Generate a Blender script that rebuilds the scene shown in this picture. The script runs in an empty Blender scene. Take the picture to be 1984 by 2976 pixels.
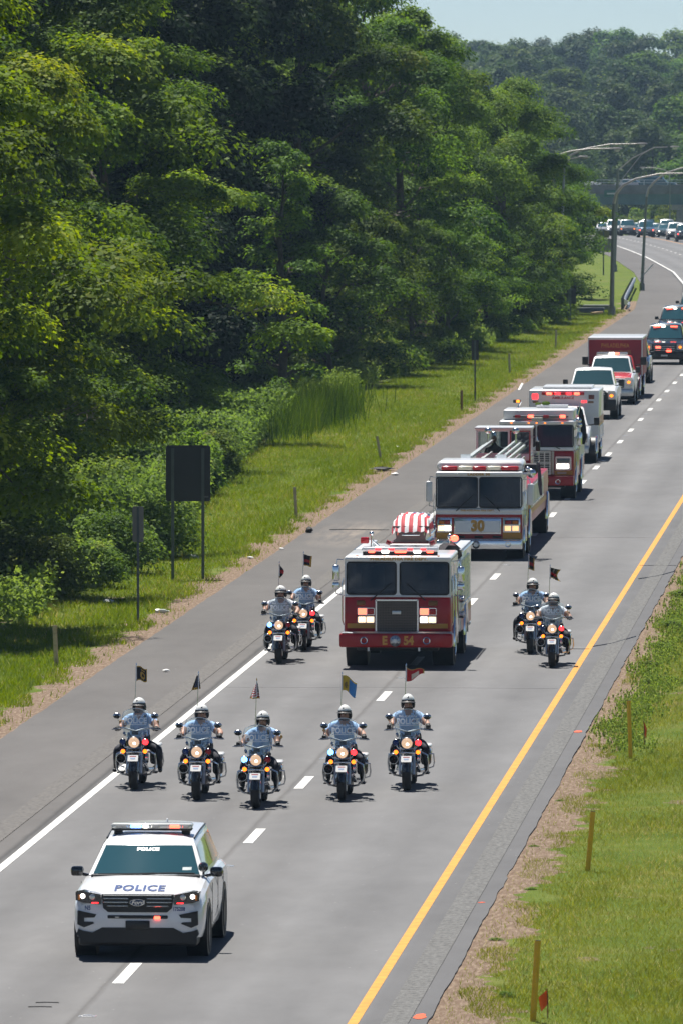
import bpy, bmesh, math, random
import numpy as np
from mathutils import Vector, Matrix
R = math.radians
SC = bpy.context.scene
COL = SC.collection
rnd = random.Random(11)
NP = np.random.default_rng(5)

# ------------------------------------------------------------------ camera
cam_d = bpy.data.cameras.new('camera')
cam = bpy.data.objects.new('camera', cam_d)
COL.objects.link(cam)
cam.location = (0.0, 0.0, 12.3)
cam_d.sensor_fit = 'VERTICAL'
cam_d.sensor_height = 36.0
cam_d.lens = 26040.0 / 2976.0 * 36.0
cam_d.clip_start = 5.0
cam_d.clip_end = 9000.0
cam.rotation_euler = (R(90 - 2.555), 0.0, R(3.7206))
cam_d.dof.use_dof = True
cam_d.dof.focus_distance = 175.0
cam_d.dof.aperture_fstop = 12.0
SC.camera = cam

# ------------------------------------------------------------------ world, sun, exposure
SUN_TRAVEL = Vector((0.145, -0.38, -1.0)).normalized()
SUN_EL = math.asin(-SUN_TRAVEL.z)
SUN_AZ = math.atan2(-SUN_TRAVEL.x, -SUN_TRAVEL.y)      # from +Y towards +X
w = bpy.data.worlds.new('World')
SC.world = w
w.use_nodes = True
wn = w.node_tree
wn.nodes.clear()
w_out = wn.nodes.new('ShaderNodeOutputWorld')
w_bg = wn.nodes.new('ShaderNodeBackground')
w_sky = wn.nodes.new('ShaderNodeTexSky')
w_sky.sky_type = 'NISHITA'
w_sky.sun_disc = False
w_sky.sun_elevation = SUN_EL
w_sky.sun_rotation = SUN_AZ
w_sky.air_density = 0.5
w_sky.dust_density = 0.0
w_sky.ozone_density = 1.5
w_bg.inputs['Strength'].default_value = 0.055
wn.links.new(w_sky.outputs[0], w_bg.inputs['Color'])
wn.links.new(w_bg.outputs[0], w_out.inputs['Surface'])
sun_d = bpy.data.lights.new('sun', 'SUN')
sun_d.energy = 5.0
sun_d.angle = R(0.53)
sun_d.color = (1.0, 0.955, 0.89)
sun = bpy.data.objects.new('sun', sun_d)
COL.objects.link(sun)
sun.rotation_euler = SUN_TRAVEL.to_track_quat('-Z', 'Y').to_euler()
sun.location = (0, 200, 200)
SC.view_settings.view_transform = 'Standard'
SC.view_settings.look = 'None'
SC.view_settings.gamma = 1.0
SC.view_settings.use_curve_mapping = False
SC.view_settings.exposure = 0.70
SC.render.film_transparent = False
SC.cycles.max_bounces = 5
SC.cycles.diffuse_bounces = 2
SC.cycles.glossy_bounces = 3
SC.cycles.transmission_bounces = 3
SC.cycles.transparent_max_bounces = 12
SC.cycles.use_denoising = True
SC.cycles.use_adaptive_sampling = True
SC.cycles.adaptive_threshold = 0.02
SC.cycles.sample_clamp_indirect = 6.0

# ------------------------------------------------------------------ road and ground profile
def off(Y):            # sideways shift of the road where it curves away
    xs = (560, 638, 700, 791, 880, 960, 1040, 1130, 1250)
    ys = (0.0, -2.0, -4.6, -9.6, -15.0, -20.2, -25.6, -31.5, -40.0)
    return float(np.interp(Y, xs, ys))
def gz(Y):
    if Y < 560: return 0.0
    if Y < 1043: return -2.0 * ((Y - 560) / 483.0) ** 2
    if Y < 1130: return -2.0 - 0.0253 * (Y - 1043)
    return -4.2
def sstep(a, b, x):
    t = min(1.0, max(0.0, (x - a) / (b - a)))
    return t * t * (3 - 2 * t)
def gh(X, Y):          # height of the ground sheet
    u = X - off(Y)
    z = gz(Y) - 0.028
    z += 11.5 * sstep(1230, 2050, Y)
    if Y < 1180:
        z += 2.2 * sstep(-27, -60, u) * 1.0 + 1.0 * sstep(-2.5, 12, u)
        z -= 0.12 * math.exp(-((u + 20.6) / 1.2) ** 2)
    return z

# ------------------------------------------------------------------ mesh helpers
class MB:
    def __init__(s):
        s.v = []; s.f = []; s.m = []
    def add(s, vs, fs, mi=0):
        o = len(s.v)
        s.v.extend([tuple(p) for p in vs])
        for f in fs:
            s.f.append([i + o for i in f]); s.m.append(mi)
        return s
    def box(s, x0, x1, y0, y1, z0, z1, mi=0):
        return s.add([(x0,y0,z0),(x1,y0,z0),(x1,y1,z0),(x0,y1,z0),(x0,y0,z1),(x1,y0,z1),(x1,y1,z1),(x0,y1,z1)],
                     [(0,3,2,1),(4,5,6,7),(0,1,5,4),(1,2,6,5),(2,3,7,6),(3,0,4,7)], mi)
    def rbox(s, x0, x1, y0, y1, z0, z1, r=0.02, seg=2, mi=0):
        bm = bmesh.new()
        bmesh.ops.create_cube(bm, size=1.0)
        for v in bm.verts:
            v.co = (x0 + (v.co.x + .5) * (x1 - x0), y0 + (v.co.y + .5) * (y1 - y0), z0 + (v.co.z + .5) * (z1 - z0))
        r = min(r, .49 * min(x1 - x0, y1 - y0, z1 - z0))
        bmesh.ops.bevel(bm, geom=list(bm.edges), offset=r, segments=seg, affect='EDGES', profile=0.5)
        bm.verts.index_update()
        s.add([v.co[:] for v in bm.verts], [[v.index for v in f.verts] for f in bm.faces], mi)
        bm.free()
        return s
    def cyl(s, a, b, r0, r1=None, n=12, mi=0, cap=True):
        a = Vector(a); b = Vector(b); r1 = r0 if r1 is None else r1
        d = (b - a).normalized()
        t = Vector((0,0,1)) if abs(d.z) < .9 else Vector((1,0,0))
        e1 = d.cross(t).normalized(); e2 = d.cross(e1)
        vs = []
        for c, r in ((a, r0), (b, r1)):
            for i in range(n):
                q = 2 * math.pi * i / n
                vs.append(c + e1 * math.cos(q) * r + e2 * math.sin(q) * r)
        fs = [(i, (i + 1) % n, n + (i + 1) % n, n + i) for i in range(n)]
        if cap: fs += [tuple(range(n - 1, -1, -1)), tuple(range(n, 2 * n))]
        return s.add(vs, fs, mi)
    def tube(s, pts, r, n=6, mi=0, closed=False):
        pts = [Vector(p) for p in pts]
        m = len(pts)
        rs = r if isinstance(r, (list, tuple)) else [r] * m
        vs = []; prev = None
        for i, p in enumerate(pts):
            if closed: d = (pts[(i + 1) % m] - pts[i - 1]).normalized()
            else: d = (pts[min(i + 1, m - 1)] - pts[max(i - 1, 0)]).normalized()
            if prev is None:
                t = Vector((0,0,1)) if abs(d.z) < .9 else Vector((1,0,0))
                e1 = d.cross(t).normalized()
            else:
                e1 = (prev - d * prev.dot(d)).normalized()
            prev = e1; e2 = d.cross(e1)
            for k in range(n):
                q = 2 * math.pi * k / n
                vs.append(p + (e1 * math.cos(q) + e2 * math.sin(q)) * rs[i])
        fs = []
        for i in range(m if closed else m - 1):
            a = i * n; b = ((i + 1) % m) * n
            for k in range(n):
                fs.append((a + k, a + (k + 1) % n, b + (k + 1) % n, b + k))
        if not closed: fs += [tuple(range(n - 1, -1, -1)), tuple(range((m - 1) * n, m * n))]
        return s.add(vs, fs, mi)
    def prism(s, poly, lo, hi, axis='y', mi=0):
        n = len(poly)
        def P(p, t):
            return (p[0], t, p[1]) if axis == 'y' else ((t, p[0], p[1]) if axis == 'x' else (p[0], p[1], t))
        vs = [P(p, lo) for p in poly] + [P(p, hi) for p in poly]
        fs = [(i, (i + 1) % n, n + (i + 1) % n, n + i) for i in range(n)]
        fs += [tuple(range(n - 1, -1, -1)), tuple(range(n, 2 * n))]
        return s.add(vs, fs, mi)
    def sph(s, c, r, nu=12, nv=8, mi=0, lo=-1.0, hi=1.0):
        if not isinstance(r, (tuple, list)): r = (r, r, r)
        vs = []; fs = []
        a0 = math.asin(lo); a1 = math.asin(hi)
        for j in range(nv + 1):
            q = a0 + (a1 - a0) * j / nv
            for i in range(nu):
                p = 2 * math.pi * i / nu
                vs.append((c[0] + r[0] * math.cos(q) * math.cos(p), c[1] + r[1] * math.cos(q) * math.sin(p), c[2] + r[2] * math.sin(q)))
        for j in range(nv):
            for i in range(nu):
                fs.append((j * nu + i, j * nu + (i + 1) % nu, (j + 1) * nu + (i + 1) % nu, (j + 1) * nu + i))
        return s.add(vs, fs, mi)
    def loft(s, rings, mi=0, cap=True, closed=True):
        n = len(rings[0]); vs = [p for r in rings for p in r]; fs = []
        for j in range(len(rings) - 1):
            for i in range(n if closed else n - 1):
                fs.append((j * n + i, j * n + (i + 1) % n, (j + 1) * n + (i + 1) % n, (j + 1) * n + i))
        if cap: fs += [tuple(range(n - 1, -1, -1)), tuple(range((len(rings) - 1) * n, len(rings) * n))]
        return s.add(vs, fs, mi)
    def lathe(s, prof, c=(0,0,0), axis='x', n=20, mi=0):
        rings = []
        for (r, t) in prof:
            ring = []
            for i in range(n):
                q = 2 * math.pi * i / n; a = r * math.cos(q); b = r * math.sin(q)
                ring.append((c[0] + t, c[1] + a, c[2] + b) if axis == 'x' else ((c[0] + a, c[1] + t, c[2] + b) if axis == 'y' else (c[0] + a, c[1] + b, c[2] + t)))
            rings.append(ring)
        return s.loft(rings, mi, cap=False)
    def grid(s, P, mi=0):     # P[j][i] points
        n = len(P[0]); vs = [p for row in P for p in row]
        fs = [(j * n + i, j * n + i + 1, (j + 1) * n + i + 1, (j + 1) * n + i) for j in range(len(P) - 1) for i in range(n - 1)]
        return s.add(vs, fs, mi)
    def mesh(s, name, mats, smooth=None):
        me = bpy.data.meshes.new(name)
        me.from_pydata(s.v, [], s.f)
        mats = mats if isinstance(mats, (list, tuple)) else [mats]
        for m in mats: me.materials.append(m)
        if len(mats) > 1: me.polygons.foreach_set('material_index', s.m)
        bm = bmesh.new(); bm.from_mesh(me)
        bmesh.ops.recalc_face_normals(bm, faces=bm.faces)
        bm.to_mesh(me); bm.free()
        if smooth:
            me.shade_smooth()
            me.set_sharp_from_angle(angle=R(smooth))
        return me
    def build(s, name, mats, parent=None, smooth=35, loc=None):
        return link(name, s.mesh(name, mats, smooth), parent, loc)

def link(name, data, parent=None, loc=None):
    o = bpy.data.objects.new(name, data)
    COL.objects.link(o)
    if parent is not None: o.parent = parent
    if loc is not None: o.location = loc
    return o
def thing(name, label, cat, loc=(0,0,0), rz=0.0, group=None):
    o = link(name, None, None, loc)
    o.empty_display_size = 0.2
    o.rotation_euler = (0, 0, rz)
    return tag(o, label, cat, group)
def tag(o, label, cat, group=None):
    o['label'] = label; o['category'] = cat
    if group: o['group'] = group
    return o
def struct(o):
    o['kind'] = 'structure'; return o
def copy_tree(o, parent=None):
    c = o.copy(); COL.objects.link(c); c.parent = parent
    for ch in list(o.children): copy_tree(ch, c)
    return c
def rpoly(x0, x1, z0, z1, r=0.05, n=4):
    out = []
    for cx, cz, a in ((x1 - r, z1 - r, 0), (x0 + r, z1 - r, 90), (x0 + r, z0 + r, 180), (x1 - r, z0 + r, 270)):
        for i in range(n + 1):
            q = R(a + 90.0 * i / n)
            out.append((cx + r * math.cos(q), cz + r * math.sin(q)))
    return out
_DG = None
def text_mesh(body, size, mat, bold=0.0, extrude=0.002, shear=0.0, spacing=1.0, sx=1.0):
    cu = bpy.data.curves.new('lettering', 'FONT')
    cu.body = body; cu.size = size; cu.align_x = 'CENTER'; cu.align_y = 'CENTER'
    cu.extrude = extrude; cu.offset = bold; cu.shear = shear; cu.space_character = spacing
    cu.resolution_u = 3
    ob = bpy.data.objects.new('lettering', cu)
    COL.objects.link(ob)
    bpy.context.view_layer.update()
    me = bpy.data.meshes.new_from_object(ob.evaluated_get(bpy.context.evaluated_depsgraph_get()))
    bpy.data.objects.remove(ob); bpy.data.curves.remove(cu)
    me.materials.clear(); me.materials.append(mat)
    if sx != 1.0:
        me.transform(Matrix.Diagonal((sx, 1, 1, 1)))
    me.name = 'lettering'
    return me
def text(body, size, mat, parent, loc, rot=(R(90), 0, 0), name='lettering', **k):
    o = link(name, text_mesh(body, size, mat, **k), parent, loc)
    o.rotation_euler = rot
    return o

# ------------------------------------------------------------------ materials
MATS = {}
def mat(name, rgb, rough=0.5, metal=0.0, var=0.0, vscale=6.0, bump=0.0, bscale=60.0, emit=None, coat=0.0, rgb2=None, spec=0.5, transl=0.0):
    if name in MATS: return MATS[name]
    m = bpy.data.materials.new(name); m.use_nodes = True
    nt = m.node_tree; b = nt.nodes['Principled BSDF']
    b.inputs['Base Color'].default_value = (*rgb, 1)
    b.inputs['Roughness'].default_value = rough
    b.inputs['Metallic'].default_value = metal
    b.inputs['Specular IOR Level'].default_value = spec
    if coat:
        b.inputs['Coat Weight'].default_value = coat
        b.inputs['Coat Roughness'].default_value = 0.06
    if var or bump:
        tc = nt.nodes.new('ShaderNodeTexCoord')
    if var:
        nz = nt.nodes.new('ShaderNodeTexNoise'); nz.inputs['Scale'].default_value = vscale
        nz.inputs['Detail'].default_value = 5.0; nz.inputs['Roughness'].default_value = 0.65
        nt.links.new(tc.outputs['Object'], nz.inputs['Vector'])
        rp = nt.nodes.new('ShaderNodeValToRGB')
        c2 = rgb2 or tuple(max(0, c * (1 - var)) for c in rgb)
        c1 = rgb if rgb2 else tuple(min(1, c * (1 + var * .6)) for c in rgb)
        rp.color_ramp.elements[0].position = 0.32; rp.color_ramp.elements[1].position = 0.68
        rp.color_ramp.elements[0].color = (*c2, 1); rp.color_ramp.elements[1].color = (*c1, 1)
        nt.links.new(nz.outputs['Fac'], rp.inputs['Fac'])
        nt.links.new(rp.outputs['Color'], b.inputs['Base Color'])
    if bump:
        n2 = nt.nodes.new('ShaderNodeTexNoise'); n2.inputs['Scale'].default_value = bscale
        n2.inputs['Detail'].default_value = 4.0
        nt.links.new(tc.outputs['Object'], n2.inputs['Vector'])
        bp = nt.nodes.new('ShaderNodeBump'); bp.inputs['Strength'].default_value = bump; bp.inputs['Distance'].default_value = 0.02
        nt.links.new(n2.outputs['Fac'], bp.inputs['Height'])
        nt.links.new(bp.outputs['Normal'], b.inputs['Normal'])
    if emit:
        b.inputs['Emission Color'].default_value = (*emit[:3], 1)
        b.inputs['Emission Strength'].default_value = emit[3]
    MATS[name] = m
    return m

def leaf_mat(name, c_dark, c_light, c_alt, transl=0.35, spec=.07):
    m = bpy.data.materials.new(name); m.use_nodes = True
    nt = m.node_tree; N = nt.nodes; L = nt.links
    b = N['Principled BSDF']; out = N['Material Output']
    at = N.new('ShaderNodeAttribute'); at.attribute_name = 'leafvar'
    rp = N.new('ShaderNodeValToRGB')
    e = rp.color_ramp.elements
    e[0].position = 0.0; e[0].color = (*c_dark, 1); e[1].position = 0.8; e[1].color = (*c_light, 1)
    x = e.new(1.0); x.color = (*c_alt, 1)
    oi = N.new('ShaderNodeObjectInfo')
    hs = N.new('ShaderNodeHueSaturation')
    mr = N.new('ShaderNodeMapRange'); mr.inputs['To Min'].default_value = 0.74; mr.inputs['To Max'].default_value = 1.42
    mr2 = N.new('ShaderNodeMapRange'); mr2.inputs['To Min'].default_value = 0.485; mr2.inputs['To Max'].default_value = 0.512
    mu = N.new('ShaderNodeMath'); mu.operation = 'MULTIPLY'; mu.inputs[1].default_value = 7.31
    fr = N.new('ShaderNodeMath'); fr.operation = 'FRACT'
    L.new(oi.outputs['Random'], mr.inputs['Value']); L.new(oi.outputs['Random'], mu.inputs[0]); L.new(mu.outputs[0], fr.inputs[0]); L.new(fr.outputs[0], mr2.inputs['Value'])
    L.new(at.outputs['Fac'], rp.inputs['Fac']); L.new(rp.outputs['Color'], hs.inputs['Color'])
    L.new(mr.outputs[0], hs.inputs['Value']); L.new(mr2.outputs[0], hs.inputs['Hue'])
    L.new(hs.outputs['Color'], b.inputs['Base Color'])
    b.inputs['Roughness'].default_value = 0.55
    b.inputs['Specular IOR Level'].default_value = spec
    tr = N.new('ShaderNodeBsdfTranslucent')
    h2 = N.new('ShaderNodeHueSaturation'); h2.inputs['Hue'].default_value = 0.485; h2.inputs['Saturation'].default_value = 1.15; h2.inputs['Value'].default_value = 1.35
    L.new(hs.outputs['Color'], h2.inputs['Color']); L.new(h2.outputs['Color'], tr.inputs['Color'])
    mx = N.new('ShaderNodeMixShader'); mx.inputs['Fac'].default_value = transl
    L.new(b.outputs[0], mx.inputs[1]); L.new(tr.outputs[0], mx.inputs[2]); L.new(mx.outputs[0], out.inputs['Surface'])
    MATS[name] = m
    return m

def glass_mat(name, tint, alpha, rough=0.03):
    m = bpy.data.materials.new(name); m.use_nodes = True
    nt = m.node_tree; N = nt.nodes; L = nt.links
    out = N['Material Output']; b = N['Principled BSDF']
    b.inputs['Base Color'].default_value = (*tint, 1); b.inputs['Roughness'].default_value = rough
    tr = N.new('ShaderNodeBsdfTransparent'); tr.inputs['Color'].default_value = tuple(0.35 + .65 * c for c in (0.75, 0.88, 0.88)) + (1,)
    mx = N.new('ShaderNodeMixShader'); mx.inputs['Fac'].default_value = alpha
    L.new(tr.outputs[0], mx.inputs[1]); L.new(b.outputs[0], mx.inputs[2]); L.new(mx.outputs[0], out.inputs['Surface'])
    MATS[name] = m
    return m

CHROME = mat('chrome', (0.72, 0.74, 0.76), 0.16, 1.0)
STEEL = mat('brushed_steel', (0.52, 0.54, 0.55), 0.32, 0.9, var=.12, vscale=9)
ALU = mat('diamond_plate', (0.55, 0.57, 0.58), 0.42, 0.75, var=.15, vscale=14)
BLACK = mat('black_plastic', (0.012, 0.012, 0.013), 0.45, var=.3, vscale=8)
RUBBER = mat('rubber', (0.014, 0.014, 0.015), 0.75, var=.35, vscale=10)
GLOSSBLACK = mat('black_paint', (0.006, 0.007, 0.010), 0.12, coat=.6)
WHITE = mat('white_paint', (0.74, 0.75, 0.76), 0.28, coat=.5, var=.05, vscale=3)
RED = mat('fire_red_paint', (0.35, 0.009, 0.013), 0.3, coat=.15, var=.14, vscale=3, spec=.35)
YELLOW = mat('gold_stripe', (0.52, 0.25, 0.028), 0.4)
GOLD = mat('gold_leaf', (0.55, 0.30, 0.055), 0.42)
GREYPLAST = mat('grey_plastic', (0.10, 0.10, 0.105), 0.5)
DARKGLASS = mat('dark_glass', (0.010, 0.018, 0.026), 0.05, spec=.8)
SKYGLASS = mat('sky_toned_glass', (0.026, 0.085, 0.105), 0.04, spec=.9, coat=1.0)  # teal sky reflection put into the glass base colour
CLEARLAMP = mat('clear_lamp', (0.62, 0.62, 0.60), 0.1, 0.6)
REDLENS = mat('red_lens', (0.42, 0.012, 0.018), 0.15)
BLUELENS = mat('blue_lens', (0.010, 0.035, 0.16), 0.15)
AMBERLENS = mat('amber_lens', (0.55, 0.16, 0.01), 0.2)
REDLIT = mat('red_lit', (0.7, 0.02, 0.02), 0.3, emit=(1.0, 0.02, 0.025, 3.0))
REDHOT = mat('red_hot', (0.8, 0.2, 0.1), 0.3, emit=(1.0, 0.075, 0.04, 4.0))
BLUELIT = mat('blue_lit', (0.2, 0.4, 0.9), 0.3, emit=(0.11, 0.34, 1.0, 4.0))
AMBERLIT = mat('amber_lit', (0.9, 0.35, 0.02), 0.3, emit=(1.0, 0.17, 0.008, 2.2))
WARMLIT = mat('headlamp_lit', (0.9, 0.8, 0.6), 0.3, emit=(1.0, 0.66, 0.34, 1.5))
WHITELIT = mat('white_lit', (0.95, 0.95, 0.95), 0.3, emit=(1.0, 0.93, 0.82, 4.0))
GALV = mat('galvanised_steel', (0.33, 0.34, 0.34), 0.5, 0.5, var=.2, vscale=5)
# ------------------------------------------------------------------ ground
def ground_mat():
    m = bpy.data.materials.new('verge_ground'); m.use_nodes = True
    nt = m.node_tree; N = nt.nodes; L = nt.links; b = N['Principled BSDF']
    uv = N.new('ShaderNodeUVMap'); uv.uv_map = 'lane'
    sx = N.new('ShaderNodeSeparateXYZ'); L.new(uv.outputs[0], sx.inputs[0])
    def noise(scale, detail=5, vec=None):
        n = N.new('ShaderNodeTexNoise'); n.inputs['Scale'].default_value = scale; n.inputs['Detail'].default_value = detail
        n.inputs['Roughness'].default_value = .65
        L.new((vec or uv.outputs[0]), n.inputs['Vector']); return n
    def ramp(src, p0, c0, p1, c1, mid=None):
        r = N.new('ShaderNodeValToRGB'); e = r.color_ramp.elements
        e[0].position = p0; e[0].color = (*c0, 1); e[1].position = p1; e[1].color = (*c1, 1)
        if mid: x = e.new(mid[0]); x.color = (*mid[1], 1)
        L.new(src, r.inputs['Fac']); return r
    def mth(op, a, bb=None, clamp=False):
        n = N.new('ShaderNodeMath'); n.operation = op; n.use_clamp = clamp
        for i, q in enumerate((a, bb)):
            if q is None: continue
            if isinstance(q, (int, float)): n.inputs[i].default_value = q
            else: L.new(q, n.inputs[i])
        return n.outputs[0]
    g1 = noise(0.55, 6); g2 = noise(7.0, 5)
    grass = ramp(g1.outputs['Fac'], .3, (0.060, 0.105, 0.014), .72, (0.165, 0.165, 0.045), (.5, (0.10, 0.140, 0.022)))
    mp = N.new('ShaderNodeMapping'); mp.inputs['Scale'].default_value = (3.0, .5, 1); L.new(uv.outputs[0], mp.inputs['Vector'])
    g5 = noise(5.0, 7, mp.outputs[0])
    soil = ramp(g5.outputs['Fac'], .28, (0.13, 0.085, 0.06), .70, (0.32, 0.25, 0.185), (.5, (0.19, 0.138, 0.10)))
    n3 = noise(0.9, 4); n4 = noise(0.16, 3)
    # bare earth beside the pavement: distance from the edge broken up by noise
    wob = mth('MULTIPLY', mth('SUBTRACT', n3.outputs['Fac'], .5), 1.7)
    wob2 = mth('MULTIPLY', mth('SUBTRACT', n4.outputs['Fac'], .5), 2.2)
    u = mth('ADD', mth('ADD', sx.outputs['X'], wob), wob2)
    right = mth('MULTIPLY', mth('GREATER_THAN', sx.outputs['X'], -8.0), mth('LESS_THAN', u, -5.95))
    left = mth('MULTIPLY', mth('LESS_THAN', sx.outputs['X'], -16.0), mth('GREATER_THAN', u, -19.0))
    msk = mth('MULTIPLY', mth('MAXIMUM', right, left), mth('LESS_THAN', sx.outputs['Y'], 585))
    patch = mth('GREATER_THAN', noise(0.33, 6).outputs['Fac'], .635)
    msk2 = mth('MAXIMUM', msk, mth('MULTIPLY', patch, .75))
    mx = N.new('ShaderNodeMix'); mx.data_type = 'RGBA'
    L.new(msk2, mx.inputs['Factor']); L.new(grass.outputs[0], mx.inputs[6]); L.new(soil.outputs[0], mx.inputs[7])
    # leaf litter on the floor of the woods
    fl_ = mth('MULTIPLY', mth('SUBTRACT', -24.2, mth('ADD', sx.outputs['X'], wob)), .6, True)
    m3 = N.new('ShaderNodeMix'); m3.data_type = 'RGBA'
    litter = ramp(g2.outputs['Fac'], .3, (0.030, 0.024, 0.014), .7, (0.075, 0.060, 0.034))
    L.new(mth('MULTIPLY', fl_, mth('LESS_THAN', sx.outputs['Y'], 590)), m3.inputs['Factor']); L.new(mx.outputs[2], m3.inputs[6]); L.new(litter.outputs[0], m3.inputs[7])
    L.new(m3.outputs[2], b.inputs['Base Color'])
    b.inputs['Roughness'].default_value = 0.95; b.inputs['Specular IOR Level'].default_value = .1
    bp = N.new('ShaderNodeBump'); bp.inputs['Strength'].default_value = .8; bp.inputs['Distance'].default_value = .05
    L.new(noise(16, 6).outputs['Fac'], bp.inputs['Height']); L.new(bp.outputs[0], b.inputs['Normal'])
    return m

YS = list(range(-40, 100, 20)) + list(range(100, 560, 5)) + list(range(560, 1260, 10)) + list(range(1260, 2200, 40)) + [2300, 2500, 2900, 3600, 5000, 8000]
US = [-3000, -1500, -700, -350, -200, -130, -95, -75, -60, -50, -42, -36, -31, -27.5, -25, -23, -22, -21.3, -20.6, -20, -19.2, -18.4, -17.6, -6.9, -6.2, -5.4, -4.6, -3.6, -2, 0, 3, 7, 12, 18, 26, 40, 60, 90, 140, 250, 500, 1200, 3000]
gm = bpy.data.meshes.new('ground')
gv = []; guv = []
for Y in YS:
    o_ = off(Y)
    for u in US:
        X = u + o_
        z = gh(X, Y)
        if not (-17.7 < u < -6.8) and abs(u) < 90: z += NP.normal(0, .018)
        gv.append((X, Y, z)); guv.append((u, Y))
nu = len(US)
gf = [(j * nu + i, j * nu + i + 1, (j + 1) * nu + i + 1, (j + 1) * nu + i) for j in range(len(YS) - 1) for i in range(nu - 1)]
gm.from_pydata(gv, [], gf)
ul = gm.uv_layers.new(name='lane')
idx = np.zeros(len(gm.loops), dtype=np.int32); gm.loops.foreach_get('vertex_index', idx)
ul.data.foreach_set('uv', np.array(guv, dtype=np.float32)[idx].ravel())
gm.materials.append(ground_mat()); gm.shade_smooth()
ground = struct(link('ground', gm))

# ------------------------------------------------------------------ road
def road_mat():
    m = bpy.data.materials.new('asphalt'); m.use_nodes = True
    nt = m.node_tree; N = nt.nodes; L = nt.links; b = N['Principled BSDF']
    uv = N.new('ShaderNodeUVMap'); uv.uv_map = 'lane'
    sx = N.new('ShaderNodeSeparateXYZ'); L.new(uv.outputs[0], sx.inputs[0])
    def mth(op, a, bb=None, clamp=False):
        n = N.new('ShaderNodeMath'); n.operation = op; n.use_clamp = clamp
        for i, q in enumerate((a, bb)):
            if q is None: continue
            if isinstance(q, (int, float)): n.inputs[i].default_value = q
            else: L.new(q, n.inputs[i])
        return n.outputs[0]
    def noise(scale, sxy=(1, 1, 1), detail=5):
        mp = N.new('ShaderNodeMapping'); mp.inputs['Scale'].default_value = sxy
        L.new(uv.outputs[0], mp.inputs['Vector'])
        n = N.new('ShaderNodeTexNoise'); n.inputs['Scale'].default_value = scale; n.inputs['Detail'].default_value = detail
        n.inputs['Roughness'].default_value = .7
        L.new(mp.outputs[0], n.inputs['Vector']); return n.outputs['Fac']
    # lateral colour profile: left shoulder | lanes with wheel paths | right shoulder
    mr = N.new('ShaderNodeMapRange'); mr.inputs['From Min'].default_value = -18.6; mr.inputs['From Max'].default_value = -6.4
    L.new(mth('ADD', sx.outputs['X'], mth('MULTIPLY', mth('SUBTRACT', noise(.5), .5), .12)), mr.inputs['Value'])
    rp = N.new('ShaderNodeValToRGB'); e = rp.color_ramp.elements
    def pos(x): return (x + 18.6) / 12.2
    stops = [(-18.5, .100, .095, .091), (-15.25, .112, .106, .101), (-15.17, .05, .048, .047), (-15.1, .085, .083, .081), (-14.9, .155, .154, .154), (-14.1, .126, .125, .125), (-13.2, .158, .157, .157),
             (-12.3, .125, .124, .124), (-11.56, .162, .160, .158), (-11.49, .098, .095, .092), (-11.42, .155, .154, .153), (-10.5, .127, .126, .126), (-9.6, .160, .160, .161), (-8.6, .128, .128, .129), (-7.8, .150, .150, .151), (-7.5, .108, .108, .110), (-6.6, .102, .102, .104)]
    e[0].position = pos(stops[0][0]); e[0].color = (*stops[0][1:], 1)
    e[1].position = pos(stops[-1][0]); e[1].color = (*stops[-1][1:], 1)
    for st in stops[1:-1]:
        x = e.new(pos(st[0])); x.color = (*st[1:], 1)
    L.new(mr.outputs[0], rp.inputs['Fac'])
    fine = noise(60, (1, 1, 1), 3); mid = noise(1.6, (1, .25, 1)); big = noise(.22, (1, .35, 1), 4)
    f = mth('ADD', mth('ADD', mth('MULTIPLY', fine, .30), mth('MULTIPLY', mid, .28)), mth('MULTIPLY', big, .42))
    f = mth('ADD', mth('MULTIPLY', f, 1.45), .22)
    mulc = N.new('ShaderNodeVectorMath'); mulc.operation = 'SCALE'
    L.new(rp.outputs[0], mulc.inputs[0]); L.new(f, mulc.inputs['Scale'])
    # tan earth tracked over the left shoulder
    dx = mth('SUBTRACT', sx.outputs['X'], -16.7); dy = mth('SUBTRACT', sx.outputs['Y'], 261.0)
    q = mth('ADD', mth('MULTIPLY', mth('MULTIPLY', dx, dx), .55), mth('MULTIPLY', mth('MULTIPLY', dy, dy), .012))
    st = mth('MULTIPLY', mth('SUBTRACT', 1.0, q, True), mth('MULTIPLY', mth('SUBTRACT', noise(2.2, (1, .08, 1)), .42), 3.2, True))
    sm = N.new('ShaderNodeMix'); sm.data_type = 'RGBA'; sm.inputs[7].default_value = (.30, .25, .20, 1)
    L.new(mth('MULTIPLY', st, .75, True), sm.inputs['Factor']); L.new(mulc.outputs[0], sm.inputs[6])
    # scattered pale chips of aggregate
    vo = N.new('ShaderNodeTexVoronoi'); vo.inputs['Scale'].default_value = 2.2; L.new(uv.outputs[0], vo.inputs['Vector'])
    chip = mth('LESS_THAN', vo.outputs['Distance'], .035)
    cm = N.new('ShaderNodeMix'); cm.data_type = 'RGBA'; cm.inputs[7].default_value = (.42, .41, .39, 1)
    L.new(mth('MULTIPLY', chip, .8), cm.inputs['Factor']); L.new(sm.outputs[2], cm.inputs[6])
    L.new(cm.outputs[2], b.inputs['Base Color'])
    b.inputs['Roughness'].default_value = .82; b.inputs['Specular IOR Level'].default_value = .3
    bp = N.new('ShaderNodeBump'); bp.inputs['Strength'].default_value = .35; bp.inputs['Distance'].default_value = .01
    L.new(noise(45), bp.inputs['Height']); L.new(bp.outputs[0], b.inputs['Normal'])
    return m

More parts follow.
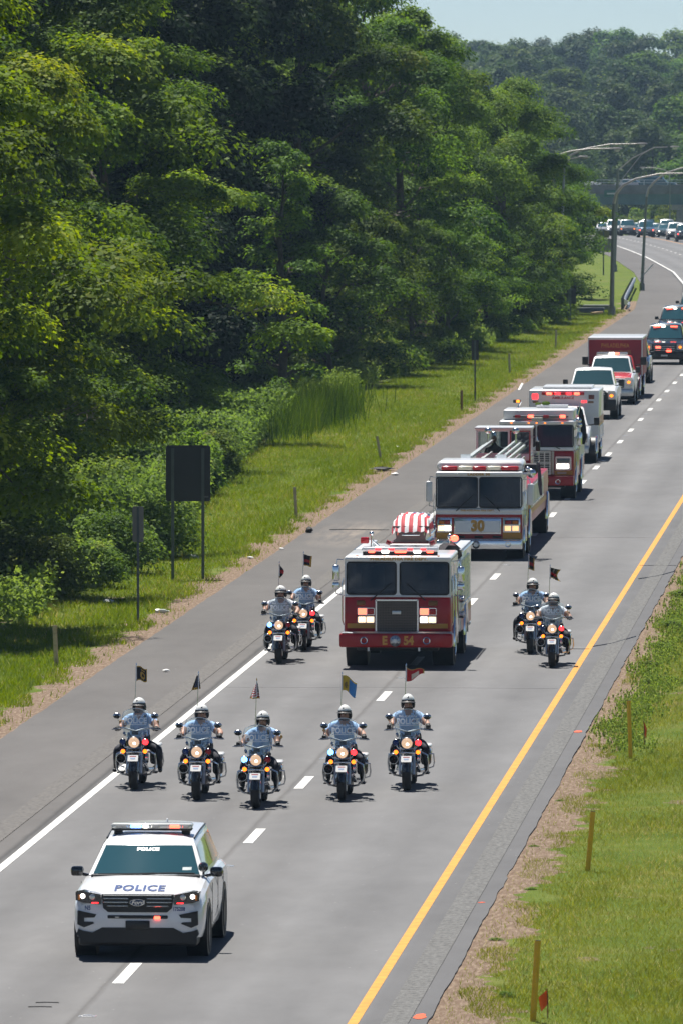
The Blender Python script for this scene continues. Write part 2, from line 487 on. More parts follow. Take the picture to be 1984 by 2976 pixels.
def strip(name, u0, u1, y0, y1, m, dz, step=5.0, parent=None, wob=0.0, skirt=0.0, seed=1):
    g = np.random.default_rng(seed)
    n = max(1, int(round((y1 - y0) / step)))
    ys = [y0 + (y1 - y0) * i / n for i in range(n + 1)]
    # keep the ground's own stations so that both sheets bend in the same places
    ys = sorted(set([round(q, 3) for q in ys] + [q for q in YS if y0 < q < y1]))
    us = [u0, u1]
    vs = []; uvs = []
    w0 = 0; w1 = 0
    for Y in ys:
        o_ = off(Y); z = gz(Y) + dz
        w0 = w0 * .6 + g.normal(0, wob); w1 = w1 * .6 + g.normal(0, wob)
        row = ([(u0 + w0 - .006, z - skirt)] if skirt else []) + [(u0 + w0, z), (u1 + w1, z)] + ([(u1 + w1 + .006, z - skirt)] if skirt else [])
        for (u, zz) in row:
            vs.append((u + o_, Y, zz)); uvs.append((u, Y))
    k = 4 if skirt else 2
    fs = [(j * k + i, j * k + i + 1, (j + 1) * k + i + 1, (j + 1) * k + i) for j in range(len(ys) - 1) for i in range(k - 1)]
    me = bpy.data.meshes.new(name); me.from_pydata(vs, [], fs)
    l = me.uv_layers.new(name='lane')
    ix = np.zeros(len(me.loops), dtype=np.int32); me.loops.foreach_get('vertex_index', ix)
    l.data.foreach_set('uv', np.array(uvs, dtype=np.float32)[ix].ravel())
    me.materials.append(m)
    return link(name, me, parent)

ASPH = road_mat()
road = struct(strip('road', -18.08, -6.68, 60, 1160, ASPH, 0.0, .5, wob=.010, skirt=.05, seed=3))
LINEW = mat('lane_paint_white', (0.64, 0.64, 0.61), 0.7, var=.3, vscale=5)
LINEY = mat('lane_paint_yellow', (0.60, 0.26, 0.02), 0.7, var=.25, vscale=4)
ramp_ = struct(strip('ramp_road', -6.66, -2.6, 800, 1150, ASPH, 0.0, 5, skirt=.05, seed=4))
strip('edge_line', -15.055, -14.905, 60, 1150, LINEW, .004, 5, road)
strip('edge_line', -7.745, -7.605, 60, 1150, LINEY, .004, 5, road)
dash = MB().box(-.085, .085, -1.52, 1.52, 0, .005).mesh('lane_dash', LINEW)
k = 0; Y = 127.2 - 12.19 * 3
while Y < 1120:
    o = link('lane_dash', dash, road, (-11.335 + off(Y), Y, gz(Y) + .001))
    if Y > 560: o.rotation_euler = (math.atan2(gz(Y + 1) - gz(Y - 1), 2), 0, math.atan2(off(Y - 1) - off(Y + 1), 2))
    Y += 12.19
# milled rumble strips: real grooves
RUMB = mat('milled_asphalt', (0.13, 0.13, 0.126), 0.9, var=.5, vscale=14, bump=.6, bscale=40)
def rumble(u0, u1, y0, y1):
    mb = MB(); y = y0; P = []
    while y < y1:
        for dy, z in ((0, .004), (.06, .014), (.17, .014), (.23, .004)):
            P.append([(u0, y + dy, z), ((u0 + u1) / 2, y + dy, z), (u1, y + dy, z)])
        y += .305
    mb.grid(P)
    return mb.build('rumble_strip', RUMB, road, smooth=None)
rumble(-7.30, -6.93, 100, 330)
RUMB2 = mat('milled_asphalt_shoulder', (0.125, 0.118, 0.11), 0.9, var=.4, vscale=14, bump=.6, bscale=40)
RUMB, RUMB_R = RUMB2, RUMB
rumble(-15.92, -15.52, 120, 420)
# raised pavement markers between the dashes
def marker_mesh():
    mb = MB()
    mb.prism([(-.055, 0), (.055, 0), (.035, .022), (-.035, .022)], -.06, .06, 'x')
    mb.prism([(-.1, 0), (.1, 0), (.1, .006), (-.1, .006)], -.12, .12, 'x')
    return mb.mesh('pavement_marker', mat('reflector_white', (.8, .8, .78), .15, .6))
mk = marker_mesh(); Y = 121.1
while Y < 460:
    o = link('pavement_marker', mk, road, (-11.335, Y, .001))
    Y += 24.38
# orange survey paint on the right shoulder
OP = mat('survey_paint', (0.75, 0.10, 0.03), .8, var=.3, vscale=20)
for (x, y, sx_, sy_) in ((-6.85, 177.6, .09, .3), (-6.83, 121.3, .10, .4), (-6.86, 139.0, .06, .06)):
    n = 14; P = []
    for i in range(n):
        q = 2 * math.pi * i / n; r_ = .75 + .35 * rnd.random()
        P.append((x + sx_ * r_ * math.cos(q), y + sy_ * r_ * math.sin(q)))
    MB().prism(P, .003, .0065, 'z').build('survey_mark', OP, road)
# dark crack-seal stripes across the left lane near the camera
SEAL = mat('crack_seal', (.02, .02, .022), .5)
for (x, y, l) in ((-12.06, 122.9, .16), (-12.1, 122.3, .16), (-8.0, 205, .35), (-7.2, 243, .5)):
    MB().tube([(x - l, y - .02, .003), (x, y + .03, .003), (x + l, y + .0, .003)], .012, 5).build('crack_seal', SEAL, road)
g_s = random.Random(4)
for y0_ in (191, 259):
    xs_ = np.linspace(-15.0, -7.8, 15); MB().tube([(x_, y0_ + g_s.uniform(-.12, .12), .0005) for x_ in xs_], .004, 4).build('transverse_joint', mat('joint_dark', (.11, .11, .11), .9), road)
for (u0_, y0_) in ((-7.3, 206), (-7.2, 236)):
    MB().tube([(u0_ - .3, y0_, .004), (u0_ + .1, y0_ + 1.2, .004), (u0_ + .55, y0_ + 4.0, .004)], .018, 5).build('crack_seal', SEAL, road)

# ------------------------------------------------------------------ overpass far down the road
BY = 1135.0
GIRD = mat('green_girder_paint', (0.085, 0.175, 0.185), .55, var=.2, vscale=.6)
CONC = mat('concrete', (0.30, 0.285, 0.26), .9, var=.3, vscale=.8)
CONCD = mat('weathered_parapet', (0.17, 0.175, 0.18), .9, var=.3, vscale=.8)
br = thing('overpass', 'green steel girder overpass crossing the highway in the far distance', 'bridge', (-40, BY, -4.2))
zb = 4.85
for dy in (0.0, 2.8, 5.6, 8.4):
    g = MB(); g.box(-60, 60, dy - .03, dy + .03, zb, zb + 1.32); g.box(-60, 60, dy - .22, dy + .22, zb - .05, zb); g.box(-60, 60, dy - .22, dy + .22, zb + 1.32, zb + 1.38)
    go = g.build('girder', GIRD, br)
    if dy == 0:
        for i in range(41):
            MB().box(-60 + 3 * i - .02, -60 + 3 * i + .02, -.15, -.03, zb, zb + 1.32).build('stiffener', GIRD, go, smooth=None)
MB().box(-62, 62, -.9, 9.4, zb + 1.38, zb + 1.68).build('deck', CONC, br)
for y_ in (-.9, 9.1):
    MB().box(-62, 62, y_ - .003, y_ + .3, zb + 1.3, zb + 2.45).build('parapet', CONCD, br)
for x_ in (-17.5, 8.6):
    p = MB(); p.rbox(x_, x_ + 2.6, -.2, 8.6, -.5, zb - .7, .25, 2); p.box(x_ - .6, x_ + 3.2, -.4, 8.8, zb - .7, zb - .06)
    p.build('pier', CONC, br)
MB().prism([(-62, -.5), (-30, -.5), (-38, 4.0), (-62, 4.0)], -.3, 9, 'y').build('abutment', CONC, br)
fr = MB(); 
for i in range(42): fr.box(-61.5 + 3 * i, -61.42 + 3 * i, -.82, -.74, zb + 2.45, zb + 3.1)
fr.box(-62, 62, -.81, -.75, zb + 3.05, zb + 3.12); fr.box(-62, 62, -.81, -.75, zb + 2.75, zb + 2.8)
fr.build('railing', STEEL, br, smooth=None)
gs = thing('guide_sign', 'small green guide sign fixed on the overpass parapet', 'sign', (-39.6, BY - 1.05, 1.9))
MB().rbox(-.9, .9, -.06, 0, -.35, .55, .05, 1).build('panel', mat('sign_green', (.012, .12, .075), .5), gs)
MB().box(-.55, .45, -.066, -.06, .02, .2).build('legend', mat('sign_white', (.6, .62, .6), .5), gs)
for x_ in (-.65, .65): MB().box(x_ - .05, x_ + .05, 0, .15, -.2, .4).build('bracket', STEEL, gs)
# ------------------------------------------------------------------ foliage
LEAF_A = leaf_mat('leaf_bright', (0.045, 0.088, 0.010), (0.165, 0.235, 0.024), (0.25, 0.29, 0.045), .48)
LEAF_B = leaf_mat('leaf_deep', (0.030, 0.070, 0.012), (0.122, 0.212, 0.034), (0.18, 0.24, 0.045), .42)
LEAF_C = leaf_mat('leaf_mid', (0.034, 0.076, 0.012), (0.140, 0.228, 0.034), (0.22, 0.27, 0.05), .44)
LEAF_D = leaf_mat('leaf_shade_tone', (0.006, 0.015, 0.008), (0.017, 0.034, 0.012), (0.035, 0.06, 0.02), .22, .03)  # shade of the deep woods painted in as a near-black leaf colour
LEAF_S = leaf_mat('leaf_shrub', (0.075, 0.130, 0.024), (0.165, 0.250, 0.050), (0.26, 0.30, 0.08), .48)
LEAF_F = leaf_mat('leaf_far', (0.028, 0.055, 0.016), (0.065, 0.105, 0.026), (0.09, 0.12, 0.03), .30)
LEAF_W = leaf_mat('leaf_weed', (0.115, 0.185, 0.04), (0.225, 0.325, 0.075), (0.31, 0.37, 0.12), .50)
GRASS = leaf_mat('grass_blades', (0.095, 0.150, 0.018), (0.185, 0.235, 0.032), (0.33, 0.28, 0.11), .45)
GRASS_R = leaf_mat('mown_grass', (0.115, 0.142, 0.022), (0.215, 0.230, 0.045), (0.40, 0.34, 0.16), .42)
BARK = mat('bark', (0.075, 0.062, 0.048), .95, var=.45, vscale=5, bump=.8, bscale=14)
TWIG = mat('bare_twig', (0.16, 0.13, 0.105), .95, var=.3, vscale=5)

def np_mesh(name, verts, faces_n, m, var=None, smooth=False):
    """verts (n*k,3), every face owns k consecutive vertices"""
    me = bpy.data.meshes.new(name)
    nv = len(verts); nf = nv // faces_n
    me.vertices.add(nv); me.loops.add(nv); me.polygons.add(nf)
    me.vertices.foreach_set('co', verts.astype(np.float32).ravel())
    me.loops.foreach_set('vertex_index', np.arange(nv, dtype=np.int32))
    me.polygons.foreach_set('loop_start', np.arange(0, nv, faces_n, dtype=np.int32))
    me.polygons.foreach_set('loop_total', np.full(nf, faces_n, dtype=np.int32))
    if var is not None:
        a = me.attributes.new('leafvar', 'FLOAT', 'POINT')
        a.data.foreach_set('value', np.repeat(var, faces_n).astype(np.float32))
    me.materials.append(m)
    me.update(calc_edges=True)
    return me
def norm(a): return a / np.maximum(1e-9, np.linalg.norm(a, axis=1))[:, None]
def leaves(g, pos, nrm, size):
    n = len(pos)
    t = norm(np.cross(nrm, norm(g.normal(size=(n, 3)))))
    b = np.cross(nrm, t)
    L = (size * g.uniform(.7, 1.35, n))[:, None]
    W = L * g.uniform(.32, .5, n)[:, None]
    dr = np.array([0, 0, -1.0]) * L * .10
    v = np.empty((n, 4, 3))
    v[:, 0] = pos - t * L * .5; v[:, 1] = pos + b * W - t * L * .05
    v[:, 2] = pos + t * L * .5 + dr; v[:, 3] = pos - b * W - t * L * .05
    return v.reshape(-1, 3)

def sprays_to_leaves(g, cen, dirs, sl, per, leaf, thick=.6, up=.55):
    """every spray is a rounded bough of leaves: a shell that is closed above and open below"""
    n = len(cen)
    d = dirs.copy(); d[:, 2] *= .4; d = norm(d)
    s = norm(np.cross(d, np.array([0, 0, 1.0]) + g.normal(0, .15, (n, 3))))
    u = np.cross(s, d)
    per_s = np.maximum(8, (per * g.uniform(.55, 1.45, n))).astype(int)
    ii = np.repeat(np.arange(n), per_s); N = len(ii)
    p = norm(g.normal(size=(N, 3)))
    p[:, 2] = np.where(p[:, 2] < -.35, -p[:, 2], p[:, 2])
    rad = 1 - .45 * g.uniform(size=N) ** 2.2
    sc = (sl * g.uniform(.6, 1.3, n))[ii][:, None]
    # lumpy outline
    lump = 1 + .20 * np.sin(p[:, 0] * 5 + ii * 1.7) * np.sin(p[:, 1] * 5 + ii * 2.9)
    q = p * (rad * lump)[:, None]
    pos = cen[ii] + d[ii] * q[:, :1] * sc * 1.05 + s[ii] * q[:, 1:2] * sc * .88 + u[ii] * q[:, 2:3] * sc * thick
    pos[:, 2] -= .16 * (q[:, 0] + .2) ** 2 * sc[:, 0]
    pos += g.normal(0, .035 * sl, (N, 3))
    out = d[ii] * p[:, :1] + s[ii] * p[:, 1:2] + u[ii] * p[:, 2:3]
    nr = norm(out * .75 + np.array([0, 0, 1.0]) * up + g.normal(0, .27, (N, 3)))
    var = np.clip(.42 + .26 * g.normal(size=n)[ii] + .10 * g.normal(size=N), 0, 1)
    return leaves(g, pos, nr, np.full(N, leaf)), var

def tree_data(seed, h, r, base, m, leaf, per, sl, nl=20, sub=6, wide=1.0, droop=.25, top_sharp=.75, bare=False, thick=.6):
    g = np.random.default_rng(seed)
    tr = MB()
    zt = np.linspace(0, h * .93, 8)
    wx = np.cumsum(g.normal(0, .16, 8)); wy = np.cumsum(g.normal(0, .16, 8)); wx -= wx[0]; wy -= wy[0]
    r0 = .016 * h + .05
    tr.tube([(wx[i], wy[i], zt[i] - (.4 if i == 0 else 0)) for i in range(8)], [max(.02, r0 * (1 - zt[i] / h) ** .8 * (1.35 if i == 0 else 1)) for i in range(8)], 8)
    cen = []; dr = []
    for k in range(nl):
        t = base + (.96 - base) * ((k + g.uniform(-.3, .3) + .5) / nl)
        q = (t - base) / (1 - base)
        prof = (max(.0, math.sin(math.pi * (.12 + .86 * q) ** top_sharp)) ** .7) * .9 + .12
        az = k * 2.39996 + g.normal(0, .25)
        L = r * prof * g.uniform(.78, 1.15) * wide
        el = R(8 + 52 * q ** 1.4) + g.normal(0, .1)
        x0 = np.array([np.interp(t * h, zt, wx), np.interp(t * h, zt, wy), t * h])
        d = np.array([math.cos(az) * math.cos(el), math.sin(az) * math.cos(el), math.sin(el)])
        pts = []
        for i in range(7):
            f = i / 6
            p = x0 + d * L * f; p[2] += .12 * L * math.sin(f * math.pi) - droop * L * f ** 2.4
            pts.append(p + g.normal(0, .03 * L, 3) * (i > 0))
        rl = r0 * .42 * (1 - .6 * q)
        tr.tube([tuple(p) for p in pts], [max(.012, rl * (1 - i / 6.5)) for i in range(7)], 5)
        for j in range(sub):
            f = .3 + .7 * (j + g.uniform(0, .8)) / sub
            i = min(5, int(f * 6)); p0 = pts[i] + (pts[i + 1] - pts[i]) * (f * 6 - i)
            a2 = az + (1 if j % 2 else -1) * g.uniform(.35, 1.15)
            l2 = L * g.uniform(.22, .42) * (1.15 - .5 * f) + .3
            d2 = np.array([math.cos(a2), math.sin(a2), g.uniform(-.15, .5)])
            p1 = p0 + d2 * l2 * .5; p2 = p0 + d2 * l2 + np.array([0, 0, -.12 * l2])
            tr.tube([tuple(p0), tuple(p1), tuple(p2)], [max(.01, rl * .35), max(.008, rl * .22), .006], 4)
            if bare:
                for _ in range(4):
                    a3 = a2 + g.uniform(-1, 1); l3 = l2 * g.uniform(.3, .7); f3 = g.uniform(.3, 1); q0 = p0 + (p2 - p0) * f3
                    q1 = q0 + np.array([math.cos(a3), math.sin(a3), g.uniform(.0, .8)]) * l3
                    tr.tube([tuple(q0), tuple((q0 + q1) / 2 + g.normal(0, .04, 3)), tuple(q1)], [.018, .012, .005], 4)
            cen += [p2, p0 + d2 * l2 * .55]; dr += [d2, d2]
        cen.append(pts[-1]); dr.append(d)
    cen.append(np.array([wx[-1], wy[-1], h * .97])); dr.append(np.array([.2, .1, 1.0]))
    cen = np.array(cen); dr = np.array(dr)
    if bare: keep = g.uniform(size=len(cen)) < .12; cen, dr = cen[keep], dr[keep]
    v, var = sprays_to_leaves(g, cen, dr, sl, per, leaf, thick)
    return tr.mesh('trunk', TWIG if bare else BARK, 60), np_mesh('crown', v, 4, m, var)

T = {}
T['A'] = tree_data(21, 18, 6.4, .10, LEAF_A, .150, 520, 1.2, 17, 5, 1.05, .28, thick=.58)
T['A2'] = tree_data(29, 18, 6.0, .06, LEAF_A, .145, 520, 1.15, 17, 5, 1.0, .26, thick=.58)
T['B'] = tree_data(22, 19, 5.6, .12, LEAF_B, .165, 440, 1.25, 18, 5, 1.0, .15, thick=.78)
T['C'] = tree_data(23, 19, 5.8, .08, LEAF_C, .165, 440, 1.25, 18, 5, 1.0, .18, thick=.72)
T['D'] = tree_data(24, 18, 4.4, .08, LEAF_C, .155, 280, .95, 22, 5, 1.0, .12, .6, thick=.75)
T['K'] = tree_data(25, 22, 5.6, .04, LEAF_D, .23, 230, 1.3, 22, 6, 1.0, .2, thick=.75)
T['N'] = tree_data(26, 11, 1.7, .12, LEAF_B, .14, 60, .55, 20, 4, 1.0, .1, .5)
T['S'] = tree_data(28, 7, 3.2, .04, LEAF_C, .13, 120, .75, 16, 6, 1.0, .25)
T['X'] = tree_data(27, 19, 4.2, .25, LEAF_C, .14, 70, .8, 18, 6, 1.0, .05, .6, bare=True)
T['F1'] = tree_data(41, 18, 6.2, .08, LEAF_F, .55, 48, 1.9, 18, 4, thick=.75)
T['F2'] = tree_data(42, 18, 5.2, .08, LEAF_F, .52, 48, 1.8, 18, 4, thick=.75)
T['F3'] = tree_data(43, 18, 7.0, .08, LEAF_B, .55, 48, 2.0, 18, 4, thick=.75)
T['F4'] = tree_data(44, 6, 3.4, .02, LEAF_A, .30, 40, .9, 12, 5)
HREF = dict(A=18, A2=18, B=19, C=19, D=18, K=22, N=11, S=7, X=19, F1=18, F2=18, F3=18, F4=6)
def tree(kind, X, Y, h, label, group=None, rz=None, wide=1.0, name='tree'):
    s = h / HREF[kind]
    o = thing(name, label, 'tree', (X, Y, gh(X, Y) - .05), rnd.uniform(0, 6.28) if rz is None else rz, group)
    o.scale = (s * wide, s * wide, s)
    link('trunk', T[kind][0], o); link('crown', T[kind][1], o)
    return o
ORD = ['first', 'second', 'third', 'fourth', 'fifth', 'sixth', 'seventh', 'eighth', 'ninth', 'tenth', 'eleventh', 'twelfth', 'thirteenth', 'fourteenth', 'fifteenth', 'sixteenth', 'seventeenth', 'eighteenth', 'nineteenth', 'twentieth',
       'twenty-first', 'twenty-second', 'twenty-third', 'twenty-fourth', 'twenty-fifth', 'twenty-sixth', 'twenty-seventh', 'twenty-eighth', 'twenty-ninth', 'thirtieth', 'thirty-first', 'thirty-second', 'thirty-third', 'thirty-fourth', 'thirty-fifth', 'thirty-sixth', 'thirty-seventh', 'thirty-eighth', 'thirty-ninth', 'fortieth', 'forty-first', 'forty-second', 'forty-third', 'forty-fourth', 'forty-fifth', 'forty-sixth', 'forty-seventh', 'forty-eighth', 'forty-ninth', 'fiftieth']
LOOK = dict(A='bright yellow-green layered tree', A2='bright green spreading tree', B='deep green leafy tree', C='mid green leafy tree', D='slender mid green tree', K='tall shade-toned tree', S='low bushy green tree')
front = [('A2', 213, -26.4, 17.5, 1.0), ('C', 231, -28.2, 19.5, 1.0), ('A', 249, -28.4, 17.5, 1.0), ('B', 268, -31.0, 20, 1.05), ('A', 287, -31.0, 18.5, 1.0), ('C', 307, -32.2, 20.5, 1.0), ('A2', 331, -30.0, 16.0, 1.1),
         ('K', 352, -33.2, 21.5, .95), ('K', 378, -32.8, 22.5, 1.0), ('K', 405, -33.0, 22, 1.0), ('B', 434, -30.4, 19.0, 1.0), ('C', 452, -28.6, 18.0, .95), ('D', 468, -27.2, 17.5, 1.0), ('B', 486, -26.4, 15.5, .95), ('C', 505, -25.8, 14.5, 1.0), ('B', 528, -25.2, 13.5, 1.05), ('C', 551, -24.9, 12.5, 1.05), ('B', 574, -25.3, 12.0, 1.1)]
for i, (k_, Y, X, h, wd) in enumerate(front):
    tree(k_, X, Y, h, '%s, %s from the near end of the woods edge beside the highway' % (LOOK[k_], ORD[i]), 'trees along the woods edge', wide=wd)
low = [(224, -24.8, 5.5), (243, -25.6, 6.0), (262, -26.6, 6.5), (281, -27.4, 6.5), (301, -28.2, 7.0), (402, -26.8, 8.0), (418, -26.2, 7.0), (438, -25.0, 6.4), (462, -24.6, 6.2), (484, -23.6, 5.6), (512, -23.2, 5.6), (538, -23.0, 5.2)]
for i, (Y, X, h) in enumerate(low):
    tree('S', X, Y, h, 'low bushy tree under the taller woods edge, %s from its near end' % ORD[i], 'low trees under the woods edge')
tree('N', -25.6, 362, 11.2, 'slender young tree with a thin tip standing before the dark gap in the woods')
tree('X', -25.2, 246, 11.5, 'dead tree with pale bare twigs among the leaves at the left edge')
tree('X', -29.4, 462, 19.2, 'brown bare-branched tree among the green crowns near the top of the picture')
def XE(Y): return float(np.interp(Y, (150, 206, 247, 340, 393, 467, 536, 600, 700), (-21.3, -21.3, -21.4, -25.4, -25.2, -23.3, -21.6, -22, -23)))
for row, (dx, h, st) in enumerate(((10, 21.5, 15), (17.5, 23.5, 19), (26, 25, 26))):
    Y = 300 + 60 * row
    while Y < 585 + 20 * row:
        X = XE(Y) - dx + rnd.uniform(-1.5, 1.5)
        hh = h * rnd.uniform(.88, 1.06) * (1.0 if Y < 470 else max(.62, 1 - (Y - 470) * .0034))
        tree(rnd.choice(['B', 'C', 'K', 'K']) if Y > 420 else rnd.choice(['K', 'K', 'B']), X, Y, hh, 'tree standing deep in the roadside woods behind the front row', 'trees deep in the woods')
        Y += st * rnd.uniform(.8, 1.2)
for i, (u, Y, h) in enumerate(((-24.6, 596, 8.5), (-24.0, 612, 5.5), (-25.5, 632, 6.0), (-26.5, 665, 6.8), (-27, 715, 6.2), (-28, 765, 6.0), (-27, 830, 5.6), (-28, 900, 5.8), (-27.5, 975, 6), (-28, 1060, 7))):
    tree('S' if i < 3 else 'F4', u + off(Y), Y, h, 'small yellow-green tree on the inside of the far bend, %s from its near end' % ORD[i], 'small trees on the far bend')
# the wooded hill beyond the overpass
FARLAB = 'hazy tree on the wooded hill beyond the overpass'
for (Y0, n, h0, h1, x0, x1) in ((1185, 10, 10, 13, -74, -14), (1260, 11, 12, 15, -84, -14), (1350, 11, 14, 17, -92, -16), (1460, 11, 15, 18.5, -98, -20), (1590, 12, 16, 20, -108, -24), (1740, 12, 16, 20, -118, -28), (1900, 13, 17, 21, -128, -34), (2080, 14, 18, 23, -140, -40), (2260, 14, 18, 22, -150, -44)):
    for i in range(n):
        X = x0 + (x1 - x0) * (i + rnd.uniform(.1, .9)) / n; Y = Y0 + rnd.uniform(-40, 40) * (Y0 > 1200)
        if Y0 < 1200 and -42 < X < -26: continue
        tree(rnd.choice(['F1', 'F2', 'F3', 'F1']), X, Y, rnd.uniform(h0, h1), FARLAB, 'hazy trees on the far hill', wide=1.15)
for i, (X, Y, h) in enumerate(((-36.8, 1160, 3.6), (-34.6, 1165, 4.4), (-32.8, 1158, 4.0), (-39, 1170, 2.6))):
    tree('F4', X, Y, h, 'sunlit bush seen under the overpass beside its pier, %s from the left' % ORD[i], 'bushes under the overpass', name='bush')

# ------------------------------------------------------------------ shrubs, weeds, reeds and grass
def shrub_data(seed, r, h, leaf, n, m):
    g = np.random.default_rng(seed)
    k = 26; cen = []; dr = []
    st = MB()
    for i in range(k):
        az = i * 2.4; f = math.sqrt((i + .5) / k); p = np.array([math.cos(az) * r * .7 * f, math.sin(az) * r * .7 * f, h * (.35 + .6 * (1 - f * f) * g.uniform(.7, 1.1))])
        cen.append(p); dr.append(np.array([math.cos(az), math.sin(az), .9]))
        cen.append(p * np.array([1.05, 1.05, .5])); dr.append(np.array([math.cos(az), math.sin(az), .4]))
        if i % 2 == 0: st.tube([(0, 0, -.1), tuple(p * .6), tuple(p)], [.02, .014, .006], 4)
    v, var = sprays_to_leaves(g, np.array(cen), np.array(dr), r * .36, n // (2 * k), leaf, .75, .6)
    return st.mesh('stems', BARK), np_mesh('foliage', v, 4, m, var)
SH = [shrub_data(61, 1.1, 1.5, .085, 7500, LEAF_S), shrub_data(62, 1.4, 1.2, .08, 8000, LEAF_S), shrub_data(63, 1.0, 1.8, .095, 7000, LEAF_C), shrub_data(64, 1.2, 1.0, .07, 7000, LEAF_S)]
sh_pos = []
Y = 226
while Y < 556:
    sh_pos.append((XE(Y) + rnd.uniform(-1.2, .1), Y, rnd.uniform(.6, 1.15)))
    if rnd.random() < .55: sh_pos.append((XE(Y) + rnd.uniform(-3.2, -1.4), Y + 1.5, rnd.uniform(1.0, 1.7)))
    Y += rnd.uniform(6.5, 10.5)
sh_pos = sorted(sh_pos, key=lambda q: q[1])[:64]
for i, (X, Y, s) in enumerate(sh_pos):
    k_ = rnd.randrange(4)
    near = Y < 330
    o = thing('shrub', ('light green weedy shrub at the foot of the woods, %s counted from the near end' % ORD[i]) if i < len(ORD) else 'small weedy shrub at the far end of the woods foot', 'shrub', (X, Y, gh(X, Y) - .03), rnd.uniform(0, 6.28), 'shrubs at the foot of the woods')
    o.scale = (s, s, s * rnd.uniform(.8, 1.15))
    link('stems', SH[k_][0], o); link('foliage', SH[k_][1], o)

def blades(name, label, P, hgt, wid, m, seed, lean=.35, cat='grass', var_c=.45, tall=None):
    g = np.random.default_rng(seed); n = len(P)
    az = g.uniform(0, 2 * math.pi, n); L = hgt * g.uniform(.5, 1.4, n)
    ln = g.normal(0, lean, (n, 2))
    tip = P + np.stack([ln[:, 0] * L, ln[:, 1] * L, L], 1)
    sd = np.stack([np.cos(az), np.sin(az), np.zeros(n)], 1) * (wid * g.uniform(.6, 1.4, n))[:, None]
    v = np.stack([P - sd, P + sd, tip], 1).reshape(-1, 3)
    patch = np.sin(P[:, 0] * 1.7 + P[:, 1] * .23) * .10 + np.sin(P[:, 0] * .6 - P[:, 1] * .11 + 1.3) * .12
    var = np.clip(var_c + patch + g.normal(0, .2, n) + (g.uniform(size=n) < .06) * .5, 0, 1)
    o = link(name, np_mesh(name, v, 3, m, var)); o['kind'] = 'stuff'
    return tag(o, label, cat)
def sample(n, u0, u1, y0, y1, seed, bias=1.6):
    g = np.random.default_rng(seed)
    Y = y0 * (y1 / y0) ** (g.uniform(size=n))
    U = g.uniform(u0, u1, n)
    return U, Y, g
def on_ground(U, Y):
    return np.array([(u + off(y), y, gh(u + off(y), y) - .01) for u, y in zip(U, Y)])
def soilish(U, Y, edge, side):
    w_ = .55 * np.sin(Y * .9 + np.sin(U * 3)) + .35 * np.sin(Y * .37 + 1.2) + .3 * np.sin(Y * 2.3)
    return side * (U - edge) > .55 + .55 * np.maximum(-.6, w_)
U, Y_, g_ = sample(240000, -6.6, -2.2, 112, 245, 71)
k_ = (U < -.027 * Y_ + .9) & (soilish(U, Y_, -6.72, 1) | (g_.uniform(size=len(U)) < .10))
blades('grass', 'mown yellowish grass on the right verge', on_ground(U[k_], Y_[k_]), .075, .006, GRASS_R, 72, .6)
U, Y_, g_ = sample(260000, -24.5, -18.15, 160, 560, 73)
k_ = (U > -.1045 * Y_) & (soilish(U, Y_, -18.2, -1) | (g_.uniform(size=len(U)) < .05)) & (U > np.interp(Y_, (160, 247, 340, 536), (-21.8, -22, -25.8, -22)))
blades('grass', 'uneven green grass on the left verge between shoulder and woods', on_ground(U[k_], Y_[k_]), .13, .012, GRASS, 74, .5)
# rank weeds in front of the shrubs
g_ = np.random.default_rng(75); n_ = 60000
Y_ = 215 * (555 / 215) ** g_.uniform(size=n_); cl = np.sin(Y_ * .55) * .5 + np.sin(Y_ * .21 + 2) * .5
U = np.interp(Y_, (150, 206, 247, 340, 393, 467, 536, 600), (-21.3, -21.3, -21.4, -25.4, -25.2, -23.3, -21.6, -22)) + np.clip(g_.normal(0, 1, n_), -2.2, 1.1) * (.5 + .3 * cl) - np.where(Y_ < 245, .9, .35)
k_ = U > -.1045 * Y_
U, Y_ = U[k_][::12], Y_[k_][::12]
def weeds(name, label, P, hgt, leaf, seed, per=18):
    g = np.random.default_rng(seed); n = len(P); h = hgt * g.uniform(.45, 1.35, n); ii = np.repeat(np.arange(n), per); N = len(ii)
    t = g.uniform(.08, 1, N) ** .8; az = g.uniform(0, 6.28, N); ln = g.normal(0, .16, (n, 2))
    rr = (.05 + .17 * (1 - t)) * h[ii] * g.uniform(.4, 1.3, N)
    pos = P[ii] + np.stack([np.cos(az) * rr + ln[ii, 0] * t * h[ii], np.sin(az) * rr + ln[ii, 1] * t * h[ii], t * h[ii]], 1)
    nr = norm(np.stack([np.cos(az) * .7, np.sin(az) * .7, np.full(N, .8)], 1) + g.normal(0, .35, (N, 3)))
    var = np.clip(.42 + .2 * g.normal(size=n)[ii] + .1 * g.normal(size=N), 0, 1)
    o = link(name, np_mesh(name, leaves(g, pos, nr, np.full(N, leaf)), 4, LEAF_W, var)); o['kind'] = 'stuff'
    return tag(o, label, 'weeds')
weeds('tall_weeds', 'tall feathery weeds along the foot of the woods', on_ground(U, Y_), .85, .11, 76)
g_ = np.random.default_rng(82); n_ = 5200; Y_ = 240 + 112 * g_.uniform(size=n_) ** 1.1
U = np.interp(Y_, (150, 206, 247, 340, 393), (-21.3, -21.3, -21.6, -25.2, -25.2)) - np.abs(g_.normal(0, 1.7, n_)) + np.where(Y_ < 266, -.5, .25)
k_ = U > -.1045 * Y_
weeds('brush', 'mass of tall light green brush climbing from the verge into the woods', on_ground(U[k_], Y_[k_]), 1.35, .12, 83, 24)
g_ = np.random.default_rng(79); n_ = 15000
Y_ = g_.uniform(172, 252, n_); U = np.clip(-5.9 + g_.normal(0, .26, n_) + .25 * np.sin(Y_ * .5) * np.sin(Y_ * .17), -6.6, -5.2)
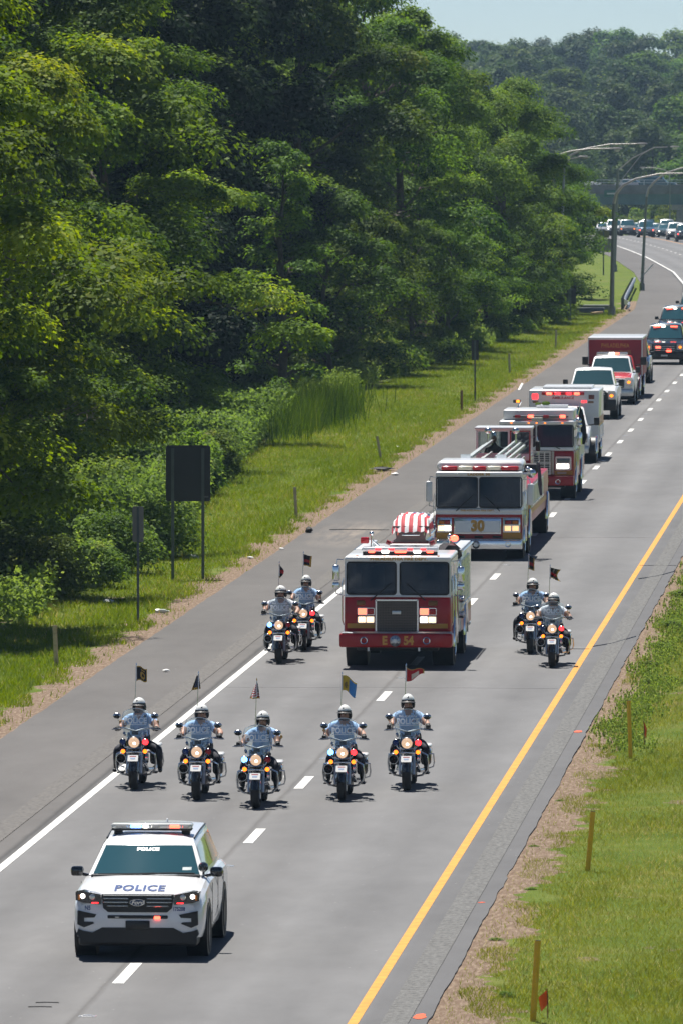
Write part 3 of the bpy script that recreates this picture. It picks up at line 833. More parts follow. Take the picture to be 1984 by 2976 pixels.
weeds('roadside_weeds', 'bright leafy weeds along the far end of the right pavement edge', on_ground(U[::4], Y_[::4]), .13, .032, 80, 24)
g_ = np.random.default_rng(77); n_ = 3000
U = np.clip(g_.normal(-24.3, .75, n_), -26.5, -21.9); Y_ = g_.normal(356, 10, n_)
blades('reeds', 'clump of tall green reeds standing before the dark woods', on_ground(U, Y_), 1.3, .02, LEAF_C, 78, .22, 'reeds', .4)
# leafy weed tufts creeping over the right pavement edge
wt = shrub_data(66, .34, .28, .045, 900, LEAF_S)
tufts = [(-5.9, 177.5, .8), (-5.75, 184.5, .7), (-5.95, 214, 1.3), (-6.05, 206, 1.2), (-6.1, 199, .9), (-6.5, 160, .3), (-6.52, 150, .28), (-6.2, 141.5, .4), (-6.35, 133, .35), (-5.8, 124.5, .5), (-5.95, 119.0, .9), (-6.1, 228, 1.4), (-6.1, 240, 1.4), (-5.9, 193, .8)]
for i, (X, Y, s) in enumerate(tufts):
    o = thing('weed_tuft', 'leafy weed tuft on the bare earth of the right verge, %s from the far end' % ORD[len(tufts) - 1 - sorted(q[1] for q in tufts).index(Y)], 'weed', (X, Y, gh(X, Y)), rnd.uniform(0, 6), 'weed tufts on the right verge')
    o.scale = (s * .8, s * 1.3, s * rnd.uniform(.3, .5))
    link('stems', wt[0], o); link('foliage', wt[1], o)
# ------------------------------------------------------------------ signs, posts, lamps, guardrail, litter
SIGNBACK = mat('sign_back_dark', (0.040, 0.044, 0.050), .55, .3, var=.12, vscale=1.5)
SIGNGREY = mat('sign_back_aluminium', (0.20, 0.195, 0.175), .5, .4, var=.12, vscale=2)
POSTM = mat('sign_post_steel', (0.10, 0.125, 0.12), .55, .4, var=.2, vscale=3)
s = thing('road_sign', 'large dark rectangular sign back on two thin posts by the left verge', 'sign', (-19.4, 236.0, 0))
MB().prism(rpoly(-.59, .59, 2.02, 3.50, .06), -.005, .005).build('panel', SIGNBACK, s)
for x_ in (-.40, .40):
    MB().box(x_ - .03, x_ + .03, -.05, -.006, -.1, 3.42).box(x_ - .045, x_ - .03, -.05, -.045, -.1, 3.42).build('post', POSTM, s, loc=(0, -.3 if x_ < 0 else 0, 0) if False else None)
for z_ in (2.3, 2.8, 3.25):
    MB().box(-.55, .55, -.016, -.006, z_ - .02, z_ + .02).build('stringer', SIGNBACK, s)
MB().box(.42, .54, -.0075, -.0055, 2.12, 2.16).build('sticker', mat('sticker_grey', (.12, .12, .12), .6), s)
s = thing('mile_marker', 'narrow grey sign back on a single post left of the large dark sign', 'sign', (-18.92, 215.4, -.05))
MB().prism(rpoly(-.135, .135, 1.98, 2.84, .03), -.004, .004).build('panel', SIGNGREY, s)
MB().box(-.028, .028, -.05, -.006, -.1, 2.84).build('post', POSTM, s)
MB().box(.07, .12, -.0065, -.0045, 2.02, 2.05).build('sticker', mat('sticker_grey', (.12, .12, .12), .6), s)
s = thing('mile_marker', 'narrow grey sign back on a post beside the distant trucks, far along the verge', 'sign', (-19.19, 383, -.05))
MB().prism(rpoly(-.15, .15, 1.75, 2.6, .03), -.004, .004).build('panel', SIGNBACK, s)
MB().box(-.035, .035, -.05, -.006, -.1, 2.6).build('post', POSTM, s)
s = thing('road_sign', 'dark square sign back on a short post in front of the wooden-pole light', 'sign', (-21.1, 533.5, -.05))
MB().prism(rpoly(-.38, .38, .95, 2.05, .05), -.005, .005).build('panel', SIGNBACK, s)
MB().box(-.09, .09, -.12, -.006, -.1, 2.0).build('post', POSTM, s)
X0 = -25.0; Y0 = 693
s = thing('road_sign', 'rounded grey sign back with a small olive plaque above, behind the nearest lamp post', 'sign', (X0 + .2, Y0, gz(Y0) - .05))
MB().prism(rpoly(-.66, .66, 1.7, 2.75, .22), -.005, .005).build('panel', SIGNGREY, s)
MB().prism(rpoly(-.45, .45, 2.8, 3.35, .08), -.005, .005).build('plaque', mat('olive_plaque', (.14, .13, .05), .6), s)
MB().box(-.05, .05, -.08, -.006, -.1, 3.3).build('post', POSTM, s)

WOODP = mat('tan_post', (0.52, 0.42, 0.25), .8, var=.3, vscale=9, bump=.3, bscale=30)
GREYP = mat('grey_post', (0.46, 0.41, 0.34), .8, var=.3, vscale=9)
AMBP = mat('amber_post', (0.82, 0.47, 0.03), .6, var=.12, vscale=9)
def post_mesh(w_, h, m):
    mb = MB(); t = .018
    mb.prism([(-w_, 0), (-w_, -.02), (-w_ + t, -.035), (w_ - t, -.035), (w_, -.02), (w_, 0)], -.15, h, 'z')
    return mb.mesh('post', m, 40)
def delin(X, Y, h, w_, m, label, tilt=0.0, tiltx=0.0, group=None, cap=False, n='marker_post'):
    o = thing(n, label, 'post', (X, Y, gh(X, Y)), 0, group)
    o.rotation_euler = (tiltx, tilt, 0)
    link('post', post_mesh(w_, h, m), o)
    if cap: MB().box(-w_ + .004, w_ - .004, -.033, -.002, h - .001, h + .006).build('cap', BLACK, o)
    else: MB().box(-w_ + .008, w_ - .008, -.0385, -.0355, h - .16, h - .03).build('reflector', m, o)
    return o
GP = 'yellow marker posts on the right verge'
delin(-5.58, 170.8, 1.10, .038, AMBP, 'yellow marker post beside the small orange flag, farthest of three on the right verge', R(-2), 0, GP, True)
delin(-5.44, 145.2, .98, .04, AMBP, 'yellow marker post without a flag, middle of three on the right verge', R(5), 0, GP, True)
delin(-5.27, 120.9, 1.12, .042, AMBP, 'yellow marker post at the bottom of the picture, nearest on the right verge', R(3.5), 0, GP, True)
GL = 'marker posts along the left verge'
delin(-19.31, 199.0, .92, .05, WOODP, 'tan marker post nearest the camera on the left verge grass', R(-2.5), 0, GL)
delin(-19.11, 272.7, .92, .045, GREYP, 'grey marker post on the verge above the flagged motorcycles, second from the near end', R(-3), 0, GL)
delin(-19.4, 319.8, .80, .045, GREYP, 'grey marker post tilted sideways, third from the near end on the left verge', R(-10), 0, GL)
delin(-19.12, 370.5, .85, .05, mat('brown_post', (.22, .13, .07), .8, var=.3), 'brown faint marker post left of the narrow distant sign', 0, 0, GL)
delin(-19.64, 424.8, .95, .05, GREYP, 'grey marker post beyond the narrow distant sign, fifth from the near end', R(-2), 0, GL)
delin(-19.31, 469.8, .95, .05, GREYP, 'grey marker post farthest along the left verge', R(1), 0, GL)
WHITEP = mat('white_post', (.7, .7, .68), .6)
o = delin(-17.95, 397, 1.3, .05, WHITEP, 'white marker post lying knocked over on the grass edge', R(20), R(-78), None, n='fallen_post')
o = delin(-21.2, 668, 1.5, .05, WHITEP, 'white leaning stake on the far grass island near the lamp posts', R(42), 0, None, n='leaning_stake')
# orange pin flags
PINF = mat('orange_flag', (0.95, 0.14, 0.03), .7, emit=None)
WIRE = mat('rusty_wire', (.22, .08, .035), .8)
def pinflag(X, Y, h, label, s_, droop):
    o = thing('pin_flag', label, 'flag', (X, Y, gh(X, Y)), 0, 'orange pin flags on the right verge')
    MB().tube([(0, 0, -.1), (0, 0, h * .6), (-.01, 0, h)], .008, 5).build('wire', WIRE, o)
    P = []
    for j in range(5):
        row = []
        for i in range(5):
            f = i / 4; q = j / 4
            row.append((-.005 + s_ * .16 * f * (1 - .3 * q), .03 * math.sin(f * 5 + q * 2), h - .02 - .2 * q - droop * f))
        P.append(row)
    MB().grid(P).build('flag', PINF, o)
pinflag(-5.42, 174.0, .5, 'small orange pin flag behind the farthest yellow post', .35, .14)
pinflag(-5.09, 121.4, .42, 'orange pin flag with drooping cloth beside the nearest yellow post', -.75, .10)

# lamp posts
LAMPP = mat('lamp_post_paint', (0.20, 0.215, 0.20), .5, .35, var=.2, vscale=2)
LAMPA = mat('lamp_arm_aluminium', (0.42, 0.40, 0.38), .4, .6, var=.15)
def lamp(X, Y, hp, reach, rise, label, side=1, r=.11, truss=False, lean=0.0):
    z0 = gz(Y) - .05
    o = thing('street_lamp', label, 'street lamp', (X, Y, z0), 0, 'street lamps by the far bend')
    MB().cyl((0, 0, -.3), (0, 0, .55), r * 1.7, r * 1.5, 10).build('base', LAMPP, o)
    top = hp * .86 if not truss else hp
    MB().tube([(0, 0, .5), (lean * .5, 0, hp * .5), (lean, 0, top)], [r, r * .82, r * .66], 10).build('pole', LAMPP, o)
    A = MB()
    if truss:
        A.tube([(lean, 0, hp - .15), (side * reach * .35, 0, hp + rise * .5), (side * reach * .75, 0, hp + rise * .98), (side * reach, 0, hp + rise)], [.06, .055, .045, .035], 6)
        A.tube([(lean, 0, hp - 1.3), (side * reach * .2, 0, hp - .55), (side * reach * .5, 0, hp + rise * .62), (side * reach * .68, 0, hp + rise * .9)], .035, 6)
    else:
        A.tube([(lean, 0, top), (lean + side * reach * .03, 0, top + (hp - top) * .55), (lean + side * reach * .12, 0, hp), (lean + side * reach * .3, 0, hp + rise * .55), (lean + side * reach * .62, 0, hp + rise * .95), (lean + side * reach, 0, hp + rise)],
               [r * .66, r * .6, r * .55, .055, .05, .04], 8)
    A.build('arm', LAMPA, o)
    hx = lean + side * reach; hz = hp + rise
    H_ = MB(); H_.loft([[(hx + side * (t - .1), q[0] * k_, hz + q[1] * k_ + .02) for q in ((-.14, -.02), (-.08, .08), (.08, .08), (.14, -.02), (.08, -.05), (-.08, -.05))] for t, k_ in ((0, .45), (.2, 1), (.5, 1), (.72, .5))])
    hd = H_.build('lamp_head', LAMPA, o)
    MB().sph((hx + side * .28, 0, hz - .06), (.2, .12, .14), 10, 4, lo=-1, hi=0.05).build('lens', mat('lamp_lens', (.55, .55, .52), .2), hd)
    return o
lamp(-18.98, 544.6, 7.9, 4.5, .75, 'nearest street lamp with a long curved arm beside the guardrail end', 1, .15, lean=.12)
lamp(-19.51, 620.0, 7.6, 4.6, 1.1, 'street lamp with curved arm standing on the pavement edge right of the guardrail', 1, .12, lean=.3)
lamp(-24.4, 705.0, 8.1, 4.2, 1.7, 'street lamp with straight pole and double braced arm behind the nearest lamp', 1, .17, truss=True, lean=.3)
lamp(-23.4, 566.0, 9.7, 3.7, .35, 'street lamp whose arm pokes out of the trees, nearer of the pair', 1, .12)
lamp(-24.2, 598.0, 9.5, 5.1, .75, 'street lamp whose longer arm pokes out of the trees, farther of the pair', 1, .12)
lamp(-30.8, 1085.0, 8.3, 3.0, .4, 'small distant street lamp in front of the overpass with its arm to the left', -1, .1)
lp = thing('street_lamp', 'weathered pole light half hidden by leaves behind the dark square sign', 'street lamp', (-22.3, 549, -.05), 0, 'street lamps by the far bend')
MB().tube([(0, 0, -.2), (.1, 0, 5), (.25, 0, 9.2)], [.11, .095, .07], 8).build('pole', GALV, lp)
MB().tube([(.25, 0, 9.0), (.6, 0, 9.5), (1.2, 0, 9.6)], .04, 6).build('arm', LAMPA, lp)
MB().rbox(1.1, 1.7, -.12, .12, 9.52, 9.68, .05).build('lamp_head', LAMPA, lp)

# guardrail
gr = thing('guardrail', 'steel guardrail section beside the far shoulder near the lamp posts', 'guardrail', (0, 0, 0))
P = []
for Y in np.linspace(556, 632, 26):
    x_ = -18.75 + off(Y) * .9 + (.35 if Y < 562 else 0)
    z_ = gz(Y) - (0.35 * (1 - min(1, (Y - 556) / 10)) if Y < 566 else 0)
    P.append([(x_ + dx, Y, z_ + zz) for dx, zz in ((.0, .42), (.08, .48), (.08, .52), (.0, .58), (.08, .64), (.08, .68), (0, .74), (-.02, .74), (-.02, .42))])
MB().loft(P).build('beam', mat('guardrail_zinc', (.46, .47, .47), .38, .7, var=.2), gr)
pm = MB().box(-.08, .08, -.06, .06, -.5, .72).mesh('post', POSTM)
for Y in np.linspace(560, 630, 19):
    link('post', pm, gr, (-18.86 + off(Y) * .9, Y, gz(Y)))

# litter and oddments on the verge
def blob(name, label, cat, X, Y, sx_, sy_, sz_, m, seed, group=None):
    g = np.random.default_rng(seed); mb = MB(); mb.sph((0, 0, 0), 1, 9, 6)
    mb.v = [(v[0] * sx_ * g.uniform(.7, 1.3), v[1] * sy_ * g.uniform(.7, 1.3), v[2] * sz_ * g.uniform(.7, 1.3) + sz_ * .8) for v in mb.v]
    o = mb.build(name, m, None, 50, (X, Y, (gh(X, Y) if not -18 < X < -6.7 else 0) + .02))
    return tag(o, label, cat, group)
LIT = mat('litter_white', (.72, .72, .70), .6)
bt = thing('bottle', 'pale plastic bottle lying on the grass right of the narrow sign post', 'bottle', (-18.7, 219.6, gh(-18.7, 219.6) + .06))
MB().lathe([(.0, -.16), (.05, -.155), (.055, -.1), (.055, .06), (.03, .12), (.02, .16), (0, .165)], (0, 0, 0), 'x', 10).build('body', mat('bottle_plastic', (.5, .55, .5), .2), bt)
MB().cyl((.16, 0, 0), (.185, 0, 0), .022, n=8).build('cap', LIT, bt)
for i, (X, Y, a) in enumerate(((-18.55, 246.5, .09), (-18.05, 251.5, .08), (-17.9, 303, .12), (-20.6, 226, .14), (-20.3, 248.5, .16), (-19.4, 330, .07), (-16.6, 196, .07))):
    blob('litter', 'crumpled scrap of white litter by the left roadside, %s from the near end' % ORD[sorted((226, 246.5, 251.5, 303, 248.5, 330, 196)).index(Y)], 'litter', X, Y, a, a * .8, a * .35, LIT, 90 + i, 'white litter on the left roadside')
o = MB().tube([(-.85, 0, .02), (-.2, .15, .025), (.9, -.1, .02)], .012, 5).build('metal_rod', BLACK, None, 40, (-16.6, 263.0, 0)); tag(o, 'thin dark rod lying across the left shoulder', 'rod')
o = blob('tyre_scrap', 'dark scrap of tyre at the pavement edge beside the thin rod', 'scrap', -17.95, 261.5, .12, .3, .08, RUBBER, 120)
o = blob('tyre_scrap', 'black tyre shred lying in the left verge grass', 'scrap', -18.6, 308, .35, .5, .06, RUBBER, 121)
pk = MB(); pk.rbox(-.12, .12, -1.1, 1.1, .0, .12, .02); o = pk.build('plank', mat('plank_wood', (.45, .30, .15), .8, var=.3), None, 35, (-19.9, 545, .05)); o.rotation_euler = (0, 0, R(-12)); tag(o, 'tan wooden plank lying by the foot of the nearest street lamp', 'plank')
for i, (X, Y) in enumerate(((-20.6, 552.0), (-20.4, 560.0))):
    pk = MB(); pk.rbox(-.9, .9, -.5, .5, 0, .32, .05); o = pk.build('concrete_slab', CONCD, None, 35, (X, Y, -.05)); tag(o, ('nearer' if i == 0 else 'farther') + ' dark concrete slab beside the guardrail', 'slab')
# ------------------------------------------------------------------ cars (front at y = 0, facing -y, ground at z = 0)
_C = {}
def cached(key, fn):
    if key not in _C: _C[key] = fn()
    return _C[key]
def wheel(parent, x, y, r, w_, rimm=None, dual=False):
    """tyre with a rim child; x is the outer face side"""
    s_ = 1 if x > 0 else -1
    def ty():
        return MB().lathe([(r * .62, -w_ / 2), (r * .9, -w_ / 2), (r * .985, -w_ * .36), (r, -w_ * .2), (r, w_ * .2), (r * .985, w_ * .36), (r * .9, w_ / 2), (r * .62, w_ / 2), (r * .62, -w_ / 2)], n=24).mesh('wheel', RUBBER, 50)
    def ri():
        mb = MB(); mb.lathe([(.0, w_ * .30), (r * .2, w_ * .32), (r * .24, w_ * .22), (r * .56, w_ * .18), (r * .6, w_ * .5), (r * .64, w_ * .52), (r * .64, -w_ * .4), (0, -w_ * .4)], n=18)
        for i in range(6):
            q = i * math.pi / 3; mb.tube([(w_ * .3, r * .18 * math.cos(q), r * .18 * math.sin(q)), (w_ * .34, r * .56 * math.cos(q), r * .56 * math.sin(q))], r * .07, 4)
        return mb.mesh('rim', rimm or STEEL, 40)
    o = link('wheel', cached(('ty', r, w_), ty), parent, (x - s_ * w_ / 2, y, r))
    ro = link('rim', cached(('ri', r, w_, rimm), ri), o)
    if s_ < 0: o.rotation_euler = (0, 0, math.pi)
    return o

def body_section(w_, zb, zt, y, crown=.03, ins=.0):
    h = zt - zb
    half = [(0, zt + crown), (.45 * w_, zt + crown * .8), (.78 * w_, zt + crown * .2), (.92 * w_, zt - .035), (.975 * w_, zt - .10), (w_, zt - .3 * h), (w_ * 1.0, zb + .4 * h), (.985 * w_, zb + .2 * h), (.95 * w_, zb + .05 * h), (.86 * w_, zb), (0, zb)]
    return [(x, y, z) for x, z in half] + [(-x, y, z) for x, z in half[-2:0:-1]]
def plan_ring(yf, yr, wf, wr, z, bulge, crown=0.0, drop=0.0):
    out = _plan_ring(yf, yr, wf, wr, z, bulge, crown)
    return [(x, y, q - drop * max(0.0, 1 - (y - yf) / 1.3) ** 1.6) for x, y, q in out]
def _plan_ring(yf, yr, wf, wr, z, bulge, crown=0.0):
    out = []
    for i in range(9):
        s_ = -1 + 2 * i / 8; out.append((s_ * wf, yf + bulge * s_ * s_, z + crown * (1 - s_ * s_)))
    for i in range(1, 6):
        f = i / 6; out.append((wf + (wr - wf) * f + .015 * math.sin(f * math.pi), yf + bulge + (yr - .08 - yf - bulge) * f, z))
    for i in range(9):
        s_ = 1 - 2 * i / 8; out.append((s_ * wr, yr - .08 * s_ * s_, z + crown * (1 - s_ * s_)))
    for i in range(1, 6):
        f = 1 - i / 6; out.append((-(wf + (wr - wf) * f + .015 * math.sin(f * math.pi)), yf + bulge + (yr - .08 - yf - bulge) * f, z))
    return out
def car(root, P, paint, glass=SKYGLASS, low=BLACK):
    L, W, H = P['L'], P['W'] / 2, P['H']
    hz1, hz2, hy = P['hood_z'], P['hood_z2'], P['hood_y']
    zb = P.get('clear', .30); belt = P.get('belt', hz2 + .02)
    tail = P.get('tail', L); tz = P.get('tail_z', belt)
    st = [(0.0, W * .80, zb + .16, hz1 - .30), (.03, W * .90, zb + .06, hz1 - .14), (.12, W * .955, zb, hz1 - .045), (.30, W * .985, zb - .02, hz1), (hy * .55, W, zb - .03, hz1 + (hz2 - hz1) * .55), (hy, W, zb - .03, hz2), (hy + .35, W, zb - .03, belt),
          ((hy + L) / 2, W, zb - .03, belt), (L * .86, W, zb - .02, tz), (L - .12, W * .97, zb, tz - .03), (L, W * .9, zb + .1, tz - .12)]
    b = MB().loft([body_section(a, c, d, y, P.get('crown', .03)) for y, a, c, d in st]).build('body', paint, root, 28)
    # greenhouse
    yt = P['wt_y']; rz = P.get('roof_z', H); ye = P['roof_end']; yb = P['rear_y']
    wb = P.get('wb', W * .93); wt = P.get('wt', W * .74)
    dp = P.get('drop', 0.0)
    r0 = plan_ring(hy - .02, yb, wb, wb * .97, belt - .02, .16); r1 = plan_ring(yt, ye, wt, wt * .95, rz - .06, .09, .02, dp)
    r2 = plan_ring(yt + .10, ye - .07, wt * .95, wt * .9, rz - .012, .09, .03, dp); r3 = plan_ring(yt + .5, ye - .5, wt * .6, wt * .55, rz + .015, .02, .01, dp * .3)
    P['_cabin'] = MB().loft([r0, r1, r2, r3]).build('cabin', paint, root, 25)
    def patch(i0, i1, t0, t1, name, m, push=.008, ins=(0, 0)):
        G_ = []
        n = i1 - i0
        for j in range(5):
            t = t0 + (t1 - t0) * j / 4; row = []
            for i in range(n + 1):
                a0 = r0[(i0 + i) % len(r0)]; a1 = r1[(i0 + i) % len(r1)]
                p = [a0[k_] + (a1[k_] - a0[k_]) * t for k_ in range(3)]
                row.append(p)
            # trim both ends
            e0 = [row[0][k_] + (row[1][k_] - row[0][k_]) * ins[0] for k_ in range(3)]; e1 = [row[-1][k_] + (row[-2][k_] - row[-1][k_]) * ins[1] for k_ in range(3)]
            row[0] = e0; row[-1] = e1
            c = Vector((0, (hy + yb) / 2, (belt + rz) / 2 - .3))
            G_.append([tuple(Vector(p) + (Vector(p) - c).normalized() * push * 1.5) for p in row])
        return MB().grid(G_).build(name, m, root, 60)
    P['_patch'] = patch
    P['_ws'] = patch(0, 8, .06, .955, 'windscreen', glass, ins=(.30, .30))
    patch(8, 11, .12, .90, 'side_window', glass, ins=(.25, .06)); patch(11, 14, .12, .90, 'side_window', glass, ins=(.06, .3))
    patch(22, 25, .12, .90, 'side_window', glass, ins=(.3, .06)); patch(25, 28, .12, .90, 'side_window', glass, ins=(.06, .25))
    patch(14, 22, .25, .85, 'rear_window', glass, ins=(.3, .3))
    r = P.get('wr', .37)
    for x_, y_ in ((-W, P['axf']), (W, P['axf']), (-W, P['axr']), (W, P['axr'])):
        s_ = 1 if x_ > 0 else -1
        MB().cyl((x_ - s_ * .30, y_, r + .02), (x_ + s_ * .006, y_, r + .02), r * 1.16, n=22).build('wheel_well', low, root)
        wheel(root, x_ + s_ * .012, y_, r, P.get('ww', .24), P.get('rim'))
    MB().rbox(-W * .9, W * .9, .05, L - .1, zb - .1, zb + .05, .05).build('underbody', BLACK, root)
    P['_body'] = b
    return b
def door_lines(root, W, belt, zb, ys):
    for x_ in (-1, 1):
        for y_ in ys:
            MB().box(x_ * W * 1.0 - .004, x_ * W * 1.0 + .004, y_ - .008, y_ + .008, zb + .12, belt - .12).build('door_seam', BLACK, root, None)
def mirror(root, x, y, z, m, w_=.2, h=.14, arm=.12):
    s_ = 1 if x > 0 else -1
    mb = MB(); mb.rbox(min(x, x + s_ * w_), max(x, x + s_ * w_), y - .05, y + .06, z, z + h, .04)
    mb.tube([(x - s_ * arm, y + .03, z + .0), (x + s_ * .03, y + .02, z + .03)], .025, 6)
    o = mb.build('mirror', m, root)
    MB().box(min(x + s_ * .02, x + s_ * (w_ - .02)), max(x + s_ * .02, x + s_ * (w_ - .02)), y + .061, y + .064, z + .02, z + h - .02).build('mirror_glass', CHROME, o)
    return o

from mathutils.bvhtree import BVHTree
def conform(o, target, direction, gap=.004):
    """press a lettering or panel mesh onto the surface it is applied to"""
    d = Vector(direction).normalized()
    me = o.data
    bm = bmesh.new(); bm.from_mesh(me)
    bmesh.ops.triangulate(bm, faces=bm.faces); bmesh.ops.subdivide_edges(bm, edges=bm.edges, cuts=2, use_grid_fill=True)
    bm.to_mesh(me); bm.free()
    bpy.context.view_layer.update()
    me.transform(o.matrix_basis); o.matrix_basis = Matrix.Identity(4)
    bv = BVHTree.FromPolygons([v.co[:] for v in target.data.vertices], [p.vertices[:] for p in target.data.polygons])
    for v in me.vertices:
        h = bv.ray_cast(v.co - d * 2.0, d)
        if h[0] is not None: v.co = h[0] - d * gap
    return o

# ---- white police SUV at the head of the convoy
pv = thing('police_suv', 'white police SUV with blue lettering on its bonnet leading the convoy', 'police car', (-11.36, 129.2, 0))
PS = dict(L=4.95, W=1.93, H=1.66, drop=.09, hood_z=.975, hood_z2=1.11, hood_y=1.34, wt_y=1.90, roof_z=1.67, roof_end=4.55, rear_y=4.85, axf=.93, axr=3.80, wr=.375, ww=.25, clear=.30, wb=.85, wt=.675, belt=1.13, rim=BLACK)
PW = mat('police_white', (0.78, 0.79, 0.80), .22, coat=.7, var=.03, vscale=2)
car(pv, PS, PW)
door_lines(pv, .965, 1.13, .3, (1.55, 2.6, 3.6))
SILV = mat('silver_bar', (.62, .62, .6), .25, .9)
g = MB(); g.prism([(-.525, .955), (.525, .955), (.50, .76), (.43, .70), (-.43, .70), (-.50, .76)], -.025, .1); gr_ = g.build('grille', BLACK, pv)
for z_ in (.945, .90, .845, .79):
    xx = .50 if z_ > .8 else .45
    if z_ in (.90, .845, .79):
        MB().rbox(-xx, -.13, -.045, -.02, z_ - .010, z_ + .010, .008, 1).build('grille_bar', SILV, gr_)
        MB().rbox(.13, xx, -.045, -.02, z_ - .010, z_ + .010, .008, 1).build('grille_bar', SILV, gr_)
    else:
        MB().rbox(-xx, xx, -.042, -.02, z_ - .006, z_ + .006, .005, 1).build('grille_bar', SILV, gr_)
em = MB().lathe([(0, .0), (.9, .0), (1.0, .3), (1.0, 1.0)], n=28, axis='y')
em.v = [(v[0] * .112, -.06 + v[1] * .03, .845 + v[2] * .053) for v in em.v]
emo = em.build('emblem', mat('emblem_blue', (.02, .045, .11), .25, coat=.5), pv)
MB().tube([(.108 * math.cos(q), -.058, .845 + .049 * math.sin(q)) for q in np.linspace(0, 2 * math.pi, 28)[:-1]], .005, 5, closed=True).build('emblem_rim', CHROME, emo)
text('Ford', .085, CHROME, emo, (0, -.0625, .843), shear=.35, bold=.002, sx=1.1)
HL = mat('headlamp_black', (.02, .021, .024), .1, coat=1.0)
for s_ in (-1, 1):
    P_ = [(s_ * .535, .955), (s_ * .80, 1.005), (s_ * .905, .985), (s_ * .90, .87), (s_ * .80, .835), (s_ * .535, .81)]
    if s_ < 0: P_ = P_[::-1]
    h = MB().prism(P_, -.012, .25).build('headlamp', HL, pv)
    MB().sph((s_ * .80, -.01, .93), (.036, .02, .036), 12, 6).build('bulb', WHITELIT, h)
    MB().sph((s_ * .66, -.01, .92), (.045, .018, .045), 12, 6).build('projector', CLEARLAMP, h)
    MB().rbox(s_ * .62 - .05, s_ * .62 + .05, -.02, 0, .825, .842, .006, 1).build('marker_lamp', REDLIT, h)
    MB().rbox(s_ * .855 - .018, s_ * .855 + .018, -.018, 0, .87, .96, .008, 1).build('side_marker', AMBERLENS, h)
    # c-shaped intake at each end of the bumper
    P_ = [(s_ * .60, .665), (s_ * .875, .72), (s_ * .88, .52), (s_ * .78, .475), (s_ * .63, .535), (s_ * .65, .555), (s_ * .78, .56), (s_ * .78, .615), (s_ * .63, .62)]
    if s_ < 0: P_ = P_[::-1]
    MB().prism(P_, -.012, .2).build('intake', BLACK, pv, None)
sl = MB().rbox(-.44, .44, -.02, .1, .605, .655, .015).build('light_slot', BLACK, pv)
MB().rbox(.24, .33, -.03, 0, .60, .645, .008, 1).build('red_light', REDHOT, sl)
MB().rbox(-.33, -.27, -.026, 0, .612, .638, .006, 1).build('clear_light', CLEARLAMP, sl)
MB().rbox(-.175, .175, -.035, .1, .455, .575, .01).build('plate_holder', BLACK, pv)
ch = MB().prism([(-.80, .425), (-.66, .40), (-.52, .475), (.52, .475), (.66, .40), (.80, .425), (.87, .45), (.89, .38), (.80, .26), (-.80, .26), (-.89, .38), (-.87, .45)], -.008, .4).build('lower_bumper', BLACK, pv, None)
mirror(pv, -.93, 1.55, 1.09, GLOSSBLACK, .19, .145); mirror(pv, .93, 1.55, 1.09, GLOSSBLACK, .19, .145)
sp = MB().lathe([(0, -.09), (.05, -.085), (.075, -.03), (.07, .04), (0, .05)], (.84, 1.46, 1.24), 'y', 12).tube([(.84, 1.46, 1.18), (.83, 1.56, 1.09)], .018, 6).build('spotlight', GLOSSBLACK, pv)
# bonnet creases
for x_ in (-.62, -.26, .26, .62):
    MB().tube([(x_ * .98, .32, 1.002 - abs(x_) * .024), (x_, .9, 1.078 - abs(x_) * .03), (x_ * 1.04, 1.24, 1.128 - abs(x_) * .03)], .006, 4).build('bonnet_crease', PW, pv)
wpr = MB(); wpr.tube([(-.70, 1.35, 1.135), (-.1, 1.27, 1.15), (.15, 1.28, 1.16)], .012, 5); wpr.build('wiper', BLACK, pv)
wpr = MB(); wpr.tube([(-.05, 1.31, 1.145), (.35, 1.31, 1.16), (.72, 1.38, 1.15)], .012, 5); wpr.build('wiper', BLACK, pv)
MB().rbox(-.80, .80, 1.25, 1.42, 1.10, 1.135, .012).build('cowl', BLACK, pv)
BLUELET = mat('police_blue', (.015, .05, .19), .4)
o = conform(text('POLICE', .42, BLUELET, pv, (0, .36, 1.3), (0, 0, 0), bold=.012, sx=.50, spacing=1.1, extrude=0), PS['_body'], (0, 0, -1), .008)
o = conform(text('POLICE', .055, WHITE, pv, (0, 1.4, 1.470), bold=.003, sx=1.75, spacing=1.05, extrude=0), PS['_ws'], (0, 1, 0))
conform(text('175208', .075, BLUELET, pv, (.60, -.1, .745), bold=.002, sx=.8, extrude=0), PS['_body'], (0, 1, 0))
conform(text('N5', .085, BLUELET, pv, (-.73, -.1, .755), bold=.002, sx=.8, extrude=0), PS['_body'], (0, 1, 0))
conform(MB().grid([[(.53 + .065 * i, 1.2, 1.19 + .02 * j) for i in range(3)] for j in range(3)]).build('inspection_sticker', mat('sticker_white', (.42, .5, .5), .5), pv), PS['_ws'], (0, 1, 0))
# roof light bar
lb = MB().rbox(-.60, .60, 2.34, 2.66, 1.725, 1.805, .035, 3).build('light_bar', mat('light_bar_lens', (.60, .61, .58), .15, coat=.6), pv)
MB().rbox(-.59, .59, 2.36, 2.64, 1.695, 1.728, .01).build('light_bar_base', BLACK, lb)
for x0, x1, m_ in ((-.31, -.15, BLUELIT), (-.13, -.05, WHITELIT), (.27, .42, REDHOT), (-.52, -.36, CLEARLAMP), (.0, .12, CLEARLAMP), (.46, .56, CLEARLAMP)):
    MB().rbox(x0, x1, 2.33, 2.36, 1.738, 1.782, .008, 1).build('light_module', m_, lb)
for x_ in (-.5, .5): MB().box(x_ - .06, x_ + .06, 2.42, 2.56, 1.64, 1.697).build('bar_foot', BLACK, lb)
MB().lathe([(0, .10), (.012, .09), (.016, .06), (.03, .02), (.035, 0)], (.12, 3.7, 1.68), 'z', 10).build('antenna', WHITE, pv)
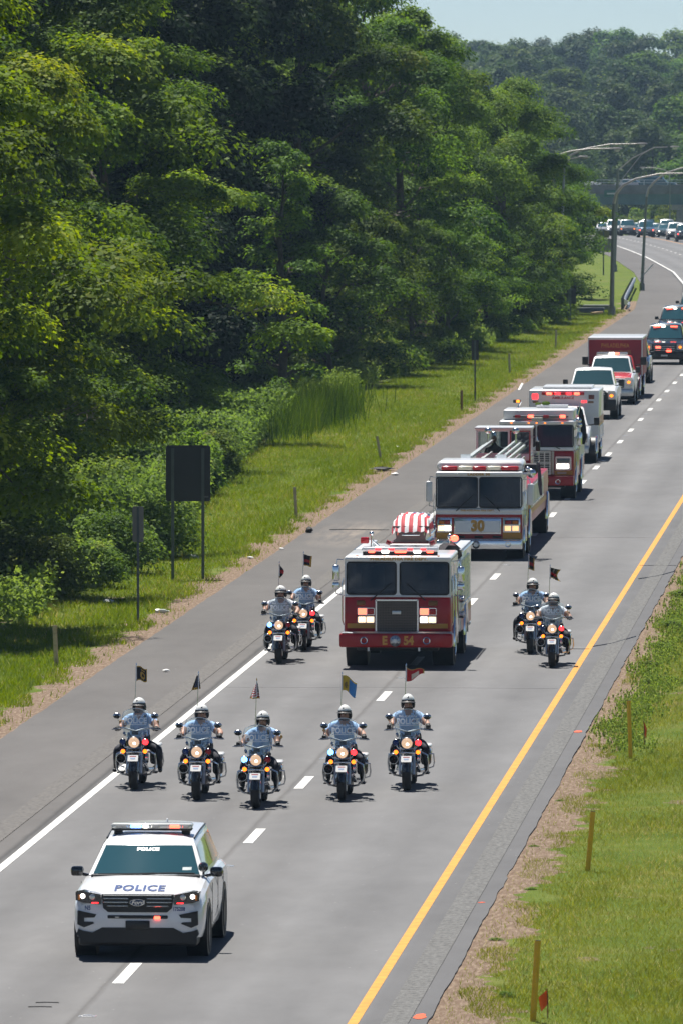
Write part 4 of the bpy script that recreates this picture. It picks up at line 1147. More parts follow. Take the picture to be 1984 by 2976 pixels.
for s_ in (-1, 1): MB().tube([(s_ * .645, 2.2, 1.60), (s_ * .655, 3.2, 1.655), (s_ * .63, 4.4, 1.64)], .014, 5).build('roof_rail', BLACK, pv)

# ---- dark SUVs, pickups and the queue
def front_kit(root, W, hz, grille_z=(.55, .85), lampm=CLEARLAMP, lit=None, chrome=True, bumper=BLACK, gw=.55):
    MB().prism(rpoly(-W * gw, W * gw, grille_z[0], grille_z[1], .05), -.02, .1).build('grille', BLACK, root)
    for k_ in range(3):
        z_ = grille_z[0] + (grille_z[1] - grille_z[0]) * (k_ + .5) / 3
        MB().rbox(-W * gw * .92, W * gw * .92, -.035, -.015, z_ - .018, z_ + .018, .01, 1).build('grille_bar', CHROME if chrome else BLACK, root)
    for s_ in (-1, 1):
        a, b_ = W * (gw + .05), W * .93
        h = MB().prism(rpoly(min(s_ * a, s_ * b_), max(s_ * a, s_ * b_), grille_z[0] + .08, grille_z[1] + .06, .04), -.008, .2).build('headlamp', lampm, root)
        if lit: MB().sph((s_ * (a + b_) / 2, -.01, (grille_z[0] + grille_z[1]) / 2 + .06), (.07, .03, .06), 10, 6).build('bulb', lit, h)
    MB().rbox(-W * .97, W * .97, -.06, .2, .36, grille_z[0] - .03, .05).build('bumper', bumper, root)
    MB().box(-.16, .16, -.075, -.058, .42, .5).build('number_plate', LINEW, root)
DARKP = mat('dark_metallic', (.012, .016, .024), .18, coat=.8)
def suv(X, Y, paint, label, lamps=None, group=None, glass=SKYGLASS, red=False, name='suv'):
    o = thing(name, label, 'SUV', (X, Y, gz(Y)), 0, group)
    P_ = dict(L=5.1, W=2.02, H=1.92, hood_z=1.08, hood_z2=1.22, hood_y=1.35, wt_y=1.95, roof_z=1.93, roof_end=4.85, rear_y=5.05, axf=.95, axr=3.9, wr=.40, ww=.26, clear=.36, wb=.90, wt=.76, belt=1.25)
    car(o, P_, paint, glass); front_kit(o, 1.01, 1.08, (.66, .95), CLEARLAMP, lamps, True)
    mirror(o, -.98, 1.6, 1.24, BLACK, .2, .17); mirror(o, .98, 1.6, 1.24, BLACK, .2, .17)
    if red:
        for x_ in (-.42, .42): MB().rbox(x_ - .17, x_ + .17, 1.83, 1.88, 1.80, 1.86, .02).build('red_flasher', REDHOT, o)
        MB().sph((-.1, 1.85, 1.83), (.1, .03, .05), 10, 6).build('white_flasher', WHITELIT, o)
        for x_, z_ in ((-.30, .86), (.22, .68)): MB().rbox(x_ - .12, x_ + .12, -.05, -.02, z_ - .05, z_ + .05, .02).build('red_flasher', REDHOT, o)
    return o
LANE = -13.2
suv(-12.65, 436.5, DARKP, 'black SUV with red flashers in windscreen and grille behind the red box truck', AMBERLIT, 'dark SUVs following the convoy', red=True)
suv(LANE, 477, DARKP, 'dark SUV with flashers directly behind the black SUV at the right edge', WHITELIT, 'dark SUVs following the convoy', red=True)
suv(LANE, 517, mat('dark_teal_metallic', (.02, .04, .05), .2, coat=.8), 'dark teal SUV cut by the right edge of the picture, last of the near convoy', None, 'dark SUVs following the convoy')
suv(-13.45, 406.6, DARKP, 'dark SUV mostly hidden behind the red box truck', None, 'dark SUVs following the convoy')

def pickup(X, Y, paint, hoodpaint, label, bar=False, amber=True, grillem=BLACK, glass=SKYGLASS, guard=False):
    o = thing('pickup_truck', label, 'pickup truck', (X, Y, gz(Y)))
    P_ = dict(L=5.9, W=2.02, H=1.98, hood_z=1.20, hood_z2=1.32, hood_y=1.35, wt_y=1.95, roof_z=1.99, roof_end=3.7, rear_y=3.85, axf=1.0, axr=4.6, wr=.41, ww=.28, clear=.46, wb=.90, wt=.74, belt=1.34)
    car(o, P_, paint, glass)
    if hoodpaint is not paint:
        P2 = []
        for y_, z_ in ((.10, 1.175), (.32, 1.245), (.8, 1.30), (1.25, 1.35)):
            P2.append([(s_ * .86, y_, z_ - .04 * abs(s_) ** 3) for s_ in np.linspace(-1, 1, 9)])
        conform(MB().grid([[(x_, y_, 2) for x_ in np.linspace(-.88, .88, 15)] for y_ in np.linspace(.06, 1.22, 9)]).build('bonnet', hoodpaint, o, 60), P_['_body'], (0, 0, -1), .006)
    MB().rbox(-.85, .85, 3.95, 5.8, 1.28, 1.345, .02).build('bed_cover', BLACK, o)
    front_kit(o, 1.01, 1.2, (.70, 1.08), CLEARLAMP, AMBERLIT if amber else None, True, STEEL if not guard else BLACK, .58)
    if guard:
        gd = MB(); gd.tube([(-.62, -.16, .45), (-.62, -.2, 1.05), (-.5, -.2, 1.14), (.5, -.2, 1.14), (.62, -.2, 1.05), (.62, -.16, .45)], .035, 8)
        for z_ in (.7, .9): gd.tube([(-.62, -.2, z_), (.62, -.2, z_)], .025, 6)
        gd.build('brush_guard', BLACK, o)
        MB().rbox(-.98, .98, -.1, .15, .38, .8, .05).build('bumper_guard', BLACK, o)
    for s_ in (-1, 1): mirror(o, s_ * 1.02, 1.6, 1.3, BLACK, .2, .26, .16)
    if bar:
        b_ = MB().rbox(-.66, .66, 2.3, 2.6, 2.03, 2.15, .04).build('light_bar', CLEARLAMP, o)
        MB().rbox(.02, .30, 2.27, 2.3, 2.05, 2.14, .01, 1).build('light_module', REDHOT, b_); MB().rbox(-.12, .1, 2.262, 2.3, 2.045, 2.145, .01, 1).build('light_module', WHITELIT, b_)
    return o
GLW = mat('windscreen_pale', (.03, .075, .085), .05, spec=.9, coat=1.0)
pickup(-13.30, 358.8, WHITE, WHITE, 'white pickup truck with dark brush guard behind the ambulance', amber=True, guard=True, glass=GLW)
REDP = mat('bright_red_paint', (.52, .03, .035), .25, coat=.6)
pickup(-13.20, 376.8, WHITE, REDP, 'white pickup truck with red bonnet and lit roof bar in front of the box truck', True, True, glass=GLW)

# distant queue before the overpass
far_cols = [mat('car_white', (.7, .7, .7), .25, coat=.5), mat('car_silver', (.35, .36, .38), .3, .5), DARKP, mat('car_blue', (.04, .09, .16), .25, coat=.5), mat('car_grey', (.12, .13, .14), .3, .4), mat('car_black', (.008, .008, .01), .2, coat=.6), mat('car_teal', (.06, .11, .12), .25, coat=.5)]
def farcar(X, Y, kind, paint, label, lamp_m, rz, group, zoff=None):
    o = thing('car' if kind == 'sedan' else 'suv', label, 'car' if kind == 'sedan' else 'SUV', (X, Y, gz(Y) if zoff is None else zoff), rz, group)
    if kind == 'sedan': P_ = dict(L=4.7, W=1.85, H=1.45, hood_z=.85, hood_z2=.98, hood_y=1.25, wt_y=2.05, roof_z=1.46, roof_end=3.7, rear_y=4.2, axf=.9, axr=3.7, wr=.33, ww=.22, clear=.26, wb=.82, wt=.62, belt=1.0)
    else: P_ = dict(L=4.9, W=1.95, H=1.82, hood_z=1.02, hood_z2=1.15, hood_y=1.25, wt_y=1.85, roof_z=1.83, roof_end=4.6, rear_y=4.8, axf=.92, axr=3.75, wr=.38, ww=.25, clear=.32, wb=.87, wt=.72, belt=1.17)
    car(o, P_, paint, SKYGLASS); front_kit(o, P_['W'] / 2, P_['hood_z'], (.52, .78) if kind == 'sedan' else (.62, .9), CLEARLAMP, lamp_m, True)
    return o
GQ = 'cars queueing before the overpass'
def rd(Y): return math.atan2(off(Y - 3) - off(Y + 3), 6)
Q = [(-36.97, 1035, 'sedan', 1, None, 'silver car at the left end of the distant queue'), (-35.56, 1030, 'suv', 0, WHITELIT, 'white SUV with headlights between the two lamp poles in the distant queue'), (-33.99, 1028, 'suv', 4, AMBERLIT, 'grey SUV with amber lamps left of the pavement lamp post in the distant queue'),
     (-33.3, 1046, 'sedan', 6, WARMLIT, 'teal car behind the grey SUV in the distant queue'), (-30.99, 1000, 'suv', 3, REDHOT, 'tall blue SUV with red flashers in the distant queue'), (-30.3, 1018, 'sedan', 4, AMBERLIT, 'grey car right of the tall blue SUV in the distant queue'),
     (-28.95, 1003, 'sedan', 6, WHITELIT, 'teal car with headlights on, third from the right in the distant queue'), (-26.6, 962, 'suv', 0, WHITELIT, 'white SUV with bright headlights at the right end of the distant queue'), (-24.9, 934, 'suv', 2, REDLIT, 'dark SUV at the right edge in front of the distant queue'),
     (-37.2, 1052, 'sedan', 5, WHITELIT, 'black car left of the lamp poles in the distant queue'), (-35.4, 1055, 'suv', 3, None, 'blue SUV in the second line of the distant queue'), (-32.0, 1040, 'suv', 2, WARMLIT, 'dark SUV just behind the pavement lamp post in the distant queue'), (-29.6, 1034, 'suv', 1, None, 'silver SUV in the second line right of the tall blue SUV')]
for X, Y, kd, c, lm, lb_ in Q:
    farcar(X, Y, kd, far_cols[c], lb_, lm, rd(Y), GQ)
GB = 'cars crossing the overpass'
zdk = -4.2 + 4.85 + 1.68
for X, kd, c, lb_ in ((-41.0, 'suv', 0, 'white car on the overpass at its left end'), (-34.6, 'sedan', 1, 'silver car with a red tail light on the middle of the overpass'), (-31.4, 'suv', 6, 'teal car crossing the overpass right of the silver one')):
    farcar(X, BY + 3.4, kd, far_cols[c], lb_, None, R(90), GB, zdk)
# ------------------------------------------------------------------ fire trucks (front of the bumper at y = 0)
CABGLASS = glass_mat('cab_glass', (0.030, 0.056, 0.092), .72)
SIDEGLASS = mat('side_glass', (0.010, 0.016, 0.022), .05, spec=.8)
INTER = mat('cab_interior', (.020, .022, .026), .8)
SEATM = mat('cab_seat', (.03, .03, .035), .8)
MESHM = mat('grille_mesh', (.17, .14, .12), .35, .7)
def hole_panel(mb, cell, win, y0, y1, r=.06, mi=0):
    """flat panel cell (x0,x1,z0,z1) with a rounded opening win"""
    pol = rpoly(*win, r, 5); n = len(pol); k_ = n // 4
    cor = [(cell[1], cell[3]), (cell[0], cell[3]), (cell[0], cell[2]), (cell[1], cell[2])]
    for y_ in (y0, y1):
        vs = [(p[0], y_, p[1]) for p in pol] + [(c[0], y_, c[1]) for c in cor]
        fs = []
        for c in range(4):
            for i in range(k_ - 1): fs.append((c * k_ + i, c * k_ + i + 1, n + c))
            fs.append((c * k_ + k_ - 1, ((c + 1) * k_) % n, n + (c + 1) % 4, n + c))
        mb.add(vs, fs, mi)
    vs = [(p[0], y0, p[1]) for p in pol] + [(p[0], y1, p[1]) for p in pol]
    mb.add(vs, [(i, (i + 1) % n, n + (i + 1) % n, n + i) for i in range(n)], mi)
def gasket(win, y_, root, r=.06, t=.018):
    pol = rpoly(*win, r, 5)
    return MB().tube([(p[0], y_, p[1]) for p in pol], t, 5, closed=True).build('gasket', RUBBER, root)
def cab(root, W, y0, depth, z0, zb, zt, lower, upper, wins, brow=.06, line=None):
    y1 = y0 + depth
    MB().rbox(-W, W, y0, y1, z0, zb, .07, 3).build('cab_lower', lower, root)
    fp = MB(); mid = (wins[0][1] + wins[1][0]) / 2
    hole_panel(fp, (-W + .05, mid, zb - .002, zt - .1), wins[0], y0 + .01, y0 + .07)
    hole_panel(fp, (mid, W - .05, zb - .002, zt - .1), wins[1], y0 + .01, y0 + .07)
    for s_ in (-1, 1):
        fp.add([(s_ * (W - .05), y0 + .01, zb), (s_ * (W - .05), y0 + .01, zt - .1), (s_ * (W - .015), y0 + .025, zt - .1), (s_ * (W - .015), y0 + .025, zb), (s_ * W, y0 + .06, zb), (s_ * W, y0 + .06, zt - .1)], [(0, 1, 2, 3), (3, 2, 5, 4)])
    fp.build('cab_front', upper, root, 30)
    for s_ in (-1, 1):
        sd = MB().box(min(s_ * W, s_ * (W - .06)), max(s_ * W, s_ * (W - .06)), y0 + .06, y1, zb, zt - .1).build('cab_side', upper, root, None)
        for a, b_ in ((.18, .95), (1.35, 2.05)):
            if y0 + b_ < y1 - .1:
                MB().rbox(min(s_ * (W + .004), s_ * (W - .02)), max(s_ * (W + .004), s_ * (W - .02)), y0 + a, y0 + b_, zb + .08, zt - .22, .004, 1).build('side_window', SIDEGLASS, sd)
        for yy in (.12, 1.08, 1.28, 2.2):
            if y0 + yy < y1: MB().tube([(s_ * (W + .02), y0 + yy, z0 + .35), (s_ * (W + .05), y0 + yy, z0 + .45), (s_ * (W + .05), y0 + yy, zb + .3), (s_ * (W + .02), y0 + yy, zb + .4)], .016, 6).build('grab_rail', CHROME, root)
    MB().rbox(-W - .005, W + .005, y0 - .03, y1, zt - .115, zt, brow, 3).build('cab_roof', upper, root)
    MB().box(-W + .06, W - .06, y1 - .08, y1 - .002, zb, zt - .1).build('cab_back', INTER, root)
    MB().rbox(-W + .08, W - .08, y0 + .10, y0 + .5, zb - .02, zb + .14, .03).build('dashboard', INTER, root)
    for x_ in (-.62, .62):
        MB().rbox(x_ - .25, x_ + .25, y0 + 1.15, y0 + 1.32, zb - .01, zb + .62, .05).build('seat', SEATM, root)
    sw = MB().tube([(.62 + .2 * math.cos(q), y0 + .62 - .08 * math.sin(q), zb + .2 + .16 * math.sin(q)) for q in np.linspace(0, 2 * math.pi, 20)[:-1]], .015, 5, closed=True).build('steering_wheel', INTER, root)
    for w_ in wins:
        MB().prism(rpoly(*w_, .06, 5), y0 + .03, y0 + .036).build('windscreen', CABGLASS, root)
        gasket(w_, y0 + .008, root)
def occupant(root, x, y, z, shirt):
    """a seated crew member, a head-and-shoulders figure behind the glass"""
    mb = MB()
    mb.loft([[(x + rx * math.cos(q), y + ry * math.sin(q), z + h) for q in np.linspace(0, 2 * math.pi, 13)[:-1]] for h, rx, ry in ((-.35, .17, .12), (0, .19, .13), (.2, .21, .13), (.33, .19, .11), (.40, .08, .07), (.46, .06, .06))], 0)
    mb.sph((x, y, z + .57), (.078, .095, .115), 12, 8, 1)
    for s_ in (-1, 1): mb.tube([(x + s_ * .2, y, z + .3), (x + s_ * .27, y - .1, z + .08), (x + s_ * .2, y - .36, z + .05)], [.06, .05, .04], 8, 0)
    return mb
def lampbox(root, x0, x1, z0, z1, y_, cells, frame=CHROME, name='lamp_cluster'):
    f = MB().prism(rpoly(x0, x1, z0, z1, .025, 3), y_ - .03, y_ + .06).build(name, frame, root)
    for (a, b_, c, d, m_) in cells:
        MB().rbox(x0 + (x1 - x0) * a, x0 + (x1 - x0) * b_, y_ - .045, y_ - .02, z0 + (z1 - z0) * c, z0 + (z1 - z0) * d, .012, 2).build('lamp', m_, f)
    return f
def big_mirror(root, x, y, z, h, w_, m, small=None, topz=None):
    s_ = 1 if x > 0 else -1
    o = MB().rbox(x - w_ / 2, x + w_ / 2, y - .07, y + .05, z, z + h, .05, 3).build('mirror', m, root)
    MB().box(x - w_ / 2 + .02, x + w_ / 2 - .02, y + .051, y + .054, z + .04, z + h - .04).build('mirror_glass', CHROME, o)
    xin = x - s_ * .24
    MB().tube([(xin, y + .1, z + h + .1), (x - s_ * .03, y, z + h + .12), (x, y, z + h - .02)], .014, 6).build('mirror_arm', CHROME, o)
    lo = z
    if small:
        MB().rbox(x - w_ / 2, x + w_ / 2, y - .06, y + .05, z - .02 - small, z - .02, .04, 3).build('convex_mirror', m, o); lo = z - .02 - small
    MB().tube([(x, y, lo + .02), (x + s_ * .0, y, lo - .1), (xin, y + .1, lo - .16)], .014, 6).build('mirror_arm', CHROME, o)
    return o
def truck_wheels(root, W, axf, axr, r=.52, w_=.32, rear=True):
    for s_ in (-1, 1):
        for y_ in ([axf] + (axr if rear else [])):
            MB().cyl((s_ * (W - .45), y_, r), (s_ * (W + .012), y_, r), r * 1.2, n=26).build('wheel_well', BLACK, root)
            ft = MB().tube([(s_ * (W + .02), y_ + r * 1.22 * math.cos(q), r + r * 1.22 * math.sin(q)) for q in np.linspace(R(-8), R(188), 15)], .045, 6).build('fender_trim', CHROME, root)
            wheel(root, s_ * (W + .03), y_, r, w_, CHROME)
def wiper(root, p0, p1):
    return MB().tube([p0, [(p0[i] + p1[i]) / 2 + (0, -.01, 0)[i] for i in range(3)], p1], .014, 5).build('wiper', BLACK, root)
def side_doors(root, W, ys, z0, z1, m, split=None):
    for s_ in (-1, 1):
        for a, b_ in ys:
            d = MB().rbox(min(s_ * W, s_ * (W + .02)), max(s_ * W, s_ * (W + .02)), a, b_, z0, z1, .006, 1).build('locker_door', m, root)
            for i in range(10):
                z_ = z0 + (z1 - z0) * (i + .5) / 10
                MB().box(min(s_ * (W + .018), s_ * (W + .027)), max(s_ * (W + .018), s_ * (W + .027)), a + .03, b_ - .03, z_ - .02, z_ + .02).build('slat', m, d, None)
            MB().box(min(s_ * (W + .02), s_ * (W + .045)), max(s_ * (W + .02), s_ * (W + .045)), a + .1, b_ - .1, z0 + .06, z0 + .09).build('handle', CHROME, d, None)

# ---- pumper 54 carrying the casket
FX, FY = -11.62, 197.2
e = thing('fire_engine', 'red and white fire engine numbered E 54 carrying the flag-draped casket', 'fire engine', (FX, FY, 0))
W = 1.175; y0 = .52
WN = ((-1.12, -.035, 1.635, 2.345), (.055, 1.13, 1.635, 2.345))
cab(e, W, y0, 3.0, .60, 1.595, 2.48, RED, WHITE, WN)
MB().rbox(-W - .004, W + .004, y0 - .012, y0 + .05, 1.575, 1.61, .012, 1).build('waist_trim', WHITE, e)
for s_ in (-1, 1):
    MB().box(min(s_ * .475, s_ * 1.11), max(s_ * .475, s_ * 1.11), y0 - .004, y0 + .02, .885, .99).build('stripe', YELLOW, e, None)
# bumper
bp_ = MB().rbox(-1.255, 1.235, 0, .62, .49, .80, .05, 3).build('bumper', RED, e)
MB().rbox(-1.2, 1.2, .02, .60, .80, .815, .006, 1).build('bumper_deck', ALU, bp_)
for x_ in (-.71, .67):
    MB().lathe([(.075, 0), (.085, -.02), (.075, -.03), (.06, -.02), (.045, .03), (0, .03)], (x_, 0, .64), 'y', 18).build('horn_port', CHROME, bp_)
    MB().lathe([(.045, .02), (.0, .021)], (x_, 0, .64), 'y', 14).build('horn_throat', BLACK, bp_)
MB().lathe([(.0, -.10), (.05, -.10), (.09, -.07), (.115, -.05), (.125, -.02), (.12, 0)], (-.02, 0, .635), 'y', 22).build('siren', STEEL, bp_)
for q in range(8):
    a = q * math.pi / 4; MB().tube([(-.02 + .03 * math.cos(a), -.10, .635 + .03 * math.sin(a)), (-.02 + .1 * math.cos(a), -.07, .635 + .1 * math.sin(a))], .007, 4).build('siren_rib', CHROME, bp_)
text('E', .26, GOLD, bp_, (-.255, -.003, .635), bold=.012, sx=.85); text('54', .26, GOLD, bp_, (.275, -.003, .635), bold=.012, sx=.85)
for x_ in (-.62, .5):
    MB().box(x_ - .02, x_ + .02, .1, .2, .40, .50).build('tow_eye', STEEL, bp_)
# grille
gz0, gz1, gx0, gx1 = .79, 1.515, -.475, .455
gf = MB().rbox(gx0, gx1, y0 - .05, y0 + .05, gz0, gz1, .015, 1).build('grille', mat('grille_dark', (.02, .02, .02), .6), e)
for x0_, x1_, z0_, z1_ in ((gx0 - .012, gx0 + .02, gz0, gz1), (gx1 - .02, gx1 + .012, gz0, gz1), (gx0, gx1, gz1 - .02, gz1 + .012), (gx0, gx1, gz0 - .012, gz0 + .02)):
    MB().box(x0_, x1_, y0 - .07, y0 - .045, z0_, z1_).build('grille_frame', CHROME, gf, None)
bm_ = MB().box(-.0045, .0045, -.012, .0, 0, gz1 - gz0 - .02).mesh('grille_bar', MESHM)
for i in range(25): link('grille_bar', bm_, gf, (gx0 + .02 + (gx1 - gx0 - .04) * (i + .5) / 25, y0 - .05, gz0 + .01))
bm_ = MB().box(0, gx1 - gx0 - .04, -.012, .0, -.005, .005).mesh('grille_bar', MESHM)
for i in range(19): link('grille_bar', bm_, gf, (gx0 + .02, y0 - .053, gz0 + .02 + (gz1 - gz0 - .04) * (i + .5) / 19))
MB().rbox(-.12, .08, y0 - .085, y0 - .06, 1.20, 1.28, .02).build('grille_badge', STEEL, gf)
for s_, xa, xb in ((-1, -.885, -.505), (1, .485, .865)):
    red_cells = [(.04, .52, .1, .9, REDHOT), (.56, .96, .1, .9, REDLENS)]
    lampbox(e, xa, xb, 1.175, 1.34, y0, red_cells, name='warning_lamps')
    lampbox(e, xa, xb, 1.0, 1.155, y0, [(.05, .47, .1, .9, WARMLIT if s_ < 0 else WHITELIT), (.53, .95, .1, .9, WARMLIT)], name='headlamps')
    MB().rbox(xa - (.02 if s_ < 0 else -.2), xa + (.17 if s_ < 0 else .40), y0 - .03, y0 + .02, 1.385, 1.50, .02).build('amber_lamp', mat('amber_dull', (.16, .07, .012), .3), e)
wiper(e, (-.60, y0 - .03, 1.50), (-.15, y0 - .01, 1.88)); wiper(e, (.62, y0 - .03, 1.50), (.20, y0 - .01, 1.88))
text('PHILADELPHIA FIRE DEPT.', .082, GOLD, e, (.03, y0 - .032, 2.42), bold=.004, sx=1.28, spacing=1.05)
for x_ in (-.9, -.3, 0, .3, .9): MB().sph((x_, y0 + .03, 2.485), (.03, .03, .018), 8, 5).build('clearance_lamp', AMBERLENS, e)
# light bar on the cab roof
lb = MB().rbox(-.83, .88, y0 + .42, y0 + .74, 2.555, 2.665, .05, 3).build('light_bar', mat('light_bar_clear', (.62, .64, .66), .12, coat=.8), e)
MB().rbox(-.80, .85, y0 + .45, y0 + .71, 2.475, 2.56, .01).build('light_bar_base', BLACK, lb)
for (xa, xb, za, zb_, m_) in ((-.67, -.53, 2.535, 2.575, REDHOT), (-.38, -.22, 2.53, 2.585, WHITELIT), (-.09, .17, 2.535, 2.58, REDHOT), (.33, .49, 2.53, 2.585, WHITELIT), (.62, .77, 2.535, 2.575, REDHOT), (-.52, -.39, 2.59, 2.64, REDLIT), (-.22, -.10, 2.59, 2.64, REDLIT), (.20, .31, 2.59, 2.64, REDLIT), (.49, .60, 2.59, 2.64, REDLIT)):
    MB().rbox(xa, xb, y0 + .405, y0 + .43, za, zb_, .01, 1).build('light_module', m_, lb)
# roof boxes, deck gun, scene lights, hose load
MB().rbox(-.45, .72, y0 + 1.25, y0 + 2.3, 2.478, 2.575, .04).build('roof_unit', WHITE, e)
rp_ = MB().rbox(-.33, .56, y0 + 2.45, y0 + 3.0, 2.478, 2.62, .03).build('hose_cover', mat('cover_grey', (.5, .5, .48), .6, var=.15), e)
for x_ in (-.16, .26): MB().prism([(-.16, 0), (0, .045), (.16, 0)], 0, .03, 'y').build('vent', BLACK, rp_, loc=(x_, y0 + 2.43, 2.56))
# body behind the cab
by0 = y0 + 3.04
MB().rbox(-W, W, by0, by0 + 1.0, .62, 2.2, .03).build('pump_panel', STEEL, e)
for s_ in (-1, 1):
    for z_ in (1.0, 1.35):
        for yy in (.25, .7): MB().cyl((s_ * W, by0 + yy, z_), (s_ * (W + .12), by0 + yy, z_), .07, n=12).build('outlet', CHROME, e)
    for z_ in (1.65, 1.85):
        for yy in (.2, .5, .8): MB().cyl((s_ * W, by0 + yy, z_), (s_ * (W + .015), by0 + yy, z_), .06, n=12).build('gauge', mat('gauge_white', (.7, .7, .7), .3), e)
bd = MB().rbox(-W - .02, W + .02, by0 + 1.03, 8.95, .58, 2.36, .03).build('body', WHITE, e)
MB().box(-W - .024, W + .024, by0 + 1.06, 8.93, .90, 1.05).build('body_stripe', YELLOW, e, None)
MB().box(-W - .023, W + .023, by0 + 1.06, 8.93, .60, .90).build('body_skirt', RED, e, None)
side_doors(e, W + .02, ((by0 + 1.15, by0 + 2.0), (by0 + 2.1, by0 + 3.2), (by0 + 3.3, by0 + 4.4)), 1.12, 2.2, STEEL)
for s_ in (-1, 1):
    MB().tube([(s_ * (W + .06), by0 + 1.1, 2.40), (s_ * (W + .06), 8.9, 2.40)], .02, 6).build('hand_rail', CHROME, e)
    MB().rbox(min(s_ * .95, s_ * (W + .02)), max(s_ * .95, s_ * (W + .02)), by0 + 1.05, 8.9, 2.36, 2.44, .015).build('bed_wall', ALU, e)
lo = MB().rbox(-1.0, -.82, y0 + 2.9, y0 + 3.1, 2.62, 2.76, .02).build('scene_light', REDLENS, e)
MB().cyl((-.76, y0 + 3.0, 2.48), (-.76, y0 + 3.0, 2.80), .02, n=8).sph((-.76, y0 + 3, 2.84), .055, 10, 6).tube([(-.76, y0 + 3, 2.7), (-.60, y0 + 3.1, 2.55)], .025, 6).build('deck_gun', CHROME, e)
HOSE = mat('hose_dark', (.035, .03, .035), .85, var=.4, vscale=7)
hs = MB().tube([(.72, by0 + .2, 2.28), (.85, by0 + .5, 2.46), (1.02, by0 + .75, 2.44), (1.12, by0 + 1.1, 2.3)], [.10, .15, .15, .1], 8).tube([(.8, by0 + .7, 2.3), (.98, by0 + .9, 2.5), (1.1, by0 + 1.3, 2.38)], [.09, .13, .1], 8).build('folded_hose', HOSE, e)
MB().sph((1.06, by0 + .8, 2.70), (.09, .05, .075), 12, 8).build('beacon', REDHOT, e)
MB().sph((.95, by0 + .85, 2.74), .06, 10, 6).cyl((.95, by0 + .85, 2.35), (.95, by0 + .85, 2.72), .02, n=8).build('spotlight', CHROME, e)
big_mirror(e, -1.36, y0 + .12, 1.925, .36, .165, CHROME, .16); big_mirror(e, 1.39, y0 + .12, 1.90, .36, .17, CHROME, .15)
truck_wheels(e, W, 1.95, [6.4], .53, .33)
MB().rbox(-.9, .9, .6, 8.7, .38, .62, .03).build('chassis', BLACK, e)
MB().rbox(-W, W, 8.96, 9.4, .48, .56, .02).build('tailboard', ALU, e)
# casket on the hose bed, with its flag
CY = FY + 5.3
ck = thing('casket', 'dark red wooden casket resting on the hose bed of the fire engine', 'casket', (FX + .02, CY, 2.56))
WD = mat('casket_wood', (.11, .018, .020), .22, coat=.7, var=.3, vscale=5)
MB().loft([[(x_ * a, y_, z_) for x_, y_ in ((-1, 0), (1, 0), (1, 2.1), (-1, 2.1))] for z_, a in ((0, .40), (.04, .40), (.05, .34), (.10, .33), (.30, .37), (.33, .41), (.37, .41))]).build('shell', WD, ck, 30)
MB().box(-.46, .46, -.12, 2.25, -.12, .0).build('bier_frame', mat('bier_red', (.22, .012, .016), .3), ck)
for s_ in (-1, 1):
    MB().tube([(s_ * .46, -.15, -.02), (s_ * .55, -.15, .02)], .05, 8).build('bier_handle', mat('bier_red', (.22, .012, .016), .3), ck)
    MB().tube([(s_ * .43, .15, .20), (s_ * .45, .3, .2), (s_ * .45, 1.8, .2), (s_ * .43, 1.95, .2)], .022, 8).build('side_handle', CHROME, ck)
    MB().tube([(s_ * .30, -.03, .28), (s_ * .30, -.03, .16)], .014, 6).build('handle_bracket', CHROME, ck)
MB().tube([(-.2, -.02, .17), (-.12, -.06, .17), (.12, -.06, .17), (.2, -.02, .17)], .018, 8).build('end_handle', CHROME, ck)
FRED = mat('flag_red', (.46, .018, .035), .7); FWHT = mat('flag_white', (.78, .78, .78), .7); FBLU = mat('flag_blue', (.018, .03, .14), .7)
fl = MB(); nx, ny = 39, 30; P = []
for j in range(ny + 1):
    row = []
    f = j / ny; y_ = -.10 + 2.30 * f
    end = min(1, max(0, (y_ + .10) / .42)) if f < .5 else min(1, max(0, (2.2 - y_) / .42))
    for i in range(nx + 1):
        t = -1 + 2 * i / nx
        dome = .36 + .24 * (1 - abs(t) ** 3.4) * (end ** .6) - .03 * abs(math.sin(t * 5 + f * 9)) * (abs(t) > .55)
        side = 1.0 if abs(t) < .82 else 1 - ((abs(t) - .82) / .18) * .14
        x_ = .44 * math.sin(t * 1.35) / math.sin(1.35) * (1 + .03 * math.sin(7 * f * 3 + t * 2))
        z_ = dome - .08 * max(0, abs(t) - .8) / .2 - .12 * (1 - end) + .016 * math.sin(i * 1.1 + j * .5) * (.5 + abs(t)) + .010 * math.sin(j * 1.7 + i * .3)
        row.append((x_, y_, z_))
    P.append(row)
fl.grid(P)
mi = []
for j in range(ny):
    for i in range(nx):
        st = i * 13 // nx
        mi.append(2 if (j > ny * .60 and i >= nx * 6 / 13) else (0 if st % 2 == 0 else 1))
fl.m = mi
fo = fl.build('draped_flag', [FRED, FWHT, FBLU], None, 70, (FX + .02, CY, 2.56)); tag(fo, 'striped national flag draped over the casket on the fire engine', 'flag')
stv = MB()
for k in range(18):
    i = nx - 1 - (k % 6) * 2.6; j = ny - 2 - (k // 6) * 3.4
    p = P[int(j)][int(i)]
    stv.sph((p[0] * 1.01, p[1], p[2] + .006), (.028, .035, .008), 5, 3)
so = stv.build('stars', FWHT, fo, None); so['kind'] = 'stuff'

